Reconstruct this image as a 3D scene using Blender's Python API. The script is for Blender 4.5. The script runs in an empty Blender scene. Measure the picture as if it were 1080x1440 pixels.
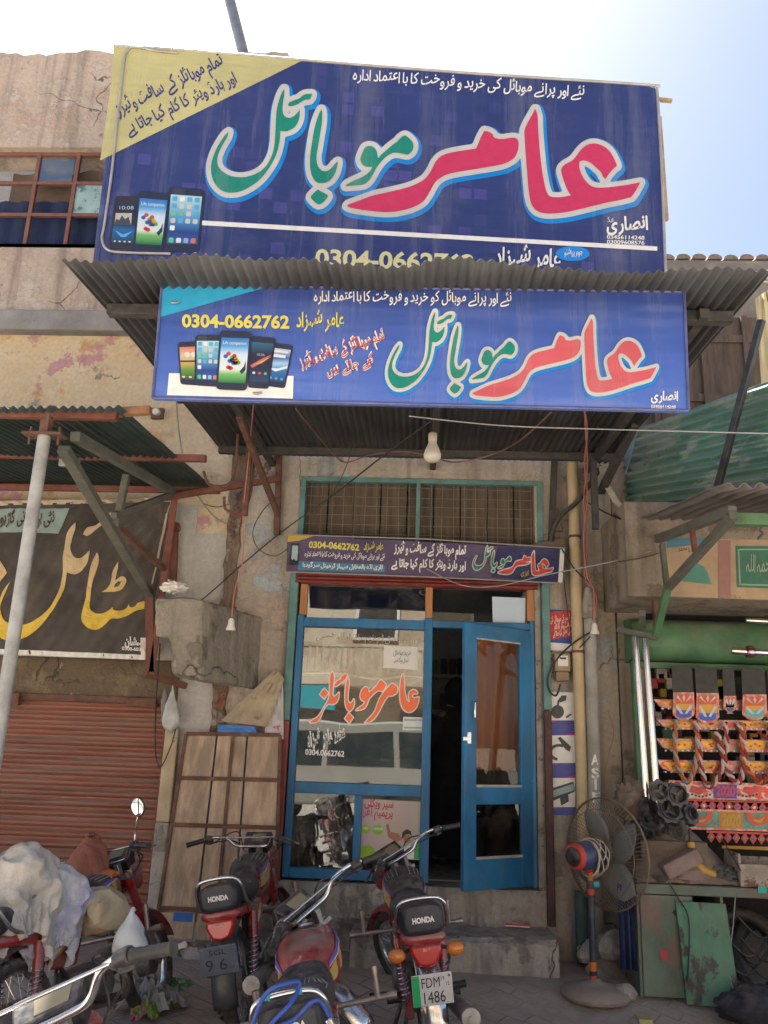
import bpy, bmesh, random
import numpy as np
from math import *
from mathutils import Vector, Matrix, Euler
random.seed(7)
sc = bpy.context.scene
C = sc.collection
# ---------------------------------------------------------------- camera
FPX, PITCH, YAW, ROLL = 1165.0, radians(15.6), radians(2.6), radians(2.0)
CAM = np.array([0.0, -6.85, 1.6])
_d = np.array([-sin(YAW)*cos(PITCH), cos(YAW)*cos(PITCH), sin(PITCH)])
_r = np.array([cos(YAW), sin(YAW), 0.0])
_u = np.cross(_r, _d)
CR = _r*cos(ROLL) + _u*sin(ROLL)
CU = -_r*sin(ROLL) + _u*cos(ROLL)
cd = bpy.data.cameras.new("camera")
co = bpy.data.objects.new("camera", cd)
C.objects.link(co)
mw = Matrix.Identity(4)
for i in range(3):
    mw[i][0], mw[i][1], mw[i][2], mw[i][3] = CR[i], CU[i], -_d[i], CAM[i]
co.matrix_world = mw
cd.sensor_fit = 'VERTICAL'
cd.sensor_height = 24.0
cd.lens = 24.0*FPX/1440.0
cd.clip_start, cd.clip_end = 0.05, 2000
sc.camera = co
# ---------------------------------------------------------------- light
w = bpy.data.worlds.new("World")
sc.world = w
w.use_nodes = True
nt = w.node_tree
sky = nt.nodes.new('ShaderNodeTexSky')
sky.sky_type = 'NISHITA'
sky.sun_disc = False
SUN_EL, SUN_AZ = radians(62), radians(-28)      # azimuth from +Y (behind the shops), negative = left
sky.sun_elevation = SUN_EL
sky.sun_rotation = SUN_AZ
sky.air_density, sky.dust_density, sky.ozone_density = .8, 2.0, 1.0
bg = nt.nodes['Background']
nt.links.new(sky.outputs[0], bg.inputs[0])
bg.inputs[1].default_value = 0.05
sl = bpy.data.lights.new("sun", 'SUN')
sl.energy, sl.angle, sl.color = 5.0, radians(2.0), (1.0, .97, .91)
so = bpy.data.objects.new("sun", sl)
C.objects.link(so)
sd = Vector((sin(SUN_AZ)*cos(SUN_EL), cos(SUN_AZ)*cos(SUN_EL), sin(SUN_EL)))
so.rotation_euler = sd.to_track_quat('Z', 'Y').to_euler()
so.location = (0, 10, 30)
sc.view_settings.view_transform = 'Standard'
sc.view_settings.look = 'None'
sc.view_settings.exposure = 2.34
sc.view_settings.gamma = 1
sc.cycles.max_bounces = 8
sc.cycles.transparent_max_bounces = 12

# ---------------------------------------------------------------- pixel -> place
def ray(px, py):
    return _d + CR*((px-540)/FPX) - CU*((py-720)/FPX)
def P(px, py, Y=0.0):                       # where the sight line meets the upright plane y = Y
    v = ray(px, py)
    return Vector(CAM + v*((Y-CAM[1])/v[1]))
def PX(px, py, X):
    v = ray(px, py)
    return Vector(CAM + v*((X-CAM[0])/v[0]))
def PZ(px, py, Z):
    v = ray(px, py)
    return Vector(CAM + v*((Z-CAM[2])/v[2]))
class Plane:                                # a real flat surface that carries printing
    def __init__(s, p, n):
        s.p, s.n = np.array(p, float), np.array(n, float)/np.linalg.norm(n)
    @staticmethod
    def three(a, b, c):
        a, b, c = [np.array(x, float) for x in (a, b, c)]
        n = np.cross(b-a, c-a)
        if n @ (CAM-a) < 0: n = -n
        return Plane(a, n)
    def at(s, px, py, off=0.0):
        v = ray(px, py)
        return Vector(CAM + v*(((s.p-CAM) @ s.n)/(v @ s.n)) + s.n*off)

# ---------------------------------------------------------------- materials
_M = {}
def nodes_of(name):
    m = bpy.data.materials.new(name)
    m.use_nodes = True
    return m, m.node_tree, m.node_tree.nodes['Principled BSDF']
def c4(c): return (c[0], c[1], c[2], 1)
def sr(r, g, b):                            # sRGB 0-255 to linear
    return tuple((x/255/12.92 if x/255 <= .04045 else ((x/255+.055)/1.055)**2.4) for x in (r, g, b))
class NT:
    def __init__(s, t): s.t = t
    def n(s, typ, **k):
        x = s.t.nodes.new('ShaderNode'+typ)
        for a, b in k.items(): setattr(x, a, b)
        return x
    def l(s, a, b): s.t.links.new(a, b)
    def coord(s, scale=(1, 1, 1)):
        tc = s.n('TexCoord'); mp = s.n('Mapping')
        g = s.n('NewGeometry')
        s.l(g.outputs['Position'], mp.inputs[0]); mp.inputs['Scale'].default_value = scale
        return mp.outputs[0]
    def noise(s, vec, scale, detail=5, rough=.6, lo=.4, hi=.6):
        n = s.n('TexNoise'); n.inputs['Scale'].default_value = scale
        n.inputs['Detail'].default_value = detail; n.inputs['Roughness'].default_value = rough
        s.l(vec, n.inputs['Vector'])
        r = s.n('MapRange'); r.inputs[1].default_value = lo; r.inputs[2].default_value = hi
        r.interpolation_type = 'SMOOTHSTEP'
        s.l(n.outputs[0], r.inputs[0])
        return r.outputs[0]
    def mix(s, f, a, b, mode='MIX'):
        m = s.n('Mix', data_type='RGBA', blend_type=mode)
        for sock, v in ((m.inputs[0], f), (m.inputs[6], a), (m.inputs[7], b)):
            if isinstance(v, (int, float)): sock.default_value = v
            elif isinstance(v, tuple): sock.default_value = c4(v)
            else: s.l(v, sock)
        return m.outputs[2]
    def math(s, op, a, b=0.0, clamp=False):
        m = s.n('Math', operation=op); m.use_clamp = clamp
        for sock, v in ((m.inputs[0], a), (m.inputs[1], b)):
            if isinstance(v, (int, float)): sock.default_value = v
            else: s.l(v, sock)
        return m.outputs[0]
    def bump(s, h, strength, dist, bs):
        b = s.n('Bump'); b.inputs['Strength'].default_value = strength; b.inputs['Distance'].default_value = dist
        s.l(h, b.inputs['Height']); s.l(b.outputs[0], bs.inputs['Normal'])
DUST = (.29, .245, .195)
def mat(name, col, rough=.6, metal=0, dust=.25, var=.25, scale=6, bump=.15, wear=None, wearlo=.56, stretch=(1, 1, 1), wearscale=9, coat=0):
    """painted / raw surface: base colour with blotches, chips of a second colour, settled dust"""
    if name in _M: return _M[name]
    m, t, bs = nodes_of(name); N = NT(t)
    v = N.coord(stretch)
    f = N.noise(v, scale, 6, .65, .3, .7)
    k = 1-var
    base = N.mix(f, tuple(x*k for x in col), tuple(min(1, x*(1+var*.6)) for x in col))
    met = None
    if wear:
        fw = N.noise(v, wearscale, 8, .7, wearlo, wearlo+.05)
        base = N.mix(fw, base, wear)
    if dust > 0:
        g = N.n('NewGeometry'); sx = N.n('SeparateXYZ'); N.l(g.outputs['Normal'], sx.inputs[0])
        up = N.math('MULTIPLY', N.math('MAXIMUM', sx.outputs[2], 0), 1.6)
        fd = N.noise(v, scale*1.7, 7, .7, .35, .7)
        d = N.math('MULTIPLY', N.math('ADD', up, .45), N.math('MULTIPLY', fd, dust), True)
        base = N.mix(d, base, DUST)
        rr = N.math('ADD', N.math('MULTIPLY', d, .5), rough, True)
        N.l(rr, bs.inputs['Roughness'])
        if metal: N.l(N.math('MULTIPLY', N.math('SUBTRACT', 1, d, True), metal), bs.inputs['Metallic'])
    else:
        bs.inputs['Roughness'].default_value = rough
        bs.inputs['Metallic'].default_value = metal
    N.l(base, bs.inputs['Base Color'])
    if coat: bs.inputs['Coat Weight'].default_value = coat
    if bump: N.bump(N.noise(v, scale*5, 6, .7, 0, 1), bump, .01, bs)
    _M[name] = m
    return m
def flat(name, col, rough=.6, dust=.12):
    return mat(name, col, rough, 0, dust, .08, 14, 0)
def plaster(name, layers, bumps=.5, streak=None, dirt=.25):
    """layers: (colour, noise scale, lo, hi) painted over each other; streak = dark rain stain colour"""
    if name in _M: return _M[name]
    m, t, bs = nodes_of(name); N = NT(t)
    v = N.coord()
    base = layers[0][0]; hs = None
    for i, (col, s, lo, hi) in enumerate(layers[1:]):
        off = N.n('VectorMath', operation='ADD'); N.l(v, off.inputs[0]); off.inputs[1].default_value = (3.1*i, 7.7*i, 1.3*i)
        f = N.noise(off.outputs[0], s, 10, .7, lo, hi if i == 0 else min(hi, lo+.045))
        base = N.mix(f, base, col)
        hs = f if hs is None else N.math('ADD', hs, f)
    vo = N.n('TexVoronoi', feature='DISTANCE_TO_EDGE'); vo.inputs['Scale'].default_value = 1.3
    dn = N.n('TexNoise'); dn.inputs['Scale'].default_value = 2.6; dn.inputs['Detail'].default_value = 7; N.l(v, dn.inputs['Vector'])
    dm = N.n('VectorMath', operation='MULTIPLY_ADD'); N.l(dn.outputs['Color'], dm.inputs[0]); dm.inputs[1].default_value = (.55, .55, .55); N.l(v, dm.inputs[2]); N.l(dm.outputs[0], vo.inputs['Vector'])
    ck = N.n('MapRange'); ck.inputs[1].default_value = .003; ck.inputs[2].default_value = .011; ck.inputs[3].default_value = 1; ck.inputs[4].default_value = 0; N.l(vo.outputs[0], ck.inputs[0])
    crack = N.math('MULTIPLY', ck.outputs[0], N.noise(v, 1.1, 3, .5, .53, .6))
    base = N.mix(N.math('MULTIPLY', crack, .8), base, (.07, .055, .045))
    grime = N.noise(v, .8, 8, .72, .46, .66)
    base = N.mix(N.math('MULTIPLY', grime, dirt), base, (.17, .13, .10))
    fine = N.noise(v, 26, 8, .7, .2, .8)
    base = N.mix(.35, base, N.mix(fine, (.25, .22, .19), (1, 1, 1)), 'MULTIPLY')
    if streak:
        vs = N.coord((5, 5, .35))
        base = N.mix(N.math('MULTIPLY', N.noise(vs, 1.4, 6, .6, .46, .68), .65), base, streak)
    N.l(base, bs.inputs['Base Color'])
    bs.inputs['Roughness'].default_value = .92
    h = N.math('SUBTRACT', N.math('ADD', N.math('MULTIPLY', hs, .6) if hs is not None else 0.0, N.math('MULTIPLY', fine, .5)), crack)
    N.bump(h, bumps, .02, bs)
    _M[name] = m
    return m
def crumpled(name, col, col2, scale=8, depth=.03, strength=.7):
    """limp creased cloth"""
    if name in _M: return _M[name]
    m, t, bs = nodes_of(name); N = NT(t); v = N.coord((1, 1, .75))
    n = N.n('TexNoise', noise_type='RIDGED_MULTIFRACTAL'); n.inputs['Scale'].default_value = scale; n.inputs['Detail'].default_value = 3; n.inputs['Roughness'].default_value = .45; n.inputs['Distortion'].default_value = .6; N.l(v, n.inputs['Vector'])
    f = N.noise(v, 5, 7, .7, .4, .65)
    base = N.mix(f, col, col2)
    wv = N.noise(N.coord((60, 60, 60)), 3, 2, .5, .3, .7)
    base = N.mix(.12, base, N.mix(wv, (.3, .27, .22), (1, 1, 1)), 'MULTIPLY')
    N.l(base, bs.inputs['Base Color']); bs.inputs['Roughness'].default_value = .92
    N.bump(N.math('ADD', N.math('MULTIPLY', n.outputs[0], .35), N.math('MULTIPLY', wv, .04)), strength, depth, bs)
    _M[name] = m; return m
def chrome(name='chrome', col=(.62, .62, .62), rough=.16, dust=.22):
    return mat(name, col, rough, 1, dust, .06, 10, 0)
def glass(name, tint=(.6, .65, .65), refl=.3, clear=.8, dirt=.1, graze=.5):
    if name in _M: return _M[name]
    m, t, bs = nodes_of(name); N = NT(t)
    out = t.nodes['Material Output']
    tr = N.n('BsdfTransparent'); tr.inputs[0].default_value = c4(tuple(x*clear for x in tint))
    gl = N.n('BsdfGlossy'); gl.inputs['Roughness'].default_value = .01; gl.inputs[0].default_value = (.9, .92, .9, 1)
    v = N.coord()
    N.bump(N.noise(v, 1.3, 1, .4, 0, 1), .018, .12, gl)
    fr = N.n('LayerWeight'); fr.inputs[0].default_value = .25
    k = N.math('ADD', N.math('MULTIPLY', fr.outputs['Fresnel'], graze), refl, True)
    mx = N.n('MixShader'); N.l(k, mx.inputs[0]); N.l(tr.outputs[0], mx.inputs[1]); N.l(gl.outputs[0], mx.inputs[2])
    df = N.n('BsdfDiffuse'); df.inputs[0].default_value = (.34, .3, .25, 1)
    m2 = N.n('MixShader'); N.l(N.math('MULTIPLY', N.noise(v, 5, 8, .7, .35, .8), dirt), m2.inputs[0])
    N.l(mx.outputs[0], m2.inputs[1]); N.l(df.outputs[0], m2.inputs[2])
    N.l(m2.outputs[0], out.inputs[0])
    _M[name] = m
    return m
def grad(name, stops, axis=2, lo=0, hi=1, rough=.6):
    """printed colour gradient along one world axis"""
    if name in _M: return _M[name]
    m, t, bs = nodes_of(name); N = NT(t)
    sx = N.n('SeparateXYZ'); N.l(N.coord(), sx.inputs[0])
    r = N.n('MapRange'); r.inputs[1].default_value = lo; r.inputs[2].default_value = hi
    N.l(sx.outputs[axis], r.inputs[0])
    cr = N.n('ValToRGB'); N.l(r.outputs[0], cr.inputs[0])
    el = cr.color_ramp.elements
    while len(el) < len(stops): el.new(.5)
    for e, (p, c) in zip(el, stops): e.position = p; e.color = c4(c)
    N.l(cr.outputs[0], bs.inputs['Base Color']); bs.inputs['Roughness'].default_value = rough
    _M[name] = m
    return m

# ---------------------------------------------------------------- mesh building
def world_loc(o):
    p = Vector((0, 0, 0))
    while o is not None: p += o.location; o = o.parent
    return p
class MB:
    def __init__(s): s.v, s.f, s.mi, s.cuts = [], [], [], []
    def add(s, vs, fs, mi=0):
        b = len(s.v); s.v += [Vector(x) for x in vs]; s.f += [tuple(b+i for i in f) for f in fs]; s.mi += [mi]*len(fs)
        return s
    def box(s, x0, x1, y0, y1, z0, z1, mi=0):
        return s.hexa([(x0, y0, z0), (x1, y0, z0), (x1, y1, z0), (x0, y1, z0)], [(x0, y0, z1), (x1, y0, z1), (x1, y1, z1), (x0, y1, z1)], mi)
    def hexa(s, a, b, mi=0):
        return s.add(list(a)+list(b), [(3, 2, 1, 0), (4, 5, 6, 7), (0, 1, 5, 4), (1, 2, 6, 5), (2, 3, 7, 6), (3, 0, 4, 7)], mi)
    def bar(s, a, b, wd, ht, up=(0, 0, 1), mi=0):      # square bar between two points
        a, b = Vector(a), Vector(b); d = (b-a).normalized(); u = Vector(up)
        if abs(d.dot(u)) > .98: u = Vector((0, 1, 0))
        x = d.cross(u).normalized(); y = x.cross(d).normalized()
        q = [x*(wd/2*i)+y*(ht/2*j) for i, j in ((-1, -1), (1, -1), (1, 1), (-1, 1))]
        return s.hexa([a+k for k in q], [b+k for k in q], mi)
    def angle(s, a, b, wd=.05, t=.005, up=(0, 0, 1)):  # angle iron
        a, b = Vector(a), Vector(b); d = (b-a).normalized(); u = Vector(up)
        if abs(d.dot(u)) > .98: u = Vector((0, 1, 0))
        x = d.cross(u).normalized(); y = x.cross(d).normalized()
        s.bar(a+y*(wd/2), b+y*(wd/2), t, wd, up); s.bar(a+x*(wd/2+t/2), b+x*(wd/2+t/2), wd, t, up)
        return s
    def prism(s, pts, ext, mi=0):
        n = len(pts); e = Vector(ext); a = [Vector(p) for p in pts]
        return s.add(a+[p+e for p in a], [tuple(range(n))[::-1], tuple(range(n, 2*n))]+[(i, (i+1) % n, n+(i+1) % n, n+i) for i in range(n)], mi)
    def poly(s, pts, mi=0): return s.add(pts, [tuple(range(len(pts)))], mi)
    def loft(s, rings, cap=True, closed=True, mi=0):
        n = len(rings[0]); vs = [p for r in rings for p in r]; fs = []
        for i in range(len(rings)-1):
            for j in range(n if closed else n-1):
                k = (j+1) % n
                fs.append((i*n+j, i*n+k, (i+1)*n+k, (i+1)*n+j))
        if cap and closed:
            fs.append(tuple(range(n))[::-1]); fs.append(tuple((len(rings)-1)*n+j for j in range(n)))
        return s.add(vs, fs, mi)
    def tube(s, path, r, n=8, closed=False, mi=0, cap=True):
        path = [Vector(p) for p in path]; L = len(path)
        rs = r if isinstance(r, (list, tuple)) else [r]*L
        rings = []; prev = None
        for i, p in enumerate(path):
            a = path[(i-1) % L] if (closed or i > 0) else p
            b = path[(i+1) % L] if (closed or i < L-1) else p
            t = (b-a).normalized() if (b-a).length > 1e-9 else Vector((0, 0, 1))
            if prev is None:
                u = Vector((0, 0, 1)) if abs(t.z) < .9 else Vector((1, 0, 0))
                x = t.cross(u).normalized()
            else:
                x = prev - t*prev.dot(t)
                x = x.normalized() if x.length > 1e-6 else t.orthogonal().normalized()
            prev = x; y = t.cross(x)
            rings.append([p+(x*cos(2*pi*j/n)+y*sin(2*pi*j/n))*rs[i] for j in range(n)])
        if closed: rings.append(rings[0])
        return s.loft(rings, cap and not closed, True, mi)
    def lathe(s, prof, o=(0, 0, 0), axis=(0, 0, 1), n=24, mi=0):
        a = Vector(axis).normalized(); x = a.orthogonal().normalized(); y = a.cross(x); o = Vector(o)
        return s.loft([[o+a*h+(x*cos(2*pi*j/n)+y*sin(2*pi*j/n))*max(r, 1e-5) for j in range(n)] for r, h in prof], True, True, mi)
    def ell(s, c, r, nu=16, nv=10, fn=None, mi=0):
        c = Vector(c); rings = []
        for i in range(nv+1):
            th = pi*i/nv
            ring = []
            for j in range(nu):
                ph = 2*pi*j/nu
                d = Vector((sin(th)*cos(ph), sin(th)*sin(ph), -cos(th)))
                k = fn(d) if fn else 1
                ring.append(c+Vector((d.x*r[0]*k, d.y*r[1]*k, d.z*r[2]*k)))
            rings.append(ring)
        return s.loft(rings, True, True, mi)
    def xf(s, M):
        s.v = [M @ p for p in s.v]; return s
    def build(s, name, mats, parent=None, smooth=0, bevel=0, local=False):
        if name == 'lettering' and len(s.cuts) > 1:          # one object per line of writing
            cu = [(0, 0)]+s.cuts[1:]+[(len(s.v), len(s.f))]
            for (va, fa), (vb, fb) in zip(cu, cu[1:]):
                q = MB(); q.v = s.v[va:vb]; q.f = [tuple(i-va for i in f) for f in s.f[fa:fb]]; q.mi = [0]*(fb-fa)
                o = q.build(name, mats, parent, smooth, bevel, local)
            return o
        vs = s.v
        if parent is None:
            xs = [p.x for p in vs]; ys = [p.y for p in vs]; zs = [p.z for p in vs]
            loc = Vector(((min(xs)+max(xs))/2, (min(ys)+max(ys))/2, min(zs)))
        else:
            loc = Vector((0, 0, 0)) if local else world_loc(parent)
        me = bpy.data.meshes.new(name)
        me.from_pydata([p-loc for p in vs], [], s.f)
        if not isinstance(mats, (list, tuple)): mats = [mats]
        for m in mats: me.materials.append(m)
        if len(mats) > 1: me.polygons.foreach_set('material_index', s.mi)
        me.validate()
        b = bmesh.new(); b.from_mesh(me); bmesh.ops.recalc_face_normals(b, faces=b.faces); b.to_mesh(me); b.free()
        if smooth:
            me.polygons.foreach_set('use_smooth', [True]*len(me.polygons))
            me.set_sharp_from_angle(angle=radians(smooth))
        o = bpy.data.objects.new(name, me); C.objects.link(o)
        if parent is None: o.location = loc
        else: o.parent = parent
        if bevel:
            bv = o.modifiers.new('bevel', 'BEVEL'); bv.width = bevel; bv.segments = 2; bv.limit_method = 'ANGLE'; bv.angle_limit = radians(50)
        return o
def tag(o, label, cat, group=None):
    o['label'] = label; o['category'] = cat
    if group: o['group'] = group
    return o
def struct(o): o['kind'] = 'structure'; return o
def thing(name, label, cat, loc, group=None, rot=None):
    o = bpy.data.objects.new(name, None); C.objects.link(o); o.location = loc; o.empty_display_size = .1
    if rot: o.rotation_euler = rot
    return tag(o, label, cat, group)
def smoothpath(pts, n=6, closed=False):
    pts = [Vector(p) for p in pts]; L = len(pts); out = []
    rng = range(L if closed else L-1)
    for i in rng:
        g = (lambda k: pts[k % L]) if closed else (lambda k: pts[min(max(k, 0), L-1)])
        a, b, c, d = g(i-1), g(i), g(i+1), g(i+2)
        for k in range(n):
            t = k/n
            out.append(.5*((2*b)+(c-a)*t+(2*a-5*b+4*c-d)*t*t+(3*b-a-3*c+d)*t**3))
    if not closed: out.append(pts[-1])
    return out
def noise3(p, s=1.0):
    from mathutils import noise
    return noise.fractal(Vector(p)*s, .8, 2.0, 4)
# ---------------------------------------------------------------- lettering
_glyph = {}
def glyphs(s, bold=0.0):
    """flat outline of a string: (2-D verts, faces, width), em size 1"""
    k = (s, bold)
    if k not in _glyph:
        c = bpy.data.curves.new('t', 'FONT'); c.body = s; c.size = 1; c.resolution_u = 3; c.offset = bold
        o = bpy.data.objects.new('t', c); C.objects.link(o)
        me = bpy.data.meshes.new_from_object(o.evaluated_get(bpy.context.evaluated_depsgraph_get()))
        vs = [(v.co.x, v.co.y) for v in me.vertices]; fs = [tuple(p.vertices) for p in me.polygons]
        bpy.data.objects.remove(o); bpy.data.curves.remove(c); bpy.data.meshes.remove(me)
        xs = [v[0] for v in vs] or [0]
        x0 = min(xs)
        _glyph[k] = ([(x-x0, y) for x, y in vs], fs, max(xs)-x0)
    return _glyph[k]
# joined Arabic / Urdu letter shapes: isolated, final, initial, medial
_AR = {'ا': 'FE8D FE8E', 'آ': 'FE81 FE82', 'ب': 'FE8F FE90 FE91 FE92', 'پ': 'FB56 FB57 FB58 FB59', 'ت': 'FE95 FE96 FE97 FE98',
       'ٹ': 'FB66 FB67 FB68 FB69', 'ج': 'FE9D FE9E FE9F FEA0', 'ح': 'FEA1 FEA2 FEA3 FEA4', 'خ': 'FEA5 FEA6 FEA7 FEA8', 'د': 'FEA9 FEAA',
       'ڈ': 'FB88 FB89', 'ر': 'FEAD FEAE', 'ڑ': 'FB8C FB8D', 'ز': 'FEAF FEB0', 'س': 'FEB1 FEB2 FEB3 FEB4', 'ش': 'FEB5 FEB6 FEB7 FEB8',
       'ص': 'FEB9 FEBA FEBB FEBC', 'ط': 'FEC1 FEC2 FEC3 FEC4', 'ع': 'FEC9 FECA FECB FECC', 'ف': 'FED1 FED2 FED3 FED4', 'ق': 'FED5 FED6 FED7 FED8',
       'ک': 'FB8E FB8F FB90 FB91', 'گ': 'FB92 FB93 FB94 FB95', 'ل': 'FEDD FEDE FEDF FEE0', 'م': 'FEE1 FEE2 FEE3 FEE4', 'ن': 'FEE5 FEE6 FEE7 FEE8',
       'ں': 'FB9E FB9F', 'و': 'FEED FEEE', 'ہ': 'FBA6 FBA7 FBA8 FBA9', 'ئ': 'FE89 FE8A FE8B FE8C', 'ی': 'FBFC FBFD FBFE FBFF', 'ے': 'FBAE FBAF'}
_AR = {k: [chr(int(x, 16)) for x in v.split()] for k, v in _AR.items()}
def segments(word):
    out = []; cur = ''; prev = False
    for i, ch in enumerate(word):
        fm = _AR.get(ch)
        if not fm:
            if cur: out.append(cur); cur = ''
            out.append(ch); prev = False; continue
        nxt = word[i+1] if i+1 < len(word) else ''
        nj = len(fm) == 4 and nxt in _AR
        cur += fm[(3 if nj else 1) if prev else (2 if nj else 0)]
        prev = nj
        if not nj: out.append(cur); cur = ''
    if cur: out.append(cur)
    return out
def urdu_layout(text, bold=0.0, slant=.30, gap=.09, space=.2):
    """hanging nastaliq-like setting: every joined group slopes down to the left"""
    vs, fs = [], []; x = 0.0
    for wd in text.split():
        for sg in segments(wd):
            gv, gf, gw = glyphs(sg[::-1], bold)
            b = len(vs); k = slant if len(sg) > 1 else 0
            for gx, gy in gv:
                vs.append((x-gw+gx, gy*1.05+k*gx*.55))
            fs += [tuple(b+i for i in f) for f in gf]
            x -= gw+gap*.45
        x -= space
    return vs, fs, -x
def latin_layout(text, bold=0.0):
    vs, fs, wd = glyphs(text, bold)
    return vs, fs, wd
def print_text(mb, pl, text, p_start, p_end, h, off=.004, bold=0.0, urdu=True, mi=0, slant=.3):
    """set text between two picture points of the surface pl; h = em height in picture units"""
    vs, fs, wd = (urdu_layout(text, bold, slant) if urdu else latin_layout(text, bold))
    ax, ay = p_start; bx, by = p_end
    mb.cuts.append((len(mb.v), len(mb.f)))
    L = hypot(bx-ax, by-ay)
    if urdu: ux, uy = (ax-bx)/L, (ay-by)/L          # towards the right
    else: ux, uy = (bx-ax)/L, (by-ay)/L
    k = L/wd
    nx, ny = uy, -ux                                 # up the picture
    out = [pl.at(ax+ux*x*k+nx*y*h, ay+uy*x*k+ny*y*h, off) for x, y in vs]
    mb.add(out, fs, mi)
def spline(pts, n=5):
    """closed outline through points; a point marked with a third value is a corner"""
    L = len(pts); out = []
    for i in range(L):
        b, c = pts[i], pts[(i+1) % L]
        a = pts[i-1] if len(b) == 2 else b
        d = pts[(i+2) % L] if len(c) == 2 else c
        for k in range(n):
            t = k/n
            out.append(tuple(.5*((2*b[q])+(c[q]-a[q])*t+(2*a[q]-5*b[q]+4*c[q]-d[q])*t*t+(3*b[q]-a[q]-3*c[q]+d[q])*t**3) for q in (0, 1)))
    return out
def parse(s, ox, oy, k):
    """'x,y x,y* ...' in an enlarged view -> picture points (* = corner)"""
    r = []
    for tk in s.split():
        c = tk.endswith('*'); x, y = tk.rstrip('*').split(',')
        p = (ox+float(x)/k, oy+float(y)/k)
        r.append(p+(1,) if c else p)
    return r
def outline(polys, r, step=1.0):
    """loops of the shape formed by growing the polygons by r (marching squares on the distance field)"""
    allp = np.array([p for q in polys for p in q]); lo = allp.min(0)-r-3*step; hi = allp.max(0)+r+3*step
    nx, ny = [int(v)+2 for v in (hi-lo)/step]
    X, Y = np.meshgrid(lo[0]+step*np.arange(nx), lo[1]+step*np.arange(ny), indexing='ij')
    D = np.full(X.shape, 1e9)
    for q in polys:
        q = np.array(q); d2 = np.full(X.shape, 1e18); ins = np.zeros(X.shape, bool)
        for (ax, ay), (bx, by) in zip(q, np.roll(q, -1, 0)):
            vx, vy = bx-ax, by-ay; l2 = vx*vx+vy*vy+1e-12
            t = np.clip(((X-ax)*vx+(Y-ay)*vy)/l2, 0, 1)
            d2 = np.minimum(d2, (X-ax-t*vx)**2+(Y-ay-t*vy)**2)
            if ay != by:
                ins ^= ((ay > Y) != (by > Y)) & (X < vx*(Y-ay)/(vy)+ax)
        d = np.sqrt(d2); d[ins] *= -1
        D = np.minimum(D, d)
    V = D-r; V[np.abs(V) < 1e-6] = 1e-6
    seg = {}
    def pt(i, j, a, b):
        (i0, j0), (i1, j1) = a, b
        t = V[i0, j0]/(V[i0, j0]-V[i1, j1])
        return (lo[0]+step*(i0+(i1-i0)*t), lo[1]+step*(j0+(j1-j0)*t))
    S = V < 0
    idx = np.argwhere((S[:-1, :-1] != S[1:, :-1]) | (S[:-1, :-1] != S[:-1, 1:]) | (S[:-1, :-1] != S[1:, 1:]))
    links = {}; coords = {}
    for i, j in idx:
        cr = [(i, j), (i+1, j), (i+1, j+1), (i, j+1)]; es = []
        for k in range(4):
            a, b = cr[k], cr[(k+1) % 4]
            if S[a] != S[b]:
                key = (min(a, b), max(a, b)); es.append(key)
                if key not in coords: coords[key] = pt(i, j, *key)
        if len(es) == 4: prs = [(es[0], es[1]), (es[2], es[3])] if S[cr[1]] == S[cr[3]] and S[cr[1]] else [(es[0], es[3]), (es[1], es[2])]
        else: prs = [tuple(es)]
        for a, b in prs:
            links.setdefault(a, []).append(b); links.setdefault(b, []).append(a)
    loops = []; seen = set()
    for k in links:
        if k in seen: continue
        lp = []; cur = k; prev = None
        while cur is not None and cur not in seen:
            seen.add(cur); lp.append(coords[cur])
            nx_ = [q for q in links[cur] if q not in seen]
            cur = nx_[0] if nx_ else None
        if len(lp) > 4: loops.append(lp[::2] if len(lp) > 40 else lp)
    return loops
def fill(loops):
    """triangulate loops with holes"""
    c = bpy.data.curves.new('f', 'CURVE'); c.dimensions = '2D'; c.fill_mode = 'BOTH'
    for lp in loops:
        s = c.splines.new('POLY'); s.points.add(len(lp)-1)
        for p, q in zip(s.points, lp): p.co = (q[0], -q[1], 0, 1)
        s.use_cyclic_u = True
    o = bpy.data.objects.new('f', c); C.objects.link(o)
    me = bpy.data.meshes.new_from_object(o.evaluated_get(bpy.context.evaluated_depsgraph_get()))
    vs = [(v.co.x, -v.co.y) for v in me.vertices]; fs = [tuple(p.vertices) for p in me.polygons]
    bpy.data.objects.remove(o); bpy.data.curves.remove(c); bpy.data.meshes.remove(me)
    return vs, fs
def print_shape(mb, pl, filled, off, T=None, mi=0):
    vs, fs = filled
    T = T or (lambda x, y: (x, y))
    mb.add([pl.at(*T(x, y), off) for x, y in vs], fs, mi)
def dab(mb, pl, pts, off=.004, mi=0): mb.add([pl.at(x, y, off) for x, y in pts], [tuple(range(len(pts)))], mi)
def disc(cx, cy, rx, ry=None, n=20, a=0):
    ry = ry or rx
    return [(cx+rx*cos(2*pi*i/n+a), cy+ry*sin(2*pi*i/n+a)) for i in range(n)]
def rrect(q, r=.12, n=4):
    """rounded corners on a 4-point picture quad"""
    out = []
    for i in range(4):
        a, b, c = q[i-1], q[i], q[(i+1) % 4]
        la, lc = hypot(a[0]-b[0], a[1]-b[1]), hypot(c[0]-b[0], c[1]-b[1]); d = r*min(la, lc)
        p = (b[0]+(a[0]-b[0])*d/la, b[1]+(a[1]-b[1])*d/la); s = (b[0]+(c[0]-b[0])*d/lc, b[1]+(c[1]-b[1])*d/lc)
        for k in range(n+1):
            t = k/n
            out.append(tuple((1-t)**2*p[z]+2*t*(1-t)*b[z]+t*t*s[z] for z in (0, 1)))
    return out
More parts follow.
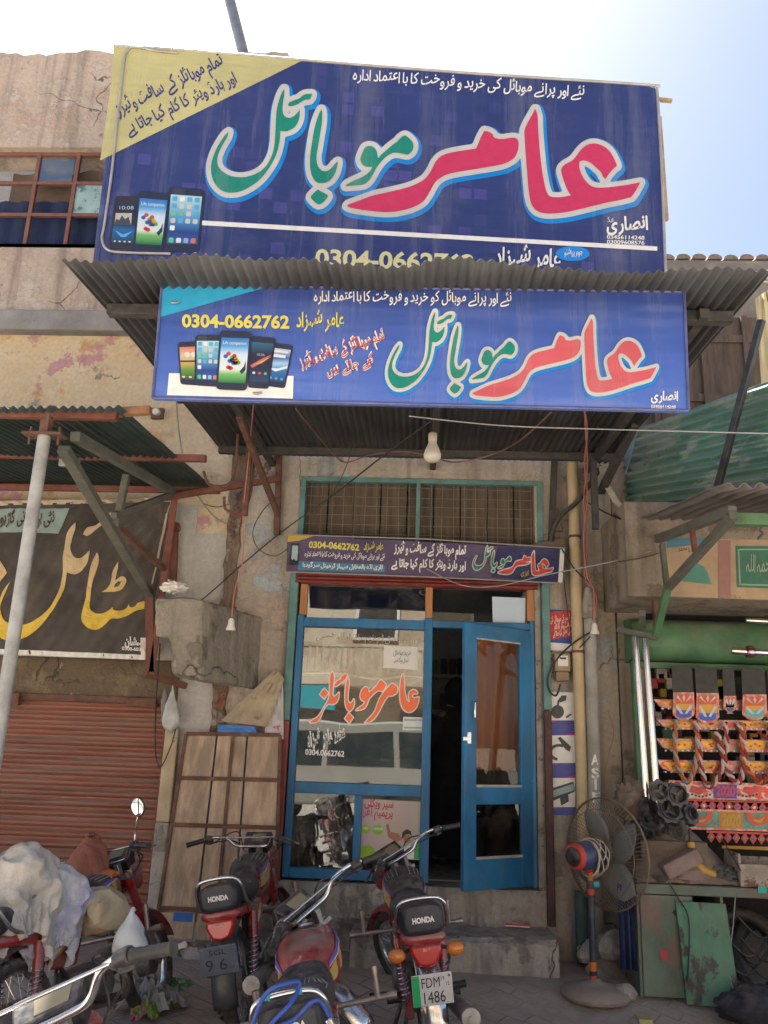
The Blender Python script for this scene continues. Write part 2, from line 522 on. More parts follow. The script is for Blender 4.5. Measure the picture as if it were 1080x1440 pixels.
def bil(q, u, v):                           # point inside a picture quad (TL TR BR BL)
    return tuple((1-v)*((1-u)*q[0][z]+u*q[1][z])+v*((1-u)*q[3][z]+u*q[2][z]) for z in (0, 1))
def sub(q, u0, v0, u1, v1): return [bil(q, u0, v0), bil(q, u1, v0), bil(q, u1, v1), bil(q, u0, v1)]

Z1 = (700, 130, 4.696); Z2 = (470, 160, 3.6); Z3 = (400, 130, 4.909); Z4 = (270, 110, 5.143)
RED = [spline(parse("247,112* 262,160 266,250 278,400 292,520 310,620 325,665 345,690 400,695 445,690 482,682* 460,650 440,600 425,555 418,520 425,495 450,475 490,452 520,420 545,385 580,355 620,340 665,345 715,370 750,410 780,470 785,490* 760,510 730,545 710,575* 695,560 680,530 650,500 610,468 580,455 550,455 537,470 540,510 560,560 590,600 620,622 660,632 720,630 790,622 860,612 940,596* 925,625 905,660 880,695* 800,715 700,735 600,760 480,788 400,800 330,803 280,795 245,775 222,740 210,700 200,620 190,500 182,400 176,300 176,250 195,205 220,160", *Z1), 4),
       spline(parse("760,88* 780,93 800,105 807,120 820,127 850,130 880,126 905,123 925,130 933,150 930,185 918,215 895,238 850,258 780,272 700,285 620,298 570,310 535,328 510,350 490,385 470,420 445,450 400,475 350,490 290,500 220,498 150,490 90,480 65,470* 75,460 130,440 200,415 290,395 370,375 420,355 460,330 490,290 510,250 530,225 560,208 600,197 660,187 718,178* 730,150 745,115", *Z2), 4)]
GREEN = [spline(parse("830,300 855,315 880,340 890,370 885,400 870,420 850,433 820,428 780,420 740,425 700,450 665,485 635,525 610,570 585,610 550,637 500,645 422,650* 435,635 480,612 530,590 570,565 595,540 606,515* 580,518 545,508 527,480 525,455 540,415 555,385 580,373 610,378 632,400 642,430 645,460* 670,430 700,405 740,370 775,345 800,318", *Z3), 4),
         spline(parse("255,120* 261,150 258,220 245,300 232,380 222,440 225,490 240,525 265,545 300,543 330,520 350,495 368,480* 365,510 350,560 325,600 290,625 250,630 220,622 195,590 182,550 176,490 180,420 192,340 203,270 215,220 235,160", *Z3), 4),
         spline(parse("233,672* 255,688 298,712 295,730 270,760 240,776 215,765 182,730 195,705", *Z3), 3),
         spline(parse("667,80* 668,120 660,170 655,220 660,260 680,285 710,290 740,275 765,250 780,232* 778,280 765,325 740,360 710,378 680,388 640,386* 638,420 630,480 615,540 590,600 560,650 520,705 470,755 410,795 350,822 290,832 235,825 190,795 155,745 140,690 140,630 155,570 180,510 215,450 240,415 265,392* 255,430 225,480 200,530 185,580 185,620 200,655 230,685 280,710 350,720 420,710 480,685 525,650 560,600 585,540 598,470 603,390 607,310 612,240 625,180 645,120", *Z4), 4),
         spline(parse("868,118* 866,130 850,158 820,160 790,175 760,195 725,205 700,205 695,195 705,178 735,165 775,150 800,130 830,118", *Z4), 3)]
NAME_RED, NAME_GREEN = fill(RED), fill(GREEN)
NAME_WHITE = fill(outline(RED+GREEN, 7.2, 1.6))
NAME_BLUE = fill(outline(RED+GREEN, 10.6, 1.8))
ZW = (420, 920, 5.684)
WINDOW_NAME = [spline(parse(s, *ZW), 3) for s in (
    "835,160* 842,220 845,280 855,340 870,375 890,380 882,350 880,320 895,295 920,285 945,298 945,315 920,315 905,330 910,345 930,350 958,342* 955,385 935,430 900,460 865,460 835,435 815,385 810,300 818,200",
    "745,235* 780,255 790,280 780,310 750,330 715,335 690,365 665,410 640,460 610,505 575,535 530,550* 545,530 580,495 610,455 630,400 650,350 680,305 715,265",
    "660,205* 690,235 695,255 670,298* 650,290 625,295 590,325 560,360 545,400 520,435 460,448* 480,430 515,405 530,380 505,365 492,335 505,290 530,265 555,275 560,305 590,285 620,255 640,225",
    "395,185* 402,230 395,300 392,360 405,390 425,385 440,360* 445,390 432,430 410,455 388,440 375,400 372,330 378,250",
    "400,470* 435,505* 405,550* 370,515*",
    "272,140* 282,180 275,250 270,320 282,340 300,330 322,305* 318,350 300,385 270,400 235,398 205,430 185,475 165,520 135,545 90,547* 110,525 150,505 180,465 205,420 235,370 248,320 250,240 255,170",
    "375,160* 388,165 370,200 340,225 300,255 288,245 310,215 335,200 350,175",
    "205,275* 235,310* 205,355* 170,320*")]
ZB = (0, 690, 4.696)
BANNER_NAME = [spline(parse(s, *ZB), 4) for s in (
    "500,210* 497,250 480,320 470,370 475,410 495,440 525,450 560,430 595,395* 590,430 575,480 545,525 505,550 470,550 445,540* 435,590 415,660 380,740 330,820 260,900 180,965 100,990 30,985 -10,955 -30,880 -25,790 0,710 30,645 70,600* 40,660 12,740 8,790 20,840 60,875 120,885 190,875 260,840 320,785 365,715 395,640 410,560 418,480 425,400 435,310 455,260",
    "730,140* 755,165 735,190 700,210 660,240 620,275 580,300 552,290* 580,245 630,230 680,190",
    "645,410* 652,440 640,520 615,600 600,680 595,740 605,790 640,812 680,812 715,795 745,770* 755,790 790,795 830,780 850,750* 860,770 890,768 910,745* 925,738 955,728* 955,780* 900,795 850,825 790,845 740,850 700,885 660,910 620,920 580,905 550,870 545,820 555,760 570,690 580,600 595,520 610,470",
    "785,470* 783,510 770,560 765,590 800,570 830,575 838,600 815,640 780,665 720,668 670,668* 700,650 725,620 740,580 750,530",
    "-60,420* 5,465* 52,545* 0,605* -60,640*")]
BANNER_HOLE = spline(parse("752,640* 785,632 803,605 785,602 762,618", *ZB), 3)
# ================================================================ materials of the place
m_peach = plaster('shop plaster', [((.48, .41, .33),), ((.55, .48, .40), 1.1, .4, .65), ((.55, .43, .34), 2.3, .54, .62), ((.44, .49, .52), 1.9, .56, .7), ((.33, .28, .23), 3.3, .58, .7)], .6, (.18, .15, .12))
m_upper = plaster('upper plaster', [((.56, .45, .36),), ((.50, .40, .32), 1.2, .4, .65), ((.61, .52, .43), 2.6, .54, .66), ((.56, .41, .31), .9, .56, .72), ((.26, .20, .165), 1.7, .62, .68), ((.07, .06, .055), 2.3, .66, .68)], .6, (.2, .15, .12))
m_yellow = plaster('yellow plaster', [((.68, .53, .33),), ((.72, .60, .42), 1.0, .4, .65), ((.60, .36, .18), .8, .56, .72), ((.58, .31, .33), 2.3, .585, .61), ((.34, .28, .23), 1.6, .62, .7)], .4, None, .08)
m_white = plaster('whitewashed plaster', [((.55, .53, .50),), ((.48, .45, .42), 1.5, .45, .65), ((.5, .37, .26), 2.0, .6, .72), ((.2, .15, .12), 4.0, .66, .7)], .4, None, .1)
m_conc = plaster('concrete', [((.46, .42, .37),), ((.54, .50, .44), 1.4, .42, .62), ((.35, .315, .27), 2.6, .54, .68), ((.58, .54, .49), 3.1, .6, .7)], .7, (.16, .14, .12), .14)
m_block = plaster('aged cement', [((.30, .265, .21),), ((.38, .34, .275), 1.6, .42, .62), ((.235, .20, .16), 2.6, .54, .68), ((.42, .39, .33), 3.1, .6, .7)], .8, (.13, .11, .09), .3)
m_grit = plaster('rough brown render', [((.17, .125, .075),), ((.24, .18, .11), 3.1, .45, .6), ((.5, .38, .24), 9.0, .62, .66)], 1.0)
m_brick = plaster('broken brick', [((.27, .2, .15),), ((.33, .14, .09), 4.2, .52, .6), ((.38, .33, .27), 3.2, .55, .65)], 1.0)
m_brown = plaster('dusty brown plaster', [((.30, .245, .19),), ((.38, .32, .26), 1.6, .45, .65), ((.20, .155, .115), 2.4, .55, .7)], .6, (.12, .09, .06))
m_int = plaster('interior paint', [((.68, .71, .76),), ((.58, .60, .65), 1.2, .45, .65)], .2)
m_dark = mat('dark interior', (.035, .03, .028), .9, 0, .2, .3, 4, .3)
m_blue = mat('blue paint', (.008, .145, .32), .5, 0, .22, .35, 3, .15, (.30, .29, .27), .665, (1, 1, .45), 9)
m_rust = mat('rusty iron', (.13, .055, .035), .8, 0, .3, .4, 9, .5, (.22, .09, .04), .6)
m_rust2 = mat('red oxide iron', (.17, .05, .033), .7, 0, .28, .3, 7, .3, (.08, .04, .03), .6)
m_iron = mat('dull dark iron', (.045, .04, .038), .65, 0, .35, .3, 9, .3)
m_ggrey = mat('grey green beam', (.10, .105, .085), .7, 0, .4, .3, 6, .4, (.16, .085, .05), .64)
m_tin = mat('weathered dark tin', (.062, .063, .066), .5, .3, .12, .5, 2.2, .2, (.12, .075, .05), .62, (1, .4, 1), 3)
m_tinteal = mat('dark green tin', (.02, .045, .042), .6, .1, .3, .3, 2.2, .2, (.10, .075, .05), .68)
m_tingreen = mat('green painted tin', (.075, .19, .145), .5, .1, .45, .4, 1.6, .25, (.21, .27, .23), .55, (1, .5, 1.5), 3)
m_green = mat('chipped green paint', (.06, .16, .07), .55, 0, .3, .3, 5, .25, (.22, .19, .14), .64, (1, 1, 1), 7)
m_greend = mat('worn green cabinet', (.105, .165, .115), .6, 0, .75, .5, 2.2, .3, (.15, .105, .07), .50, (1, 1, .7), 2.6)
m_teal = mat('teal paint', (.10, .23, .22), .6, 0, .3, .3, 5, .3, (.1, .06, .045), .62)
m_orangewood = mat('varnished orange wood', (.42, .17, .05), .5, 0, .2, .3, 9, .15, None, .6, (6, 6, .6))
m_wood = mat('grey brown planks', (.46, .33, .215), .8, 0, .45, .4, 2.2, .6, (.10, .07, .05), .66, (5, 5, .5), 5)
m_darkwood = mat('old dark wood', (.085, .06, .045), .8, 0, .4, .4, 3, .5, None, .6, (5, 5, .6))
m_shutter = mat('brown roller shutter', (.24, .085, .05), .6, 0, .42, .3, 1.8, .2, (.34, .27, .22), .68, (.5, 1, 6), 4)
m_redpaint = mat('red paint', (.22, .03, .025), .5, 0, .3, .3, 6, .2)
m_black = mat('black rubber', (.018, .018, .018), .55, 0, .14, .3, 12, .15)
m_blackp = mat('black plastic', (.012, .013, .016), .4, 0, .3, .2, 10, .05)
m_chrome = chrome()
m_alu = mat('dull aluminium', (.32, .31, .3), .4, .85, .45, .2, 12, .2)
m_wire = mat('black cable', (.02, .02, .02), .5, 0, .2, .1, 12, 0)
m_wirep = mat('pink cable', (.50, .17, .14), .5, 0, .2, .1, 12, 0)
m_wireg = mat('grey cable', (.3, .29, .28), .5, 0, .2, .1, 12, 0)
m_cream = mat('cream pvc', (.50, .38, .22), .55, 0, .3, .15, 3, .15, (.3, .22, .14), .68)
m_paper = mat('paper', (.7, .68, .63), .8, 0, .15, .06, 8, 0)
m_whitep = flat('white print', (.74, .72, .68), .5)
m_cloth = mat('pale cloth', (.42, .37, .29), .9, 0, .2, .2, 7, .3, None, .6, (3, 3, 3))

# ================================================================ ground
def ground_z(x, y):
    t = min(max((y+1.25)/.65, 0), 1)
    return .1*t*t*(3-2*t)
def make_ground():
    m, t, bs = nodes_of('dusty paving'); N = NT(t); v = N.coord()
    br = N.n('TexBrick'); br.inputs['Scale'].default_value = 1; br.inputs['Mortar Size'].default_value = .008
    br.inputs['Mortar Smooth'].default_value = .6; br.inputs['Brick Width'].default_value = .23; br.inputs['Row Height'].default_value = .115
    dv = N.n('TexNoise'); dv.inputs['Scale'].default_value = 3; N.l(v, dv.inputs['Vector'])
    ad = N.n('VectorMath', operation='MULTIPLY_ADD'); N.l(dv.outputs['Color'], ad.inputs[0]); ad.inputs[1].default_value = (.05, .05, 0); N.l(v, ad.inputs[2])
    rt = N.n('Mapping'); rt.inputs['Rotation'].default_value = (0, 0, radians(38)); N.l(ad.outputs[0], rt.inputs[0])
    N.l(rt.outputs[0], br.inputs['Vector'])
    br.inputs['Color1'].default_value = c4((.45, .39, .32)); br.inputs['Color2'].default_value = c4((.52, .45, .37)); br.inputs['Mortar'].default_value = c4((.24, .195, .15))
    cover = N.noise(v, 1.3, 7, .65, .3, .56)
    soil = N.mix(N.noise(v, 5, 8, .7, .3, .7), (.50, .43, .355), (.37, .31, .25))
    N.l(N.mix(cover, br.outputs['Color'], soil), bs.inputs['Base Color']); bs.inputs['Roughness'].default_value = .95
    h = N.math('SUBTRACT', N.math('MULTIPLY', N.noise(v, 22, 8, .7, .2, .8), .5), N.math('MULTIPLY', br.outputs['Fac'], N.math('SUBTRACT', 1, N.math('MULTIPLY', cover, .8))))
    N.bump(h, .9, .015, bs)
    b = MB()
    xs = [-400, -60, -12] + [-6+.12*i for i in range(101)] + [12, 60, 400]
    ys = [-400, -60, -16] + [-5+.12*i for i in range(48)] + [1, 4, 60, 400]
    for y in ys:
        for x in xs:
            z = ground_z(x, y)
            if -6 <= x <= 6 and -5 <= y <= .7: z += .012*noise3((x, y, 0), 1.7)
            b.v.append(Vector((x, y, z)))
    n = len(xs)
    for j in range(len(ys)-1):
        for i in range(n-1): b.f.append((j*n+i, j*n+i+1, (j+1)*n+i+1, (j+1)*n+i)); b.mi.append(0)
    o = b.build('street_ground', m, None, 40); struct(o)
make_ground()
m_bounce_road = plaster('pale dusty road', [((.50, .46, .40),), ((.45, .41, .36), .6, .4, .65), ((.55, .50, .43), 1.7, .5, .65)], .4)
b = MB(); b.box(-60, 60, -15.2, -4.9, -.05, .02); struct(b.build('bounce_road', m_bounce_road))  # unseen pale sheet, added to bounce sunlight onto the shop fronts

def ragged(x0, x1, z0, z1, y0, y1, n, amp, seed=0):
    """wall slab whose top edge has crumbled"""
    b = MB(); top = []
    for i in range(n+1):
        x = x0+(x1-x0)*i/n
        top.append((x, z1+amp*noise3((x*2.3+seed, seed, 0), 1.2)+(amp*.5 if noise3((x*9, seed, 2)) > .2 else 0)))
    for i in range(n):
        (xa, za), (xb, zb) = top[i], top[i+1]
        b.hexa([(xa, y0, z0), (xb, y0, z0), (xb, y1, z0), (xa, y1, z0)], [(xa, y0, za), (xb, y0, zb), (xb, y1, zb), (xa, y1, za)])
    return b

# ================================================================ shop building
shop = thing('shop_building', 'old peach plaster shop building with the barred vent, behind the blue signs', 'building', (0, .1, 0))
b = MB()
b.box(-1.62, -1.04, 0, .28, 0, 4.3); b.build('wall', m_peach, shop)
b = MB(); b.box(.975, 1.62, 0, .28, 0, 4.3); b.build('wall', m_peach, shop)
b = MB()
b.box(-1.04, .975, 0, .28, 2.905, 2.96); b.box(-1.04, .975, 0, .28, 3.80, 4.3)
b.box(-1.62, 1.75, 0, .28, 4.3, 6.9)
b.build('wall', m_peach, shop)
b = MB(); nx, nz = 60, 16
b.loft([[Vector((-1.04+2.015*i/nx, -.02+.022*noise3((i*.13, j*.16, 2), 1.2)-(.03 if noise3((i*.07, j*.1, 9), 1) > .22 else 0), .02+.545*j/nz)) for i in range(nx+1)] for j in range(nz+1)], False, False)
b.build('plinth', m_conc, shop, 35)
MB().box(-1.04, .975, -.012, .3, .5, .566).build('sill', m_conc, shop, 0, .01)
b = MB(); b.box(-1.62, 1.75, .28, 5.2, 4.2, 4.35); b.build('roof_slab', m_conc, shop)
b = MB(); b.box(-1.62, -1.55, .28, 3.2, 0, 4.2); b.box(1.55, 1.62, .28, 3.2, 0, 4.2); b.box(-1.62, 1.62, 3.2, 3.3, 0, 4.2)
b.build('inner_wall', m_int, shop)
MB().box(-1.55, 1.55, .28, 3.2, .4, .575).build('floor', m_conc, shop)
# barred vent over the door
x0, x1, z0, z1 = P(424, 672).x, P(762, 672).x, 2.985, P(590, 674).z
f = MB()
for xa, xb in ((x0, x0+.045), (x1-.045, x1), (P(585, 720).x, P(585, 720).x+.032)): f.box(xa, xb, -.02, .05, z0, z1)
f.box(x0+.045, x1-.045, -.018, .048, z1-.04, z1); f.box(x0+.045, x1-.045, -.018, .048, z0, z0+.03)
vent = f.build('vent_grille', m_teal, shop, 0, .003)
g = MB()
for i in range(1, 22):
    x = x0+(x1-x0)*i/22; g.tube([(x+.004*random.uniform(-1, 1), .01, z0), (x+.006*random.uniform(-1, 1), .01, (z0+z1)/2), (x, .01, z1)], .0028, 5)
for i in range(1, 10):
    z = z0+(z1-z0)*i/10; g.tube([(x0, .016, z), ((x0+x1)/2, .016, z+.006*random.uniform(-1, 1)), (x1, .016, z)], .0028, 5)
g.build('wire_mesh', mat('mesh wire', (.2, .19, .17), .6, .3, .3, .2, 9, 0), vent)
b = MB(); n = 9
for i in range(n):
    xa, xb = x0+(x1-x0)*i/n, x0+(x1-x0)*(i+1)/n
    b.box(xa+.006, xb-.006, .10+.01*(i % 2), .14, z0-.02, z1+.02)
b.build('boarding', mat('vent boards', (.115, .078, .05), .85, 0, .4, .4, 3, .5, None, .6, (6, 6, .5)), vent)

# ================================================================ shopfront
front = thing('shopfront', 'blue painted timber shopfront with orange lettered window and half open glazed door', 'shopfront', (0, 0, .57))
YF = .02
def zt(px, py): return P(px, py, YF).z
xl, xr = -1.0, .955
zb, ztop = .585, zt(590, 826)
xm0, xm1 = .055, .125
ztr0, ztr1 = zt(520, 884), zt(520, 871)
zm0, zm1 = zt(510, 1118), zt(510, 1102)
xq0, xq1 = P(497, 1170, YF).x, P(508, 1170, YF).x
b = MB()
b.box(xl, xl+.055, YF-.03, YF+.06, zb, ztr1+.02); b.box(xm0, xm1, YF-.03, YF+.06, zb, ztr1+.02); b.box(xr-.04, xr, YF-.025, YF+.06, zb, ztr1+.02)
b.box(xl+.055, xm0, YF-.034, YF+.056, ztr0, ztr1); b.box(xm1, xr-.04, YF-.034, YF+.056, ztr0+.02, ztr1)
b.box(xl+.055, xm0, YF-.034, YF+.056, zm0, zm1); b.box(xl+.055, xm0, YF-.034, YF+.056, zb, zb+.075)
b.box(xq0, xq1, YF-.031, YF+.055, zb+.075, zm0)
b.build('frame', m_blue, front, 0, .005)
for x in (xl+.01, xm0+.005, xr-.055): MB().box(x, x+.06, YF-.02, YF+.05, ztr1+.022, ztop).build('transom_post', m_orangewood, front, 0, .004)
b = MB(); zz = ztop
for i in range(4):
    b.loft([[Vector((x, -.03+.03*cos(a), zz+.014+.014*sin(a)-.0)) for a in [pi/2+pi*k/6 for k in range(7)]]+[Vector((x, .05, zz)), Vector((x, .05, zz+.028))][::1] for x in (xl-.03, xr+.03)]); zz += .03
b.build('rolled_shutter', m_redpaint, front, 40)
b = MB(); b.box(xl-.06, xr+.06, -.05, .04, zz+.004, zz+.05); b.build('lintel', m_teal, front, 0, .006)
b = MB()
b.box(xl-.075, xl-.008, -.04, .07, 1.75, zz); b.build('side_post', m_teal, front, 0, .008)
b = MB(); b.box(xl-.078, xl-.009, -.045, .07, .5, 1.748); b.build('side_post', m_redpaint, front, 0, .008)
b = MB(); b.box(xr+.005, xr+.055, -.015, .07, .57, zz); b.build('side_post', mat('flaking jamb', (.3, .27, .23), .8, 0, .4, .4, 5, .6, (.12, .09, .07), .55), front, 0, .008)
b = MB(); b.box(xr+.062, xr+.125, -.055, .03, 1.9, zz); b.build('side_post', m_teal, front, 0, .008)
b = MB(); b.box(xr+.064, xr+.122, -.055, .03, .33, 1.898); b.build('side_post', mat('maroon post', (.085, .035, .033), .7, 0, .35, .3, 6, .4, (.16, .06, .05), .6), front, 0, .01)
g_big = glass('mirror tinted glass', (.5, .55, .55), .15, .75, .2)
g_std = glass('dusty clear glass', (.85, .87, .85), .015, .97, .06, .18)
YG = YF+.012
def pane(x0, x1, z0, z1, m): return MB().box(x0, x1, YG, YG+.004, z0, z1).build('pane', m, front)
p_tl = pane(xl+.071, xm0+.004, ztr1+.003, ztop, g_big)
p_tr = pane(xm0+.066, xr-.056, ztr1+.003, ztop, g_std)
p_big = pane(xl+.056, xm0-.001, zm1+.001, ztr0-.001, g_big)
p_ll = pane(xl+.056, xq0-.001, zb+.076, zm0-.001, glass('broken shop glass', (.6, .63, .62), .1, .85, .35))
p_lr = pane(xq1+.001, xm0-.001, zb+.076, zm0-.001, g_std)
PLG = Plane((0, YG, 0), (0, -1, 0))
m_worange = flat('orange vinyl', (.88, .17, .06), .5, .03)
b = MB(); print_shape(b, PLG, fill(outline(WINDOW_NAME, 1.5, .5)), .002); b.build('lettering', m_whitep, p_big)
b = MB(); print_shape(b, PLG, fill(WINDOW_NAME), .004); b.build('lettering', m_worange, p_big)
b = MB(); print_text(b, PLG, 'محمد عامر شہزاد', (487, 1043), (431, 1049), 24, .002, .09); b.build('lettering', m_whitep, p_big)
b = MB(); print_text(b, PLG, 'محمد عامر شہزاد', (487, 1043), (431, 1049), 24, .004, -.012); b.build('lettering', m_blackp, p_big)
b = MB(); print_text(b, PLG, '0304.0662762', (429, 1061), (484, 1064), 11, .002, .03, False); b.build('lettering', m_whitep, p_big)
b = MB(); print_text(b, PLG, 'بسم اللہ ہو الحق العظیم ما شاء اللہ حسبی', (603, 905), (442, 899), 13, .002, .0); b.build('lettering', mat('faded gold vinyl', (.4, .34, .22), .5, 0, .2, .1, 8, 0), p_big)
def notice(parent, q, lines, h=5, m=m_paper):
    b = MB(); b.add([PLG.at(x, y, .0015) for x, y in q], [(0, 1, 2, 3)]); o = b.build('notice', m, parent)
    return o
notice(p_big, [(540, 908), (588, 910), (587, 942), (539, 939)], 0)
b = MB(); print_text(b, PLG, 'خریدا ہوا مال', (578, 922), (552, 921), 9, .003); print_text(b, PLG, 'تبدیل ہوگا نہیں', (574, 932), (553, 931), 8, .003); b.build('lettering', m_blackp, p_big)
notice(p_big, [(567, 1008), (597, 1009), (596, 1027), (566, 1027)], 0)
b = MB()
for y in (1011, 1022): dab(b, PLG, [(568, y), (595, y+.5), (595, y+3), (568, y+2.5)], .003)
b.build('notice_stripe', flat('pale blue print', (.25, .4, .5)), p_big)
notice(p_tr, [(692, 839), (739, 841), (738, 880), (693, 877)], 0, 5, mat('pale blue paper', (.5, .6, .68), .8, 0, .1, .05, 6, 0))
# open door leaf, hinged on the right
hx = xr-.045; fx, fy = P(651, 1070, -.40).x, -.40
H0, H1 = Vector((hx, YF-.03, 0)), Vector((fx, fy, 0))
dv = (H0-H1); LW = dv.length; du = dv.normalized(); dn = Vector((du.y, -du.x, 0))   # dn faces the street
dz0, dz1 = .60, ztr0+.012
def D(u, t, z): return H1+du*u+dn*t+Vector((0, 0, z))
def dbox(b, u0, u1, z0, z1, t0=-.02, t1=.02): b.hexa([D(u0, t0, z0), D(u1, t0, z0), D(u1, t1, z0), D(u0, t1, z0)], [D(u0, t0, z1), D(u1, t0, z1), D(u1, t1, z1), D(u0, t1, z1)])
st = .115; H = dz1-dz0
zl0, zl1, zu0, zu1 = dz0+.20*H*.95, dz0+.375*H, dz0+.405*H+.03, dz1-.075*H
zl0 = dz0+.115*H; zl1 = dz0+.305*H; zu0 = dz0+.375*H; zu1 = dz1-.06*H
b = MB(); dbox(b, 0, st, dz0, dz1); dbox(b, LW-st, LW, dz0, dz1)
dbox(b, st, LW-st, dz0, zl0, -.018, .018); dbox(b, st, LW-st, zl1, zu0, -.018, .018); dbox(b, st, LW-st, zu1, dz1, -.018, .018)
door = b.build('door', m_blue, front, 0, .004)
b = MB(); dbox(b, st, LW-st, zu0, zu1, -.003, .001); b.build('pane', g_std, door)
b = MB(); dbox(b, st, LW-st, zl0, zl1, -.003, .001); b.build('pane', glass('dark door glass', (.4, .4, .38), .05, .6, .15), door)
b = MB()
for z in (zl0, zu0): dbox(b, st-.004, LW-st+.004, z-.012, z+.006, .019, .023)
for z in (zu1,): dbox(b, st-.004, LW-st+.004, z-.004, z+.008, .019, .022)
b.build('putty', mat('old putty', (.42, .4, .36), .9, 0, .3, .3, 12, .4), door)
b = MB(); zh = zu0+.30; dbox(b, .02, .055, zh, zh+.08, .02, .028); b.tube([D(.075, .02, zh+.18), D(.075, .05, zh+.19), D(.075, .05, zh+.30), D(.075, .02, zh+.31)], .007, 8); dbox(b, -.03, .03, zh+.02, zh+.045, .028, .04)
b.build('handle', m_chrome, door, 40)
b = MB()
for z in (dz0+.25, dz0+1.0, dz1-.3): MB().tube([D(LW+.002, .012, z), D(LW+.002, .012, z+.09)], .011, 8).build('hinge', m_blue, door, 40)

# ---------------------------------------------------------------- things seen inside the shop
b = MB()
xa, xb = .43, 1.5
n = 40
rows = []
for z in (1.42, 2.62):
    rows.append([Vector((xa+(xb-xa)*i/n, .30+.012*sin(i*.9)+.005*sin(i*2.3), z)) for i in range(n+1)])
b.loft(rows, False, False)
tag(b.build('orange_wall_standin', mat('orange wall stand-in', (.42, .12, .03), .8, 0, .1, .25, 3, .2, None, .6, (4, 4, .6)), None, 60), 'orange wall stand-in set forward into the daylight behind the open door', 'curtain')  # added in place of the orange inner wall, where daylight gets in
b = MB(); b.box(.43, 1.5, .33, .8, .575, 1.42)
tag(b.build('shop_counter', m_dark, None, 0, .01), 'low black stand-in for the lower wall inside the doorway under the orange wall stand-in', 'counter')  # added block for the black lower half of that inner wall
shelf = thing('wall_shelf', 'pale wall rack of boxed phones seen through the doorway', 'shelf', (.25, 3.1, 1.9))
b = MB(); b.box(-.35, 1.1, 2.95, 3.19, 1.95, 2.0); b.box(-.35, 1.1, 2.95, 3.19, 2.36, 2.40); b.build('board', m_paper, shelf, 0, .004)
for r, z in enumerate((2.0, 2.4)):
    for i in range(14):
        x = -.32+i*.1
        b = MB(); b.box(x, x+.075, 2.98, 3.05, z+.002, z+.16+.03*random.random()); b.build('phone_box', flat('box %d' % (i % 4), [(.05, .05, .07), (.3, .3, .32), (.08, .1, .2), (.2, .06, .05)][i % 4]), shelf)
# display things behind the big pane
b = MB()
q = [P(510, 1103, .25), P(574, 1109, .25), P(572, 1068, .25), P(531, 1067, .25)]
b.prism(q, (0, .01, 0)); ob = b.build('price_card', m_paper)
tag(ob, 'white printed card leaning behind the window below the orange lettering', 'card')
b = MB()
for k in range(5): b.box(q[0].x+.06+.05*k, q[0].x+.10+.05*k, .246, .249, q[0].z+.05, q[0].z+.055)
b.build('print', flat('pink print', (.5, .12, .2)), ob)
def blob(c, r, amp=.15, sc_=6, seed=0, nu=28, nv=18, flatten=None):
    b = MB()
    def fn(d): return 1+amp*noise3((d.x*1.3+seed, d.y*1.3, d.z*1.3), sc_*.25)+amp*.4*noise3((d.x+seed, d.y, d.z), sc_*.7)
    b.ell(c, r, nu, nv, fn)
    if flatten is not None:
        for p in b.v: p.z = max(p.z, flatten)
    return b
c = P(552, 1062, .35)
dsp = thing('bundle', 'small heap of teal, orange and maroon wrapped goods behind the big window', 'bundle', (c.x, .35, c.z-.1))
for dx, dz, r, col in ((0, .10, .07, (.03, .3, .25)), (.0, .02, .075, (.6, .17, .06)), (-.01, -.07, .08, (.28, .04, .07)), (.13, -.02, .09, (.03, .035, .05))):
    blob((c.x+dx, .36+.1*abs(dx), c.z+dz), (r*1.2, r*.8, r), .2, 6, dx*10+dz).build('packet', flat('packet %.2f' % (dx+dz), col), dsp, 60)
# junk behind the broken lower pane
b = MB()
for i in range(16):
    x = random.uniform(xl+.1, xq0-.05); z = random.uniform(.7, 1.25)
    b.tube(smoothpath([(x, .1, z), (x+random.uniform(-.15, .15), .16, z-.2), (x+random.uniform(-.2, .2), .12, z-.05), (x+random.uniform(-.1, .1), .2, z-.35)], 5), .0045, 6)
tag(b.build('cable_tangle', m_wireg, None, 60), 'tangle of pale wires behind the cracked lower left pane', 'cables')
b = MB(); xx = P(455, 1170, .3).x
b.box(xx-.06, xx-.035, .2, .45, .58, 1.22); b.box(xx+.05, xx+.075, .2, .45, .58, 1.22); b.box(xx-.06, xx+.075, .2, .45, 1.22, 1.25)
tag(b.build('stool', mat('grey stool', (.2, .2, .19), .6), None, 0, .006), 'grey metal stool frame behind the cracked lower pane', 'stool')
# poster behind the lower right pane
m_post = grad('poster ground', [(0, (.42, .32, .38)), (.35, (.5, .42, .36)), (.7, (.45, .36, .33)), (1, (.5, .46, .33))], 0, P(503, 1160).x, P(603, 1160).x)
PLP = Plane((0, YG-.005, 0), (0, -1, 0))
qp = [(505, 1123), (602, 1128), (600, 1210), (502, 1205)]
b = MB(); a_ = [PLP.at(x, y, 0) for x, y in qp]; b.prism(a_, (0, .003, 0)); pst = b.build('advert_poster', m_post)
tag(pst, 'pink advert poster with green circles on the lower right pane', 'poster')
b = MB(); print_text(b, PLP, 'سُپر ویکلی'.replace('ُ', ''), (553, 1136), (510, 1133), 15, .002, .02, True, 0, .0); print_text(b, PLP, 'پریمیم آفر', (552, 1149), (508, 1146), 15, .002, .02, True, 0, .0); b.build('lettering', flat('crimson print', (.5, .02, .09)), pst)
b = MB()
for cx, cy, r in ((514, 1166, 6.5), (531, 1167, 7.2), (516, 1200, 12)): dab(b, PLP, disc(cx, cy, r), .002)
b.build('badge', flat('lime print', (.26, .46, .02)), pst)
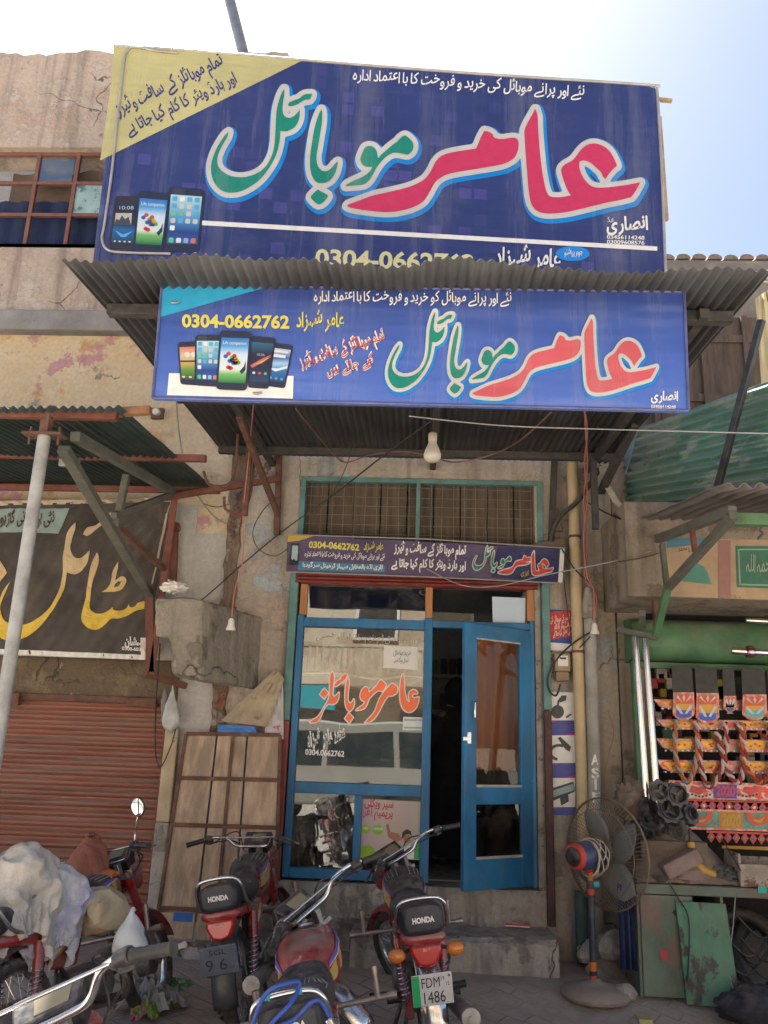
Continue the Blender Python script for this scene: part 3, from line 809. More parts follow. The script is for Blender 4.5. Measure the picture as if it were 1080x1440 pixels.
b = MB(); print_text(b, PLP, '100', (510, 1166), (518, 1166.5), 5, .004, .02, False); print_text(b, PLP, '350GB', (525, 1167), (538, 1167.5), 5, .004, .02, False); b.build('lettering', m_whitep, pst)
def pdab(pts, nm, m, off=.002):
    b = MB(); dab(b, PLP, pts, off); b.build(nm, m, pst)
m_skin = flat('printed skin', (.36, .17, .09))
pdab([(577, 1188), (590, 1183), (597, 1170), (599, 1172), (594, 1208), (580, 1208)], 'figure_top', flat('green print', (.04, .42, .09)))
pdab([(566, 1196), (573, 1188), (583, 1190), (582, 1208), (566, 1207)], 'figure_shirt', m_whitep, .003)
pdab(disc(572, 1179, 5, 6.5), 'figure_face', m_skin, .004)
pdab([(565, 1178), (566, 1170), (572, 1166), (578, 1169), (579, 1177), (576, 1173), (570, 1173), (567, 1179)], 'figure_hair', m_blackp, .005)
pdab([(543, 1160), (546, 1158), (549, 1170), (560, 1172), (566, 1180), (558, 1184), (546, 1177)], 'figure_arm', m_skin, .003)
pdab([(593, 1146), (596, 1146), (598, 1160), (595, 1172)], 'figure_arm', m_skin, .003)
# ================================================================ printed phones
def phone(mb_parent, pl, q, kind, off):
    body = flat('phone body', (.02, .025, .05), .4, .06)
    b = MB(); dab(b, pl, rrect(q, .16), off, 0); o = b.build('phone_picture', body if kind != 'htc' else flat('phone dark', (.02, .02, .03)), mb_parent)
    zs = [pl.at(*p).z for p in q]; lo, hi = min(zs), max(zs)
    s = sub(q, .07, .12, .93, .88)
    key = '%s %.2f' % (kind, lo)
    gr = {'galaxy': [(0, (.02, .14, .05)), (.2, (.16, .42, .12)), (.3, (.6, .65, .6)), (.62, (.5, .62, .72)), (.8, (.07, .3, .6)), (1, (.03, .14, .42))],
          'apple': [(0, (.05, .1, .3)), (.25, (.02, .05, .22)), (.55, (.08, .3, .55)), (1, (.4, .62, .68))],
          'htc': [(0, (.02, .05, .1)), (.3, (.02, .12, .3)), (.45, (.02, .03, .06)), (.7, (.02, .02, .04)), (1, (.02, .03, .05))],
          'field': [(0, (.05, .07, .03)), (.3, (.1, .25, .04)), (.5, (.5, .32, .1)), (.7, (.5, .42, .32)), (1, (.55, .12, .06))],
          'xperia': [(0, (.03, .05, .12)), (.4, (.02, .02, .04)), (.7, (.02, .02, .05)), (1, (.03, .12, .2))],
          'wave': [(0, (.02, .04, .1)), (.35, (.03, .15, .4)), (.55, (.3, .5, .65)), (.7, (.03, .1, .3)), (1, (.5, .55, .6))]}[kind]
    b = MB(); dab(b, pl, s, off+.0015); b.build('screen', grad('screen '+key, gr, 2, lo+.12*(hi-lo), lo+.88*(hi-lo), .4), o)
    rnd = random.Random(3)
    def put(col, pts, k=.003):
        b = MB()
        for z in pts: dab(b, pl, z, off+k)
        b.build('icons', flat('print %.2f %.2f %.2f' % col, col, .5, .04), o)
    sw = hypot(s[1][0]-s[0][0], s[1][1]-s[0][1])
    if kind == 'galaxy':
        b = MB(); print_text(b, pl, 'Life companion', bil(s, .08, .15), bil(s, .92, .15), sw*.17, off+.003, 0, False); b.build('lettering', m_whitep, o)
        for col, us in (((.55, .05, .04), ((.3, .36), (.52, .40), (.33, .66), (.42, .68))), ((.04, .1, .4), ((.2, .42), (.36, .52), (.5, .56))), ((.6, .4, .05), ((.62, .5), (.56, .46))), ((.1, .35, .08), ((.44, .45), (.68, .55))), ((.2, .03, .1), ((.46, .5), (.58, .56)))):
            put(col, [disc(*bil(s, u, v), sw*.085, sw*.075, 10) for u, v in us])
        put((.02, .03, .06), [[bil(s, .75, .74), bil(s, .9, .62), bil(s, .95, .5), bil(s, .97, .7), bil(s, .85, .8)]])
    elif kind == 'apple':
        for i in range(4):
            for j in range(5):
                u, v = .06+.24*i, .03+.15*j
                if j == 4 and i > 0: continue
                put([(.7, .7, .7), (.1, .35, .55), (.15, .45, .2), (.5, .5, .45)][rnd.randrange(4)], [rrect(sub(s, u, v, u+.16, v+.10), .25)])
        for i, col in enumerate(((.08, .5, .2), (.6, .65, .7), (.2, .4, .7), (.6, .15, .1))): put(col, [rrect(sub(s, .06+.24*i, .88, .22+.24*i, .98), .25)])
        b = MB(); dab(b, pl, sub(q, .1, .02, .45, .115), off+.0012); b.build('shade', flat('phone shade', (.03, .04, .07)), o)
    elif kind == 'htc':
        put((.45, .4, .35), [sub(s, .05, .27, .8, .55)]); put((.05, .06, .08), [[bil(s, .05, .55), bil(s, .1, .42), bil(s, .25, .45), bil(s, .35, .33), bil(s, .5, .42), bil(s, .65, .36), bil(s, .8, .55)]], .0045)
        b = MB(); print_text(b, pl, '10:08', bil(s, .2, .18), bil(s, .85, .18), sw*.24, off+.003, 0, False); b.build('lettering', flat('grey print', (.4, .45, .5)), o)
        put((.6, .6, .6), [disc(*bil(s, .15+.22*i, .97), sw*.055, sw*.04, 8) for i in range(4)]); put((.1, .35, .75), [[bil(s, .1, .7), bil(s, .5, .8), bil(s, .9, .7), bil(s, .6, .86), bil(s, .4, .86)]])
    elif kind == 'xperia':
        put((.5, .1, .12), [[bil(s, .0, .6), bil(s, .5, .42), bil(s, 1, .28), bil(s, .6, .5), bil(s, .1, .66)]]); put((.5, .35, .1), [[bil(s, .1, .6), bil(s, .6, .45), bil(s, 1, .33), bil(s, .55, .53)]], .004)
        for i, col in enumerate(((.6, .55, .5), (.5, .1, .08), (.1, .45, .3))): put(col, [disc(*bil(s, .2+.3*i, .78), sw*.07, sw*.06, 8)])
        b = MB(); print_text(b, pl, '10:35', bil(s, .3, .34), bil(s, .65, .34), sw*.15, off+.003, 0, False); b.build('lettering', flat('grey print', (.4, .45, .5)), o)
    elif kind == 'wave':
        put((.6, .65, .68), [[bil(s, .0, .62), bil(s, .5, .6), bil(s, 1, .48), bil(s, 1, .56), bil(s, .4, .7)], sub(s, .1, .06, .9, .12), sub(s, .05, .18, .8, .27)]); put((.1, .3, .6), [disc(*bil(s, .2+.3*i, .9), sw*.08, sw*.07, 8) for i in range(3)])
    else:
        put((.03, .04, .03), [sub(s, .0, .42, 1, .47)]); put((.6, .58, .5), [disc(*bil(s, .35+.3*i, .24), sw*.13, sw*.12, 10) for i in range(2)]+[sub(s, .05, .9, .2, .95), sub(s, .4, .9, .55, .95), sub(s, .7, .9, .85, .95)])
    return o
def flex_finish(N, v, bs, base):
    """the sag, creases, dust streaks and gloss of printed vinyl sheet"""
    st = N.noise(N.coord((3.2, 3.2, .22)), 1.3, 7, .68, .46, .74)
    base = N.mix(N.math('MULTIPLY', st, .20), base, (.34, .33, .31))
    base = N.mix(N.math('MULTIPLY', N.noise(v, 1.1, 8, .75, .5, .75), .16), base, (.30, .29, .28))
    N.l(base, bs.inputs['Base Color'])
    rr = N.n('MapRange'); rr.inputs[3].default_value = .22; rr.inputs[4].default_value = .5; N.l(st, rr.inputs[0]); N.l(rr.outputs[0], bs.inputs['Roughness'])
    h = N.math('ADD', N.noise(N.coord((.55, .55, 3.0)), 1.0, 3, .5, 0, 1), N.math('MULTIPLY', N.noise(v, 1.4, 2, .5, 0, 1), .8))
    N.bump(h, .32, .10, bs)
def flex(name, col):
    if name in _M: return _M[name]
    m, t, bs = nodes_of(name); N = NT(t); v = N.coord()
    flex_finish(N, v, bs, N.mix(N.noise(v, 2.1, 5, .6, .3, .7), tuple(x*.85 for x in col), col))
    _M[name] = m; return m
def sheet_print(name, col, col2, lo, hi):
    if name in _M: return _M[name]
    m, t, bs = nodes_of(name); N = NT(t); v = N.coord()
    ck = N.n('TexBrick'); ck.offset = 0; ck.inputs['Scale'].default_value = 1; ck.inputs['Brick Width'].default_value = .13; ck.inputs['Row Height'].default_value = .13; ck.inputs['Mortar Size'].default_value = .012
    mp = N.n('Mapping'); mp.inputs['Rotation'].default_value = (radians(90), 0, 0); N.l(v, mp.inputs[0]); N.l(mp.outputs[0], ck.inputs['Vector'])
    wn = N.n('TexWhiteNoise', noise_dimensions='3D'); fl = N.n('VectorMath', operation='FLOOR'); dv = N.n('VectorMath', operation='SCALE'); N.l(v, dv.inputs[0]); dv.inputs['Scale'].default_value = 1/.13
    N.l(dv.outputs[0], fl.inputs[0]); sp = N.n('VectorMath', operation='MULTIPLY'); N.l(fl.outputs[0], sp.inputs[0]); sp.inputs[1].default_value = (1, 0, 1); N.l(sp.outputs[0], wn.inputs['Vector'])
    th = N.n('MapRange'); th.inputs[1].default_value = .72; th.inputs[2].default_value = .95; N.l(wn.outputs['Value'], th.inputs[0])
    k = N.math('MULTIPLY', N.math('MULTIPLY', th.outputs[0], N.math('SUBTRACT', 1, ck.outputs['Fac'])), N.noise(v, .55, 2, .5, .42, .6))
    base = N.mix(N.noise(v, .9, 4, .6, .3, .7), tuple(x*.8 for x in col), col)
    base = N.mix(N.math('MULTIPLY', k, .8), base, col2)
    flex_finish(N, v, bs, base)
    _M[name] = m; return m
# ================================================================ big rooftop sign
A, Bq, Cq, Dq = P(159, 62, -1.0), P(922, 121, -.55), P(938, 368, -.55), P(129, 356, -1.0)
PL1 = Plane.three(A, Bq, Dq)
big = thing('rooftop_sign', 'large navy rooftop sign with huge red and green name and pale yellow corner', 'sign', (-.4, -.6, 5.3))
corners = [(165, 62), (922, 121), (936, 400), (124, 395)]
prof = [(165, 61), (240, 68), (420, 84), (660, 103), (905, 119), (922, 123), (925, 140), (930, 250), (936, 400), (128, 385), (132, 350), (146, 235), (157, 120), (160, 68)]
b = MB(); b.prism([PL1.at(x, y, 0) for x, y in prof], tuple(-PL1.n*.11))
b.build('panel', sheet_print('navy chequer print', (.031, .044, .155), (.065, .062, .24), 0, 0), big, 0, .012)
b = MB(); dab(b, PL1, [(165, 62), (240, 69), (424, 86), (141, 226), (146, 190), (157, 118), (160, 68)], .003); b.build('corner_panel', flex('pale yellow print', (.50, .455, .20)), big)
b = MB(); print_text(b, PL1, 'تمام موبائلز کے سافٹ وئیرز', (316, 92), (163, 165), 24, .005, .018); print_text(b, PL1, 'اور ہارڈ ویئر کا کام کیا جاتا ہے', (334, 116), (177, 192), 22, .005, .018)
b.build('lettering', flat('navy print', (.03, .03, .16), .4), big)
b = MB(); print_text(b, PL1, 'نئے اور پرانے موبائل کی خرید و فروخت کا با اعتماد ادارہ', (821, 137), (492, 112), 20, .004, .012); b.build('lettering', m_whitep, big); b = MB(); dab(b, PL1, [(284, 310.5), (924, 347), (924, 353), (284, 317)], .004); b.build('stripe', m_whitep, big); b = MB()
print_text(b, PL1, 'عامر شہزاد', (788, 377), (690, 373), 34, .004, .02); print_text(b, PL1, 'انصاری', (911, 323), (848, 325), 25, .005, .03, True, 0, .15); print_text(b, PL1, 'ایڈ', (862, 313), (851, 313), 8, .005)
print_text(b, PL1, '03456114248', (853, 336), (906, 337.5), 7.5, .005, .02, False); print_text(b, PL1, '03009608576', (853, 343), (906, 344.5), 7.5, .005, .02, False)
b.build('lettering', m_whitep, big)
b = MB(); print_text(b, PL1, '0304-0662762', (443, 374), (667, 382), 33, .005, .03, False); b.build('lettering', mat('cream print', (.6, .57, .3), .5, 0, .1, .08, 4, 0), big)
b = MB(); dab(b, PL1, disc(805, 357, 24, 10.5, 28, 0), .004); b.build('badge', flat('bright blue print', (.01, .22, .62), .4), big)
b = MB(); print_text(b, PL1, 'جوہر پراشٹو', (819, 359), (792, 360), 11, .006, .01); b.build('lettering', m_whitep, big)
m_nred = flex('crimson print', (.46, .09, .145))
m_ngreen = flex('emerald print', (.014, .225, .155))
m_nwhite = flex('off white print', (.54, .525, .49))
m_nblue = flex('azure print', (.01, .21, .58))
def name_on(pl, parent, T, step=.002, off=.003, red=None, simple=False):
    if not simple:
        b = MB(); print_shape(b, pl, NAME_BLUE, off, lambda x, y: T(x+1.6, y+3.2)); b.build('name_shadow', m_nblue, parent)
    b = MB(); print_shape(b, pl, NAME_WHITE, off+step, T); b.build('name_outline', m_nwhite, parent)
    b = MB(); print_shape(b, pl, NAME_RED, off+2*step, T); b.build('name_lettering', red or m_nred, parent)
    b = MB(); print_shape(b, pl, NAME_GREEN, off+2*step, T); b.build('name_lettering', m_ngreen, parent)
name_on(PL1, big, lambda x, y: (x, y))
phone(big, PL1, [(162, 276), (197, 276), (190, 352), (153, 350)], 'htc', .004)
phone(big, PL1, [(238, 263), (289, 267), (280, 355), (230, 354)], 'apple', .006)
phone(big, PL1, [(195, 269), (240, 273), (229, 356), (187, 354)], 'galaxy', .009)
b = MB(); b.tube(smoothpath([PL1.at(x, y, .012) for x, y in ((250, 76), (220, 73), (195, 68), (183, 69), (176, 82), (171, 120), (158, 240), (147, 318), (144, 336), (150, 351), (170, 356), (240, 358))], 5), .011, 8)
b.tube(smoothpath([PL1.at(x, y, .0) for x, y in ((160, 64), (240, 69), (420, 84), (660, 103), (905, 119), (921, 123), (925, 140), (931, 250), (936, 385))], 4), .014, 8)
b.build('rim', mat('cream rim', (.42, .40, .36), .4, .3, .3, .2, 6, .1), big, 50)
b = MB(); b.bar(P(927, 165, -.5), P(937, 310, -.5), .035, .03); b.bar(P(945, 142, -.52), P(915, 139, -.52), .03, .03)
b.build('batten', mat('raw batten', (.42, .3, .17), .8, 0, .2, .3, 6, .2), big)
b = MB()
for k in (0, .35, .7, 1):
    b = MB(); p0 = PL1.at(200+690*k, 180, -.12); b.bar(p0, (p0.x, .6, p0.z-.6), .04, .04); b.bar((p0.x, p0.y+.02, 5.6), (p0.x, p0.y+.02, 7.1), .04, .04); b.build('support', m_iron, big)
# pole behind the sign
pz = P(345, 84, -.1); q0 = P(341, 70, .5); q1 = P(318, -20, .5)
b = MB(); d = (q1-q0).normalized(); b.tube([q0-d*1.5, q1+d*.6], .06, 12)
tag(b.build('utility_pole', m_alu, None, 40), 'leaning grey steel pole rising behind the rooftop sign', 'pole')

# ================================================================ tin awning over the shop
def corrugated(x0, x1, ya, za, yb, zb, pitch, amp, bend=None, per=8, thick=.0, ny=10, jag=.0, sag=.0):
    """ridges run along y; (ya,za) wall end, (yb,zb) street end"""
    b = MB(); nx = int((x1-x0)/pitch*per); rows = []
    rj = [random.uniform(-jag, jag) for _ in range(int((x1-x0)/.75)+2)]
    for j in range(ny+1):
        t = j/ny; row = []
        for i in range(nx+1):
            x = x0+(x1-x0)*i/nx; k = int((x-x0)/.75)
            tt = t+(rj[k] if j == ny else 0)
            y = ya+(yb-ya)*tt; z = za+(zb-za)*tt+amp*sin(2*pi*(x-x0)/pitch)+.003*(k % 2)+sag*sin(pi*t)*0
            z += .018*noise3((x*1.1, y*1.1, 3), 1)
            p = Vector((x, y, z))
            if bend: p = bend(p, t, (x-x0)/(x1-x0))
            row.append(p)
        rows.append(row)
    b.loft(rows, False, False)
    return b
def solid(o, t): m = o.modifiers.new('sheet', 'SOLIDIFY'); m.thickness = t; m.offset = 0
aw = thing('tin_awning', 'dark corrugated tin awning over the shop entrance, holding up the blue hanging sign', 'awning', (-.05, -1.7, 3.8))
def bend(p, t, u):
    if t > .9: p.z += .05*noise3((p.x*1.5, 0, 0), 1)*(t-.9)*10
    return p
zf = P(590, 362, -3.4).z
o = corrugated(-1.73, 1.62, -.03, 4.0, -3.4, zf-.035, .052, .009, bend, 8, 0, 10, .012).build('sheet', m_tin, aw, 60); solid(o, .0025)
b = MB()
for y, z in ((-2.95, zf-.02), (-1.65, 3.86), (-.42, 3.93)): b.box(-1.68, 1.58, y-.03, y+.03, z-.06, z-.002)
b.build('purlin', m_iron, aw, 0, .003)
b = MB()
for x in (-1.3, .1, 1.42): b.bar((x, -.02, 3.92), (x, -3.02, zf-.06), .05, .05)
b.build('rafter', m_iron, aw, 0, .003)
XB = -1.22
b = MB()
b.bar(P(393, 632, -.03), P(389, 752, -.03), .05, .05, (0, 1, 0)); b.build('bracket', m_rust, aw, 0, .004)
b = MB(); b.bar(P(391, 724, -.05), (P(391, 724, -.05).x-.1, -1.35, 3.83), .045, .045); b.build('bracket', m_rust, aw, 0, .004)
b = MB(); b.bar((XB-.13, -.75, 3.25), (XB-.13, -.75, 3.86), .045, .045); b.build('bracket', m_rust, aw, 0, .004)
b = MB(); b.bar(P(780, 640, -.05), P(775, 765, -.05), .05, .05, (0, 1, 0)); b.build('bracket', m_iron, aw, 0, .004)
b = MB(); b.bar(P(845, 692, -.25), P(893, 596, -1.1), .06, .05); b.bar((1.40, -.4, 3.3), (1.40, -.4, 3.9), .05, .05); b.build('bracket', m_iron, aw, 0, .004)
b = MB(); b.tube(smoothpath([(-1.42, -.9, 3.86), (-1.42, -.9, 3.55), (-1.46, -.95, 3.43), (-1.58, -1.0, 3.42), (-1.63, -1.0, 3.52)], 6), .011, 8); b.tube(smoothpath([(-1.32, -.7, 3.8), (-1.33, -.7, 3.42), (-1.4, -.75, 3.28), (-1.5, -.75, 3.3), (-1.52, -.75, 3.4)], 6), .011, 8)
b.build('hook', m_rust, aw, 60)

# ================================================================ hanging blue sign
YS = -3.15
PL2 = Plane((0, YS, 0), (0, -1, 0))
hang = thing('hanging_sign', 'long bright blue sign hanging under the awning edge, with phone pictures on white', 'sign', (0, YS, 3.15))
qs = [(228, 401), (962, 411), (968, 578), (215, 560)]
b = MB(); b.prism([PL2.at(x, y, 0) for x, y in qs], (0, .03, 0))
s2z = [PL2.at(*p).z for p in qs]
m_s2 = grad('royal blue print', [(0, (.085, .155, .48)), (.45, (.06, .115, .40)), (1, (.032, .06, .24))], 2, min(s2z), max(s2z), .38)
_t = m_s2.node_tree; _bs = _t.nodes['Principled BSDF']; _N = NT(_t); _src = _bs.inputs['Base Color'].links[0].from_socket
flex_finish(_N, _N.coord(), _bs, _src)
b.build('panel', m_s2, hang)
b = MB(); pts = [PL2.at(x, y, .004) for x, y in qs]
for i in range(4): b.tube([pts[i], pts[(i+1) % 4]], .007, 6)
b.build('rim', mat('sign rim', (.10, .12, .3), .5, .3, .3, .3, 8, .1), hang)
b = MB(); dab(b, PL2, [(229, 402), (377, 404), (223, 447)], .003); b.build('corner_panel', flat('cyan print', (.02, .32, .55), .4), hang)
b = MB(); dab(b, PL2, [(238, 525), (413, 529), (412, 561), (235, 556)], .003); b.build('white_panel', m_whitep, hang)
b = MB(); print_text(b, PL2, 'نئے اور پرانے موبائل کو خرید و فروخت کا با اعتماد ادارہ', (719, 427), (438, 424), 19, .004, .012); print_text(b, PL2, 'انصاری', (953, 564), (912, 563), 17, .004, .03, True, 0, .15)
print_text(b, PL2, '03456114248', (915, 573), (950, 574), 5, .004, .02, False); print_text(b, PL2, '03009608576', (915, 577), (950, 578), 5, .004, .02, False); b.build('lettering', m_whitep, hang)
b = MB(); print_text(b, PL2, '0304-0662762', (256, 460), (407, 462), 24.5, .004, .035, False); print_text(b, PL2, 'عامر شہزاد', (484, 461), (413, 460), 27, .004, .02); b.build('lettering', flat('lemon print', (.62, .55, .10), .45), hang)
for dz, bo, m_ in ((.004, .06, m_whitep), (.006, .005, flat('coral print', (.55, .08, .07), .45))):
    b = MB(); print_text(b, PL2, 'تمام موبائلز کے سافٹ وئیرز', (543, 478), (421, 518), 20, dz, bo); print_text(b, PL2, 'کیے جاتے ہیں', (528, 512), (457, 530), 18, dz, bo); b.build('lettering', m_, hang)
# same artwork as on the roof: map the picture points of one sign onto the other
src = np.array([[290, 245, 1], [908, 256, 1], [748, 154, 1], [487, 292, 1]], float); dst = np.array([[541, 531], [927, 518], [829, 447], [664, 553]], float)
AF = np.linalg.lstsq(src, dst, rcond=None)[0]
def T2(x, y): r = np.array([x, y, 1.0]) @ AF; return float(r[0]), float(r[1])
name_on(PL2, hang, T2, .002, .003, flex('salmon print', (.60, .105, .115)))
phone(hang, PL2, [(250, 482), (286, 480), (284, 543), (254, 541)], 'field', .005)
phone(hang, PL2, [(368, 475), (389, 477), (404, 541)[:2], (378, 545)], 'wave', .005) if 0 else phone(hang, PL2, [(381, 482), (413, 486), (401, 547), (372, 543)], 'wave', .005)
phone(hang, PL2, [(275, 472), (313, 472), (309, 545), (274, 543)], 'apple', .008)
phone(hang, PL2, [(352, 473), (389, 476), (378, 548), (349, 546)], 'xperia', .008)
phone(hang, PL2, [(310, 466), (355, 468), (348, 551), (304, 549)], 'galaxy', .012)
for x, y in ((247, 427), (362, 554)): MB().tube([PL2.at(x-5, y, .01), PL2.at(x+1, y+2, .02), PL2.at(x+6, y-1, .01)], .006, 6).build('hanger_tab', m_alu, hang)
for x in (255, 430, 620, 800, 940):
    p = PL2.at(x, 404, -.03); MB().tube([p, (p.x, YS+.02, 3.86)], .006, 6).build('hanger', m_iron, hang)

# ================================================================ cloth sign over the door
Y3 = -.16
q3 = [(404, 752), (794, 772), (790, 820), (402, 803)]
def ripple(x, y): return .012*sin(x*.07+y*.05)+.014*noise3((x*.012, y*.03, 0), 1)
class Cloth:
    def __init__(s, pl, f): s.pl, s.f, s.n = pl, f, pl.n
    def at(s, x, y, off=0): return s.pl.at(x, y, off+s.f(x, y))
PL3 = Cloth(Plane((0, Y3, 0), (0, -1, 0)), ripple)
cl = thing('cloth_sign', 'narrow purple cloth banner strung above the door under the barred vent', 'banner', (P(600, 800, Y3).x, Y3, P(600, 812, Y3).z))
def cloth_mesh(q, pl, nu=60, nv=10, off=0):
    b = MB(); b.loft([[pl.at(*bil(q, i/nu, j/nv), off) for i in range(nu+1)] for j in range(nv+1)], False, False); return b
b = cloth_mesh(q3, PL3); o = b.build('cloth', mat('purple cloth print', (.075, .05, .12), .6, 0, .25, .2, 3, .1), cl, 60)
b = cloth_mesh([(700, 768), (786, 772), (784, 819), (690, 812)], PL3, 20, 8, .0015); b.build('dark_panel', flat('deep blue cloth', (.02, .02, .09)), cl, 60)
b = cloth_mesh([(788, 772), (794, 772), (790, 821), (784, 820)], PL3, 2, 4, .002); b.build('hem', m_paper, cl, 60)
b = cloth_mesh([(405, 752), (441, 754), (420, 760), (404, 762)], PL3, 6, 2, .003); b.build('corner_panel', flat('mustard print', (.5, .34, .04)), cl)
b = cloth_mesh([(420, 789), (541, 795), (541, 805), (419, 802)], PL3, 12, 2, .003); b.build('blue_panel', flat('steel blue print', (.05, .2, .33)), cl)
b = cloth_mesh([(409, 764), (421, 764), (419, 794), (406, 794)], PL3, 3, 2, .003); b.build('phone_picture', m_blackp, cl)
b = cloth_mesh([(411, 767), (419, 767), (418, 788), (409, 788)], PL3, 3, 2, .005); b.build('phone_screen', flat('pale screen', (.3, .4, .42)), cl)
b = MB(); print_text(b, PL3, '0304-0662762', (434, 770), (505, 774), 12.5, .006, .035, False); print_text(b, PL3, 'عامر شہزاد', (539, 775), (510, 773), 14, .006, .02); b.build('lettering', flat('lemon print', (.62, .55, .10)), cl)
b = MB(); print_text(b, PL3, 'نئے اور پرانے موبائل کی خرید و فروخت کا با اعتماد ادارہ', (541, 787), (427, 782), 9.5, .006, .02); print_text(b, PL3, 'لاری اڈہ بالمقابل شہباز ٹرمینل سرگودھا'.replace('ھ', 'ہ'), (538, 801), (424, 797), 8, .006, .03, True, 0, .05)
print_text(b, PL3, 'تمام موبائلز کے سافٹ وئیرز', (655, 781), (552, 776), 16, .006, .035); print_text(b, PL3, 'اور ہارڈ ویئر کا کام کیا جاتا ہے', (655, 801), (548, 797), 15, .006, .035); b.build('lettering', m_whitep, cl)
b = MB(); print_text(b, PL3, 'ایزی', (743, 809), (731, 808), 10, .006, .02); b.build('lettering', flat('mustard print', (.5, .34, .04)), cl)
dst3 = np.array([[664, 795], [779, 799], [750, 775], [700, 806]], float)
AF3 = np.linalg.lstsq(src, dst3, rcond=None)[0]
name_on(PL3, cl, lambda x, y: tuple(float(v) for v in np.array([x, y, 1.0]) @ AF3), .003, .005, flat('scarlet print', (.55, .05, .04)), True)
b = MB(); b.tube([PL3.at(403, 752, .01), PL3.at(600, 758, .01), PL3.at(795, 771, .01)], .006, 6); b.tube([PL3.at(402, 804, .01), PL3.at(600, 812, .01), PL3.at(790, 821, .01)], .006, 6); b.build('string', m_wireg, cl)
b = MB(); b.prism([P(735, 768, -.1), P(793, 757, -.1), P(794, 774, -.1)], (0, .004, 0)); b.build('backing_flap', mat('brown flap', (.16, .11, .08), .9), cl)
# ================================================================ left building
left = thing('left_building', 'two storey peach and yellow plastered building with a red framed upper window', 'building', (-4.3, .1, 0))
wx0, wx1, wz0, wz1 = -4.75, P(141, 330, .03).x, P(60, 343, .03).z, P(60, 207, .03).z
zs0, zs1 = P(100, 470).z, P(100, 442).z
b = ragged(-7, -1.46, wz1, P(200, 72).z, .03, .4, 70, .05, 3)
b.box(-7, -1.5, .03, .4, zs1-.1, wz0); b.box(-7, wx0, .03, .4, wz0, wz1); b.box(wx1, -1.5, .03, .4, wz0, wz1)
b.build('upper_wall', m_upper, left)
MB().box(-7, -1.5, -.09, .35, zs0, zs1).build('slab_band', mat('grey cement band', (.26, .25, .24), .9, 0, .4, .3, 3, .5, (.16, .12, .09), .62), left, 0, .015)
b = MB(); b.box(-7, -1.93, .03, .35, 3.55, zs0); b.build('wall', m_yellow, left)
b = MB(); b.box(-7, -1.93, .02, .35, 2.2, 3.548); b.build('wall', m_white, left)
b = MB(); b.box(-1.93, -1.62, .028, .35, 3.3, zs0); b.build('wall', m_yellow, left)
b = MB(); b.box(-1.93, -1.62, .024, .35, 2.2, 3.298); b.build('wall', m_white, left)
b = MB(); nz = 110                                # ragged band of bared masonry between the two fronts
rows = []
for j in range(nz+1):
    z = .25+3.8*j/nz
    l_, r_ = -1.655+.035*noise3((z*3, 1, 0), 1.2), -1.525+.03*noise3((z*3.7, 5, 0), 1.2)
    rows.append([Vector((l_+(r_-l_)*i/10, .02-(.035 if 0 < i < 10 else 0)-.03*abs(noise3((i*.3, z*5, 2), 1.3))*(0 < i < 10), z)) for i in range(11)])
b.loft(rows, False, False); b.build('broken_edge', m_brick, left, 30)
b = MB(); zz = 2.55
while zz < 2.62:
    h = random.uniform(.07, .13); x0 = P(338, 850-(zz-2.5)*130).x
    b.box(-1.66+random.uniform(-.03, .02), -1.53+random.uniform(-.05, .03), -.006-random.uniform(0, .016), .05, zz, zz+h*.97); zz += h
b.build('bare_brick', mat('bare brick', (.26, .09, .06), .9, 0, .35, .3, 6, .5), left, 0, .012)
b = MB(); b.box(-7, -1.95, .0, .35, 1.84, 2.198); b.build('lintel', m_grit, left, 0, .01)
b = MB(); b.box(-1.95, -1.63, .026, .35, 0, 2.198); b.build('wall', m_white, left)
b = MB(); b.box(-2.01, -1.90, -.035, .05, .95, 1.66); b.build('pillar', mat('cream chipped plaster', (.52, .42, .27), .9, 0, .3, .2, 4, .5, (.25, .2, .16), .6), left, 0, .012)
b = MB(); b.box(-2.012, -1.9, -.04, .05, 0, .948); b.build('pillar', m_conc, left, 0, .012)
b = MB()
for x in (wx0,): b.box(wx0, wx1, .03, .33, wz0-.04, wz0+.0)
b.box(-7, -1.5, 3.0, 3.2, .1, 8); b.box(-7, -1.9, .41, 3.0, zs0, zs1); b.box(-7, -1.5, .41, 3.0, wz1+.35, wz1+.45); b.box(-1.52, -1.46, .41, 3.0, zs1, wz1+.34)
b.build('inner_wall', m_int, left)
# window
YW = .12
f = MB()
xs = [wx0, P(50, 270, YW).x-.0, P(105, 270, YW).x, wx1]
def wp(px, py): return P(px, py, YW)
for x in (-4.62, wp(48, 270).x, wp(104, 270).x, wx1-.03): f.box(x-.02, x+.02, YW-.02, YW+.02, wz0, wz1)
for z in (wz0+.0, wz0+(wz1-wz0)*.33, wz0+(wz1-wz0)*.66, wz1-.035): f.box(wx0, wx1, YW-.017, YW+.023, z, z+.035)
win = f.build('window', mat('red oxide frame', (.19, .075, .05), .6, 0, .25, .2, 8, .15), left, 0, .004)
b = MB(); b.box(-4.6, wx1, YW+.001, YW+.004, wz0+.03, wz1-.03)
px = wp(50, 240)
b = MB(); b.box(wp(51, 240).x, wp(103, 240).x, YW+.0, YW+.005, wz0+(wz1-wz0)*.66+.03, wz1-.03); b.build('pane', glass('blue grey pane', (.4, .5, .6), .3, .6, .5), win)
b = MB(); b.box(wp(106, 240).x, wx1-.05, YW+.0, YW+.005, wz0+(wz1-wz0)*.33+.03, wz0+(wz1-wz0)*.66); b.build('pane', mat('pale patterned pane', (.30, .45, .42), .5, 0, .2, .2, 4, 0, (.10, .16, .17), .54, (1, 1, 1), 7), win)
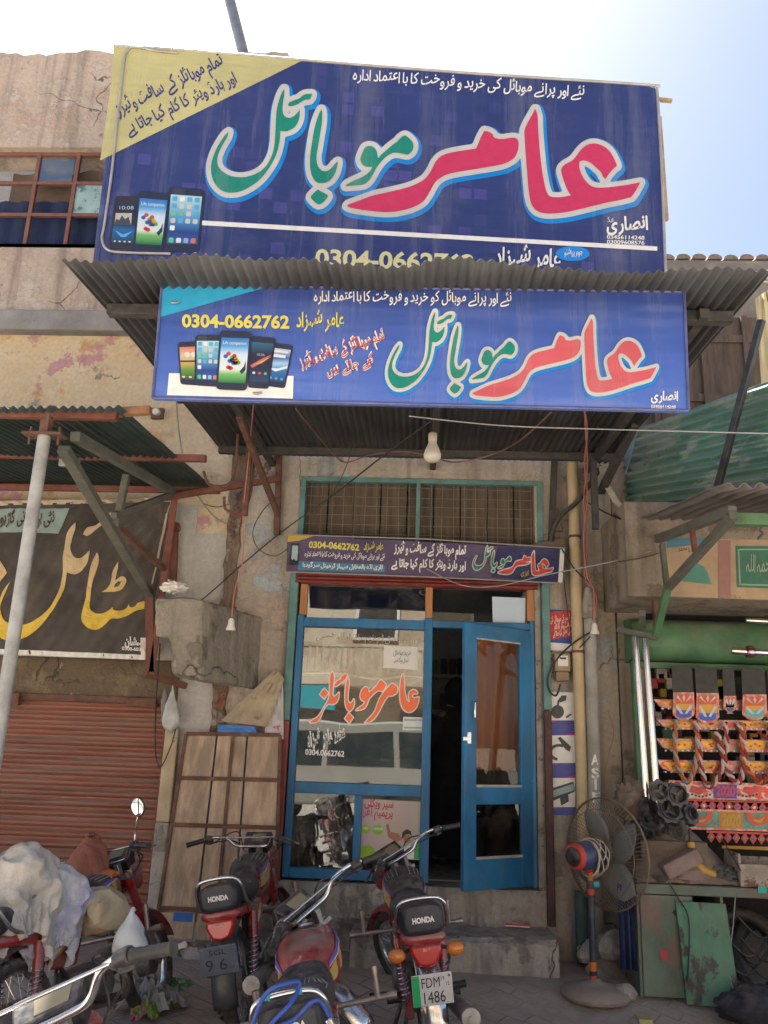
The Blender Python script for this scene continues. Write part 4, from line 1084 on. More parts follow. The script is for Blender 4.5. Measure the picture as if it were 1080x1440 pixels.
b = MB(); b.loft([[Vector((wx0+(wx1-wx0)*i/60, .22+.012*sin(i*.9), z)) for i in range(61)] for z in (wz0-.02, wz0+(wz1-wz0)*.55)], False, False); b.build('blue_curtain', mat('navy curtain', (.010, .022, .07), .9, 0, .1, .3, 3, .3), left)
b = MB(); b.loft([[Vector((wp(10, 215).x+1.1*i/12, .30-.03*i/12+.03*sin(i*1.2), wz1-.1-.5*j/4-(.35*(12-i)/12 if j == 4 else 0))) for i in range(13)] for j in range(5)], False, False); b.build('drape', mat('brown drape', (.14, .095, .07), .9, 0, .1, .3, 5, .3), left, 60)
b = MB(); b.bar((wx0, .3, wz0+.52), (wp(100, 270).x, .3, wz0+.5), .03, .035); b.build('curtain_rail', m_paper, left)
# roller shutter
sh = thing('roller_shutter', 'dusty brown roller shutter closed below the black banner', 'shutter', (-3.5, .05, .1))
b = MB(); z = .08; xA, xB = -6.4, -2.03; prof = []
while z < 1.9:
    for k, dy in ((0, 0), (.014, .0), (.022, .022), (.036, .031), (.052, .028), (.064, .012)): prof.append((z+k, dy))
    z += .078
b.loft([[Vector((x, .075-dy, zz)) for zz, dy in prof] for x in (xA, -5, -4, -3, xB)], False, False)
b.build('slats', m_shutter, sh, 40)
MB().box(xB-.0, xB+.075, .0, .07, .05, 1.84).build('guide', m_rust2, sh, 0, .006)
b = MB(); b.box(-6.4, xB, -.02, .07, 1.845, 1.9); b.box(P(180, 990).x, P(222, 990).x, -.05, .02, 1.82, 1.89); b.box(P(22, 990).x-.05, P(30, 990).x, -.06, .02, 1.80, 1.9); b.build('housing', m_rust, sh, 0, .01)
# concrete block
blk = MB()
bx0, bx1 = P(218, 880, -.85).x, -1.29
front_o = [(216, 840), (285, 842), (285, 957), (240, 948), (241, 897), (217, 895)]
fp = [P(x, y, -.85) for x, y in front_o]
bp_ = [Vector((bx1 if k in (1, 2) else p.x, .02, p.z)) for k, p in enumerate(fp)]
blk.loft([fp, bp_])
def blkbox(xa, xb, xw, z0, z1, y):
    blk.hexa([(xa, y, z0), (xb, y, z0), (xw, .02, z0), (xa, .02, z0)], [(xa, y, z1), (xb, y, z1), (xw, .02, z1), (xa, .02, z1)])
#, 880, -.85).x, bx1, P(250, 900, -.85).z, P(250, 838, -.85).z, -.85)
#, -.83).x, P(285, 930, -.83).x, bx1-.004, P(250, 950, -.83).z, P(250, 901, -.85).z, -.83)
ob = blk.build('beam_end', m_block, None, 0, .03); tag(ob, 'stepped grey concrete beam end jutting out above the plank panel', 'beam')
d = ob.modifiers.new('sub', 'SUBSURF'); d.subdivision_type = 'SIMPLE'; d.levels = d.render_levels = 4
tx = bpy.data.textures.new('rough', 'CLOUDS'); tx.noise_scale = .12
dm = ob.modifiers.new('rough', 'DISPLACE'); dm.texture = tx; dm.strength = .035; dm.mid_level = .5

# ---------------------------------------------------------------- left awning and its irons
la = thing('tin_awning', 'dark green tin awning with rusty irons over the black banner at the left', 'awning', (-3.4, -1.2, 3.4))
wl, fl_ = P(300, 690, 0), P(165, 575, -2.4)
def bend2(p, t, u): return Vector((p.x+.03*t*(u > .9), p.y, p.z))
o = corrugated(-5.6, -1.80, -.02, wl.z+.01, -2.4, fl_.z, .054, .010, bend2, 8, 0, 8, .01).build('sheet', m_tinteal, la, 60); solid(o, .003)
def onx(px, py, X): return PX(px, py, X)
b = MB(); pa = P(168, 577, -2.3); b.bar((-5.5, -2.3, pa.z-.01), (-1.82, -2.3, pa.z-.035), .05, .06); b.build('purlin', m_rust2, la, 0, .004)
b = MB(); pa = P(165, 580, -2.25); pb = P(212, 577, -2.25); b.bar(pa, pb, .05, .05); b.build('purlin', mat('rusty wood', (.3, .14, .07), .8, 0, .2, .3, 8, .3), la, 0, .004)
b = MB(); pb = P(290, 645, -1.15); b.bar((-5.5, -1.15, pb.z+.0), pb, .05, .05); b.build('purlin', m_rust2, la, 0, .004)
b = MB(); b.bar((-5.5, -.2, wl.z-.08), (P(310, 683, -.2).x, -.2, wl.z-.06), .05, .05); b.build('purlin', m_rust2, la, 0, .004)
b = MB(); b.bar(P(232, 700, -.3), P(393, 673, -.12), .045, .05); b.build('tie_bar', m_rust2, la, 0, .004)
XP = -2.2
def wallpt(px, py): return P(px, py, -.28)
ptop = P(75, 618, -2.38)
b = MB(); b.bar(ptop+Vector((0.02, .1, -.02)), wallpt(212, 838), .07, .05); b.build('strut', m_ggrey, la, 0, .005)
b = MB(); b.bar(ptop+Vector((.08, .1, .06)), wallpt(243, 692), .06, .06); b.build('strut', m_ggrey, la, 0, .005)
mid = ptop.lerp(wallpt(212, 838), .48)
b = MB(); b.bar(P(178, 668, -1.1), P(163, 742, -1.15), .05, .05); b.build('strut', m_ggrey, la, 0, .005)
b = MB(); b.bar(wallpt(243, 695), P(160, 725, -1.2), .05, .05); b.build('strut', m_ggrey, la, 0, .005)
b = MB(); b.bar(P(165, 740, -1.0), wallpt(230, 800), .045, .045); b.build('strut', m_rust, la, 0, .004)
b = MB(); b.angle(wallpt(243, 690), wallpt(208, 945), .05, .008, (0, 1, 0)); b.angle(wallpt(204, 822), wallpt(206, 950), .06, .008, (0, 1, 0)); b.bar(wallpt(205, 947), P(262, 965, -.05), .04, .05); b.build('bracket', m_rust2, la, 0, .003)
b = MB(); b.bar(P(247, 735, -.02), P(243, 830, -.02), .05, .05, (0, 1, 0)); b.tube(smoothpath([P(246, 742, -.06), P(252, 738, -.08), P(253, 746, -.08), P(247, 748, -.06)], 5), .007, 6); b.build('bracket', m_rust2, la, 0, .003)
b = MB(); b.box(P(83, 645, -1.9).x, P(110, 645, -1.9).x, -1.9, -1.86, P(95, 655, -1.9).z, P(95, 645, -1.9).z); b.build('plate', m_alu, la, 0, .003)
pole = thing('awning_post', 'pale galvanised round post holding up the front of the left awning', 'post', (-2.185, -2.42, 0))
zp = P(66, 614, -2.42).z
MB().tube([(-2.185, -2.42, 0), (-2.185, -2.42, zp)], .037, 14).build('post', mat('galvanised pipe', (.36, .36, .34), .5, .3, .3, .3, 7, .15, (.2, .12, .09), .68), pole, 40)
b = MB(); b.box(-2.30, -2.07, -2.47, -2.37, zp, zp+.015); b.box(-2.21, -2.16, -2.45, -2.39, zp+.015, zp+.13)
for x in (-2.27, -2.1): b.tube([(x, -2.42, zp-.05), (x, -2.42, zp+.06)], .009, 6)
b.build('cap_plate', m_rust, pole, 0, .003)
# black banner
YB = -.16
def fold(x, y):
    d = hypot(x-242, y-705)
    return .02*noise3((x*.02, y*.02, 1), 1)+.012*sin(atan2(y-705, 242-x)*26)*exp(-((d-60)/60)**2) + .006*sin(x*.3+y*.2)
PLB = Cloth(Plane((0, YB, 0), (0, -1, 0)), fold)
ban = thing('cloth_banner', 'black cloth banner with big yellow and beige lettering above the brown shutter', 'banner', (-3, YB, 2.2))
qb = [(-160, 712), (240, 704), (203, 926), (-190, 912)]
b = MB(); b.loft([[PLB.at(*bil(qb, i/110, j/44)) for i in range(111)] for j in range(45)], False, False)
b.build('cloth', mat('black cloth', (.040, .032, .028), .75, 0, .35, .25, 1.6, .15), ban, 60)
m_ban = grad('beige to yellow print', [(0, (.62, .42, .03)), (.28, (.6, .42, .07)), (.5, (.50, .36, .19)), (1, (.48, .36, .24))], 2, 2.35, 3.35)
# lettering follows the folds of the cloth
b = MB()
def cloth_fill(loops, off):
    vs, fs = fill(loops)
    me = bmesh.new(); vv = [me.verts.new((x, y, 0)) for x, y in vs]
    for f_ in fs:
        try: me.faces.new([vv[i] for i in f_])
        except ValueError: pass
    for it in range(2):
        ed = [e for e in me.edges if e.calc_length() > 9]
        if ed: bmesh.ops.subdivide_edges(me, edges=ed, cuts=2)
    bmesh.ops.triangulate(me, faces=me.faces)
    me.verts.index_update()
    r = [(v.co.x, v.co.y) for v in me.verts]; ff = [tuple(v.index for v in q.verts) for q in me.faces]; me.free()
    b.add([PLB.at(x, y, off) for x, y in r], ff)
cloth_fill(BANNER_NAME+[BANNER_HOLE], .006)
b.build('name_lettering', m_ban, ban)
b = cloth_mesh([(-40, 716), (98, 715), (81, 750), (-40, 748)], PLB, 40, 10, .006); b.build('pale_panel', flat('grey teal print', (.22, .30, .28), .6), ban, 60)
b = MB(); print_text(b, PLB, 'نئی اور پرانی گاڑیوں و موٹر', (76, 738), (-38, 736), 21, .010, .03, True, 0, .4); b.build('lettering', flat('dark brown print', (.05, .03, .02)), ban)
b = MB(); print_text(b, PLB, 'مہشان', (202, 908), (174, 907), 15, .010, .045, True, 0, .1); print_text(b, PLB, '0300-6033', (172, 914), (202, 916), 6.5, .010, .03, False); b.build('lettering', m_whitep, ban)
b = cloth_mesh([(-190, 905), (203, 921), (202, 928), (-190, 912)], PLB, 60, 1, .004); b.build('hem', m_paper, ban)
b = cloth_mesh([(198, 897), (205, 897), (204, 928), (198, 928)], PLB, 1, 3, .005); b.build('hem', m_paper, ban)
b = cloth_mesh([(234, 722), (241, 706), (213, 828), (209, 838)], PLB, 3, 12, .004); b.build('hem', flat('beige hem', (.45, .36, .26)), ban)
b = cloth_mesh([(-160, 708), (240, 700), (241, 706), (-160, 714)], PLB, 40, 1, .002); b.build('hem', flat('beige hem', (.45, .36, .26)), ban)
# cctv camera / lamp holder on the yellow wall
fl2 = thing('wall_lamp_holder', 'small white lamp holder on a square plate on the yellow wall', 'lamp holder', tuple(P(220, 582, .0)))
b = MB(); p = P(222, 581, .0); b.box(p.x-.06, p.x+.05, -.01, .03, p.z-.05, p.z+.05); b.build('plate', mat('brown plate', (.16, .10, .06), .8), fl2, 0, .004)
b = MB(); b.lathe([(.0, 0), (.03, 0), (.034, .03), (.028, .07), (.0, .07)], (p.x, -.01, p.z), (0, -1, -.2)); b.build('holder', m_paper, fl2, 40)
# plank panel leaning on the wall
pp = thing('plank_panel', 'grey brown plank panel with rusty iron bars leaning beside the brown shutter', 'panel', (-1.5, -.3, .1))
TL, TR, BL, BR = P(262, 1032, -.10), P(394, 1034, -.10), P(216, 1322, -.46), P(386, 1330, -.46)
def pq(u, v, o_=0):
    p = TL.lerp(TR, u).lerp(BL.lerp(BR, u), v); n = (TR-TL).cross(BL-TL).normalized()
    if n.y > 0: n = -n
    return p+n*o_
b = MB()
cuts = [0, .30, .315, .49, .5, .62, .635, 1]
for u0, u1 in ((0.01, .318), (.338, .50), (.512, .64), (.658, .99)):
    for v0, v1 in ((0, .86), (.875, .99)):
        o_ = random.uniform(-.004, .004)
        b.hexa([pq(u0, v0, -.02+o_), pq(u1, v0, -.02+o_), pq(u1, v1, -.02+o_), pq(u0, v1, -.02+o_)], [pq(u0, v0, o_), pq(u1, v0, o_), pq(u1, v1, o_), pq(u0, v1, o_)])
b.build('planks', m_wood, pp, 0, .003)
b = MB()
for v in (0, .235, .47, .86): b.bar(pq(0, v, .008), pq(1, v, .008), .012, .03)
for u in (.0, .50, 1): b.bar(pq(u, 0, .006), pq(u, 1, .006), .025, .014)
b.build('iron_bars', m_rust, pp, 0, .002)
b = MB(); b.hexa([pq(.14, .875, .002), pq(.30, .875, .002), pq(.30, .915, .002), pq(.14, .915, .002)], [pq(.14, .875, .005), pq(.30, .875, .005), pq(.30, .915, .005), pq(.14, .915, .005)]); b.build('blue_patch', flat('blue daub', (.01, .12, .42)), pp)
b = MB(); b.hexa([pq(.34, .0, -.05), pq(.99, .0, -.05), pq(.99, .5, -.05), pq(.34, .5, -.05)], [pq(.3, .0, -.045), pq(.99, .0, -.045), pq(.99, .5, -.045), pq(.3, .5, -.045)]); b.build('backing', flat('blue backing', (.02, .12, .3)), pp)
# torn sheets above the planks
def draped(q, y, amp, seed, m, label, cat, n=14, thick=0):
    b = MB(); b.loft([[P(*bil(q, i/n, j/n), y-amp*abs(noise3((i*.25+seed, j*.25, seed), 1))-.01) for i in range(n+1)] for j in range(n+1)], False, False)
    return tag(b.build(cat.replace(' ', '_'), m, None, 60), label, cat)
draped([(388, 940), (400, 955), (376, 1022), (310, 1014)], -.08, .05, 2.2, mat('dirty flex sheet', (.40, .32, .22), .8, 0, .4, .3, 3, .3, (.2, .14, .09), .6), 'dirty beige torn sheet hanging over the top of the plank panel', 'torn sheet')
draped([(306, 1019), (358, 1021), (362, 1033), (306, 1032)], -.09, .02, 5.1, mat('blue magenta flex', (.03, .18, .5), .6, 0, .2, .1, 5, 0, (.5, .05, .25), .6, (1, 1, 4), 5), 'strip of blue and pink printed sheet on top of the planks', 'printed strip')
draped([(385, 950), (398, 952), (399, 1040), (372, 1030)], -.06, .05, 8.1, mat('white pink flex', (.5, .47, .45), .6, 0, .3, .2, 3, .1, (.3, .08, .2), .58), 'white and pink crumpled flex sheet beside the red door post', 'flex sheet')
# hanging polythene bag beside the shutter
def bag_mesh(top, bot, wdt, seed, squash=.55, n=20):
    b = MB(); rings = []
    top, bot = Vector(top), Vector(bot)
    for i in range(15):
        t = i/14; r = wdt*(.08+.92*sin(min(1, t*1.05)*pi*.5)**1.5)*(1 if t < .8 else sqrt(max(0.02, 1-((t-.8)/.2)**2)))
        c = top.lerp(bot, t)
        rings.append([c+Vector((cos(2*pi*j/n)*r*(1+.16*noise3((j*.5+seed, t*2, 0), 1.2)+.12*sin(j*2.5+seed)*(1-t)**1.5+.06*noise3((j*1.1+seed, t*7, 3), 1)), sin(2*pi*j/n)*r*squash*(1+.1*noise3((j*.7, t*3, seed), 1)), 0)) for j in range(n)])
    b.loft(rings); return b
m_poly = mat('polythene', (.42, .42, .40), .35, 0, .2, .2, 7, .4)
tag(bag_mesh(P(243, 962, -.12), P(240, 1030, -.12), .075, 1).build('polythene_bag', m_poly, None, 60), 'clear polythene bag hanging beside the top of the brown shutter', 'bag')
tag(bag_mesh(P(232, 965, -.08), P(236, 1022, -.08), .06, 4).build('polythene_bag', mat('grey polythene', (.16, .15, .14), .5, 0, .3, .2, 7, .4), None, 60), 'grey plastic bag tucked behind the clear bag beside the shutter', 'bag')
tag(blob(P(245, 826, -.5), (.10, .08, .05), .3, 8, 3).build('paper_bundle', m_paper, None, 50), 'white paper bundle stuffed on top of the concrete beam end', 'bundle')

# ================================================================ pipes, posters and meter right of the door
x = P(812, 900, -.07).x
cp = thing('drain_pipe', 'thick cream drain pipe running up the wall right of the door', 'pipe', (x, -.09, .1))
MB().tube([(x, -.09, .1), (x, -.09, 2.0), (x-.004, -.09, 4.0)], .047, 16).build('pipe', m_cream, cp, 50)
for z in (2.35, 3.3): MB().lathe([(.048, 0), (.052, 0), (.052, .02), (.048, .02)], (x, -.09, z)).build('clamp', m_rust, cp, 40)
x = P(832, 950, -.13).x
gp = thing('drain_pipe', 'grey concrete pipe with white painted letters beside the cream pipe', 'pipe', (x, -.13, .1))
MB().tube([(x-.02, -.13, .1), (x-.005, -.13, 1.4), (x, -.13, 2.62)], .048, 16).build('pipe', mat('grey asbestos pipe', (.30, .29, .27), .9, 0, .4, .3, 4, .4, (.18, .13, .1), .64), gp, 50)
MB().lathe([(.06, 0), (.06, .1), (.05, .16), (.03, .25), (.02, .25)], (x, -.13, P(832, 870, -.13).z)).build('collar', m_conc, gp, 40)
class Curved:                              # lettering wrapped on the pipe
    def at(s, px, py, off=0):
        p = P(px, py, -.18); cx = P(834, py, -.18).x; a = max(-1.2, min(1.2, (p.x-cx)/.05))
        return Vector((x-.012+.05*sin(a), -.13-.05*cos(a)-off, p.z))
b = MB()
for ch, y in (('A', 1075), ('S', 1094), ('I', 1110), ('F', 1128), ):
    print_text(b, Curved(), ch, (829.5 if ch != 'I' else 833, y), (841 if ch != 'I' else 836.5, y), 20, .003, .03, False)
b.build('lettering', m_whitep, gp)
b = MB(); p = P(818, 1260, -.15); b.tube([(p.x, -.16, .12), (p.x-.005, -.16, .6)], .05, 14)
tag(b.build('pipe_stub', mat('dark green pipe', (.04, .085, .075), .7, 0, .4, .3, 5, .2), None, 50), 'short dark green pipe stub at the wall foot behind the fan', 'pipe')
PLW = Plane((0, -.012, 0), (0, -1, 0))
def wall_sheet(q, m, nm, label, cat):
    b = MB(); b.prism([PLW.at(x, y) for x, y in q], (0, .006, 0)); o = b.build(nm, m); return tag(o, label, cat)
o = wall_sheet([(768, 857), (807, 858), (808, 912), (769, 903)], flat('navy poster', (.03, .08, .28)), 'wall_poster', 'red and blue notice with white lines on the wall beside the cream pipe', 'poster')
b = MB(); dab(b, PLW, [(768, 862), (807, 857), (807, 894), (773, 900)], .002); b.build('red_panel', flat('red poster', (.55, .045, .04)), o)
b = MB(); print_text(b, PLW, 'ہر قسم کے موبائل کی', (805, 872), (773, 876), 10, .004, .02); print_text(b, PLW, 'سافٹ ویئر کا کام', (804, 882), (779, 885), 9, .004, .02); print_text(b, PLW, 'تسلی بخش کیا جاتا ہے', (806, 891), (777, 895), 9, .004, .02); b.build('lettering', m_whitep, o)
b = MB(); dab(b, PLW, [(769, 903), (808, 906), (808, 916), (769, 914)], .002); b.build('white_strip', m_whitep, o)
o = wall_sheet([(770, 973), (809, 974), (809, 1146), (772, 1146)], m_whitep, 'wall_poster', 'tall white poster strip showing phone holders between purple bands', 'poster')
for y0 in (1013, 1073, 1135):
    b = MB(); dab(b, PLW, [(771, y0), (809, y0), (809, y0+21 if y0 < 1130 else 1146), (771, y0+21 if y0 < 1130 else 1146)], .002); b.build('purple_band', flat('violet blue print', (.07, .08, .30)), o)
    b = MB(); dab(b, PLW, [(771, y0), (786, y0), (771, y0+4)], .004); dab(b, PLW, [(795, y0+20), (809, y0+17), (809, y0+21)], .004) if y0 < 1130 else 0; b.build('pink_mark', flat('magenta print', (.6, .02, .2)), o)
m_gad = flat('dark gadget print', (.06, .06, .065))
def wdab(pts, off=.003): b = MB(); dab(b, PLW, pts, off); return b
b = MB()
dab(b, PLW, disc(784, 1001, 9, 9.5), .003); dab(b, PLW, [(784, 985), (790, 978), (797, 978), (796, 985), (788, 988)], .003); dab(b, PLW, [(784, 985), (787, 985), (785, 996), (782, 996)], .0035); dab(b, PLW, [(795, 1008), (803, 1003), (804, 1005), (797, 1010)], .003)
b.build('gadget_print', m_gad, o); b = MB()
dab(b, PLW, [(784, 1038), (788, 1036), (803, 1050), (801, 1057), (795, 1054)], .003)
for k in range(10):
    a0, a1 = radians(60+k*20), radians(60+(k+1)*20)
    dab(b, PLW, [(786+15*cos(a0), 1058-12*sin(a0)), (786+15*cos(a1), 1058-12*sin(a1)), (786+10*cos(a1), 1058-8*sin(a1)), (786+10*cos(a0), 1058-8*sin(a0))], .003)
b.build('gadget_print', m_gad, o); b = MB()
dab(b, PLW, rrect([(771, 1110), (806, 1099), (809, 1113), (776, 1127)], .2), .003); dab(b, PLW, [(787, 1121), (799, 1117), (800, 1127), (789, 1133)], .003)
b.build('gadget_print', m_gad, o)
b = wdab([(776, 1112), (806, 1102), (808, 1111), (778, 1121)], .005); b.build('screen_print', flat('pale screen', (.3, .4, .42)), o)
mt = thing('electric_meter', 'dusty beige electric meter on the wall below the red notice', 'meter', tuple(P(792, 955, -.02)))
p0, p1 = P(780, 918, -.1), P(803, 955, -.1)
MB().box(p0.x, p1.x, -.1, -.005, p1.z+.06, p0.z).build('case', mat('beige meter', (.30, .23, .15), .6, 0, .4, .2, 9, .1), mt, 0, .012)
MB().box(p0.x+.01, p1.x-.01, -.085, -.005, p1.z-.015, p1.z+.058).build('terminal_cover', mat('brown meter cover', (.22, .15, .09), .6, 0, .4, .2, 9, .1), mt, 0, .008)
MB().box(p0.x+.025, p1.x-.02, -.104, -.1, p1.z+.10, p0.z-.02).build('dial', m_paper, mt, 0, .003)
b = MB(); b.box(p0.x+.04, p1.x-.035, -.107, -.1045, p0.z-.05, p0.z-.035); b.build('counter', m_blackp, mt)

# ================================================================ step and rubble at the door
b = MB(); xs0, xs1 = -.42, P(785, 1330, -.45).x
n = 26
top = [[Vector((xs0+(xs1-xs0)*i/n, y, .315+.006*noise3((i, y*9, 1), .9))) for i in range(n+1)] for y in (.0, -.22, -.42)]
top.append([Vector((xs0+(xs1-xs0)*i/n, -.47+.02*noise3((i*.6, 4, 1), 1), .29+.012*noise3((i*.7, 3, 1), 1))) for i in range(n+1)])
top.append([Vector((xs0+(xs1-xs0)*i/n, -.50+.02*noise3((i*.6, 4, 5), 1), .03)) for i in range(n+1)])
top.append([Vector((xs0+(xs1-xs0)*i/n, .0, .03)) for i in range(n+1)])
b.loft(top, False, False); b.add(sum([[r[0] for r in top]], []), [tuple(range(6))]); b.add([r[-1] for r in top], [tuple(range(6))])
stp = b.build('door_step', m_conc, None, 30)
d = stp.modifiers.new('sub', 'SUBSURF'); d.subdivision_type = 'SIMPLE'; d.levels = d.render_levels = 3
dm = stp.modifiers.new('rough', 'DISPLACE'); dm.texture = tx; dm.strength = .03; dm.mid_level = .5
tag(stp, 'worn grey concrete step below the open door', 'step')
def rock(c, r, seed, m=m_conc, sharp=True):
    b = MB(); b.ell((0, 0, 0), r, 10, 7, lambda d: 1+.28*noise3((d.x+seed, d.y, d.z), 1.1))
    b.v = [p+Vector(c) for p in b.v]; return b.build('stone', m, None, 25)
for i, (px, py, z, r, lab) in enumerate(((858, 1368, .12, .13, 'large broken concrete lump at the wall foot right of the step'), (836, 1340, .22, .10, 'grey concrete lump on the rubble right of the step, behind the fan pole'), (880, 1395, .12, .06, 'small pale stone block beside the fan base'), (866, 1330, .33, .12, 'tall dark rubble piece at the wall foot below the fan'), (275, 1345, .1, .09, 'grey stone below the plank panel, nearer the litter'), (312, 1338, .1, .10, 'pale stone below the plank panel, nearer the blue door'), (247, 1352, .06, .07, 'small stone on the dirt below the panel corner'))):
    p = PZ(px, py, z); tag(rock((p.x, max(p.y, -1.2), z), (r*1.25, r, r*.85), i*3.1), lab, 'stone')
b = MB(); p = P(540, 1285, -.06); b.box(p.x-.25, p.x+.12, -.13, .0, .2, .33); tag(b.build('broken_brick', m_brick, None, 0, .02), 'exposed red brick under the blue window frame', 'brick')
# small litter
p = PZ(728, 1301, .345); bx = thing('cigarette_box', 'small red and white cigarette box lying on the concrete step', 'box', (p.x, p.y, .336), None, (0, 0, radians(-6)))
MB().box(-.09, .09, -.02, .025, 0, .022).build('carton', flat('red carton', (.5, .04, .035)), bx, 0, .002, True)
b = MB(); b.box(-.088, .088, -.0215, -.0205, .001, .008); b.box(-.088, .05, -.018, .02, .0225, .0232); b.build('band', m_whitep, bx, 0, 0, True)
p = PZ(905, 1436, .06); tag(MB().box(p.x-.04, p.x+.04, p.y-.06, p.y+.06, .06, .085).build('yellow_card', flat('yellow card', (.5, .42, .18)), None, 0, .004), 'pale yellow card lying on the ground in front of the green cabinet', 'card')
# ================================================================ spare parts shop on the right
rs = thing('parts_shop', 'dusty green fronted spare parts shop at the right, with a painted concrete lintel', 'shop', (3.2, -.2, 0))
YL = -.80
zl0, zl1 = P(885, 838, YL).z, 3.42
MB().box(1.53, 6, YL, 0.0, zl0, zl1).build('lintel', m_brown, rs, 0, .012)
MB().box(1.63, 1.86, -.02, .3, 0, zl0).build('wall', m_brown, rs); MB().box(4.9, 6, -.02, .3, 0, zl0).build('wall', m_brown, rs); MB().box(1.63, 2.2, .005, .3, zl0+.11, 5.2).build('wall', m_brown, rs)
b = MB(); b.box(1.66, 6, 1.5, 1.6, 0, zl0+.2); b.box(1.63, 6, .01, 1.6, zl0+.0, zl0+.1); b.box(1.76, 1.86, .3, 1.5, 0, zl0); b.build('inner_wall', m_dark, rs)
PLR = Plane((0, YL, 0), (0, -1, 0))
b = MB(); b.prism([PLR.at(*p, .002) for p in ((928, 757), (1140, 760), (1140, 846), (934, 838))], (0, .002, 0)); b.build('painted_band', mat('peach painted band', (.42, .29, .18), .85, 0, .35, .2, 4, .2, (.28, .2, .14), .62), rs)
b = MB(); dab(b, PLR, [(1010, 760), (1027, 760), (1027, 842), (1010, 841)], .005); b.build('pink_column', flat('dusty pink', (.30, .15, .13), .8, .3), rs)
b = MB(); dab(b, PLR, [(937, 757), (1000, 757), (1000, 764), (937, 771)], .005); b.build('blue_strip', flat('painted blue', (.06, .19, .25), .8, .3), rs)
b = MB(); dab(b, PLR, [(1034, 768), (1140, 768), (1140, 830), (1036, 826)], .005); b.build('green_panel', mat('green painted panel', (.04, .17, .11), .8, 0, .3, .25, 4, .1), rs)
b = MB()
for q in ([(1036, 772), (1140, 772), (1140, 774), (1036, 774)], [(1038, 821), (1140, 824), (1140, 826), (1038, 823)], [(1037, 772), (1039, 772), (1041, 823), (1039, 823)]): dab(b, PLR, q, .008)
print_text(b, PLR, 'رحمۃ اللہ'.replace('ۃ', 'ہ'), (1086, 806), (1046, 805), 32, .009, .01, True, 0, .1)
b.build('lettering', flat('painted grey green', (.28, .36, .28)), rs)
b = MB(); dab(b, PLR, [(953, 817), (956, 803), (963, 796), (971, 793), (976, 787), (980, 792), (990, 797), (995, 806), (1000, 822)], .005); dab(b, PLR, [(975, 788), (976, 776), (977.5, 788)], .005); b.build('painted_dome', mat('painted teal dome', (.07, .24, .19), .8, 0, .3, .2, 5, 0), rs)
b = MB(); print_text(b, PLR, 'یا محمد', (970, 777), (952, 776), 10, .005); b.build('lettering', m_blackp, rs)
zg0, zg1 = P(900, 928, -.3).z, P(900, 866, -.3).z
b = MB(); b.loft([[Vector((x, -.05-(.26)*sin(pi*k/10)**.6, zg0+(zg1-zg0)*(1-cos(pi*k/10))/2)) for k in range(11)]+[Vector((x, .0, zg1)), Vector((x, .0, zg0))] for x in (1.68, 3, 5)]); b.build('shutter_box', m_green, rs, 50)
b = MB(); b.box(1.70, 5, -.22, -.17, zg0-.05, zg0-.005); b.build('head_rail', m_green, rs, 0, .004)
b = MB(); b.box(1.68, 1.735, -.24, -.16, .0, zg0-.0); b.build('door_post', m_green, rs, 0, .006)
b = MB(); b.box(1.738, 1.765, -.22, -.17, .0, zg0-.06); b.build('door_post', mat('bare wood post', (.3, .2, .11), .8, 0, .3, .3, 5, .3), rs, 0, .004)
b = MB(); b.bar(P(903, 880, -.5), P(903, 862, -.7), .05, .05); b.bar(P(868, 885, -.28), P(925, 897, -.42), .045, .045); b.build('bracket', m_ggrey, rs, 0, .004)
# timber upper storey and tiled parapet
b = MB(); b.box(1.95, 6, -.3, -.2, 3.5, 5.25)
for i in range(12):
    x = 2.0+i*.36; b.box(x, x+.05, -.33, -.3, 3.5, 5.25)
for z in (3.9, 4.45, 5.0): b.box(1.95, 6, -.325, -.302, z, z+.07)
b.build('timber_wall', m_darkwood, rs)
yt = 1.2; zt0 = P(1000, 384, yt).z; zt1 = P(1000, 352, yt).z
b = MB(); b.box(1.9, 9, yt, yt+.5, zt0-.02, zt0+.16); b.box(1.9, 9, yt+.05, yt+.5, 4.2, zt0-.02); b.build('parapet', mat('grey cement parapet', (.24, .21, .18), .9, 0, .3, .3, 3, .4), rs, 0, .01)
b = MB()
for i in range(30):
    for k in range(2):
        x = 1.95+i*.17+.05*k; p0 = Vector((x, yt+.0+.2*k, zt0+.17+.09*k+.012*random.random()))
        b.loft([[p0+Vector((.08*cos(a)-.0, .25*t, .06*sin(a)+.05*t)) for a in [pi*q/6 for q in range(7)]] for t in (0, 1)], True)
b.build('roof_tiles', mat('clay tiles', (.22, .17, .13), .9, 0, .3, .4, 4, .4, (.30, .13, .08), .62), rs, 50)
# green sheet closing the side of the next canopy
XS = 1.80
pw = PX(883, 660, XS); pf = PX(1090, 600, XS)
zb_, zt_w, zt_f = P(880, 715, 0).z-.1, PX(890, 603, XS).z, PX(1075, 535, XS).z
b = MB(); rows = []; nz = 90
for i in range(nz+1):
    u = i/nz; row = []
    for j in range(16):
        t = j/15; y = -.05+(-3.0+.05)*t
        zt_ = zt_w+(zt_f-zt_w)*((y-pw.y)/(pf.y-pw.y))
        zb2 = zb_+(P(1085, 690, -1.25).z-.12-zb_)*t; zt2 = zt_w+(P(1085, 530, -1.25).z-zt_w)*t
        z = zb2+(zt2-zb2)*u
        a0, a1 = P(878, 650, -.04), P(1100, 600, -1.25)
        q = a0.lerp(a1, t); nn = Vector((a0.y-a1.y, a1.x-a0.x, 0)).normalized()
        q = q+nn*(.019*sin((zb_+(zt_w-zb_)*u*1.25)*2*pi/.085)+.01*noise3((y, z*2, 0), 1)); row.append(Vector((q.x, q.y, z)))
    rows.append(row)
b.loft(rows, False, False); o = b.build('tin_side_sheet', m_tingreen, None, 60); solid(o, .003)
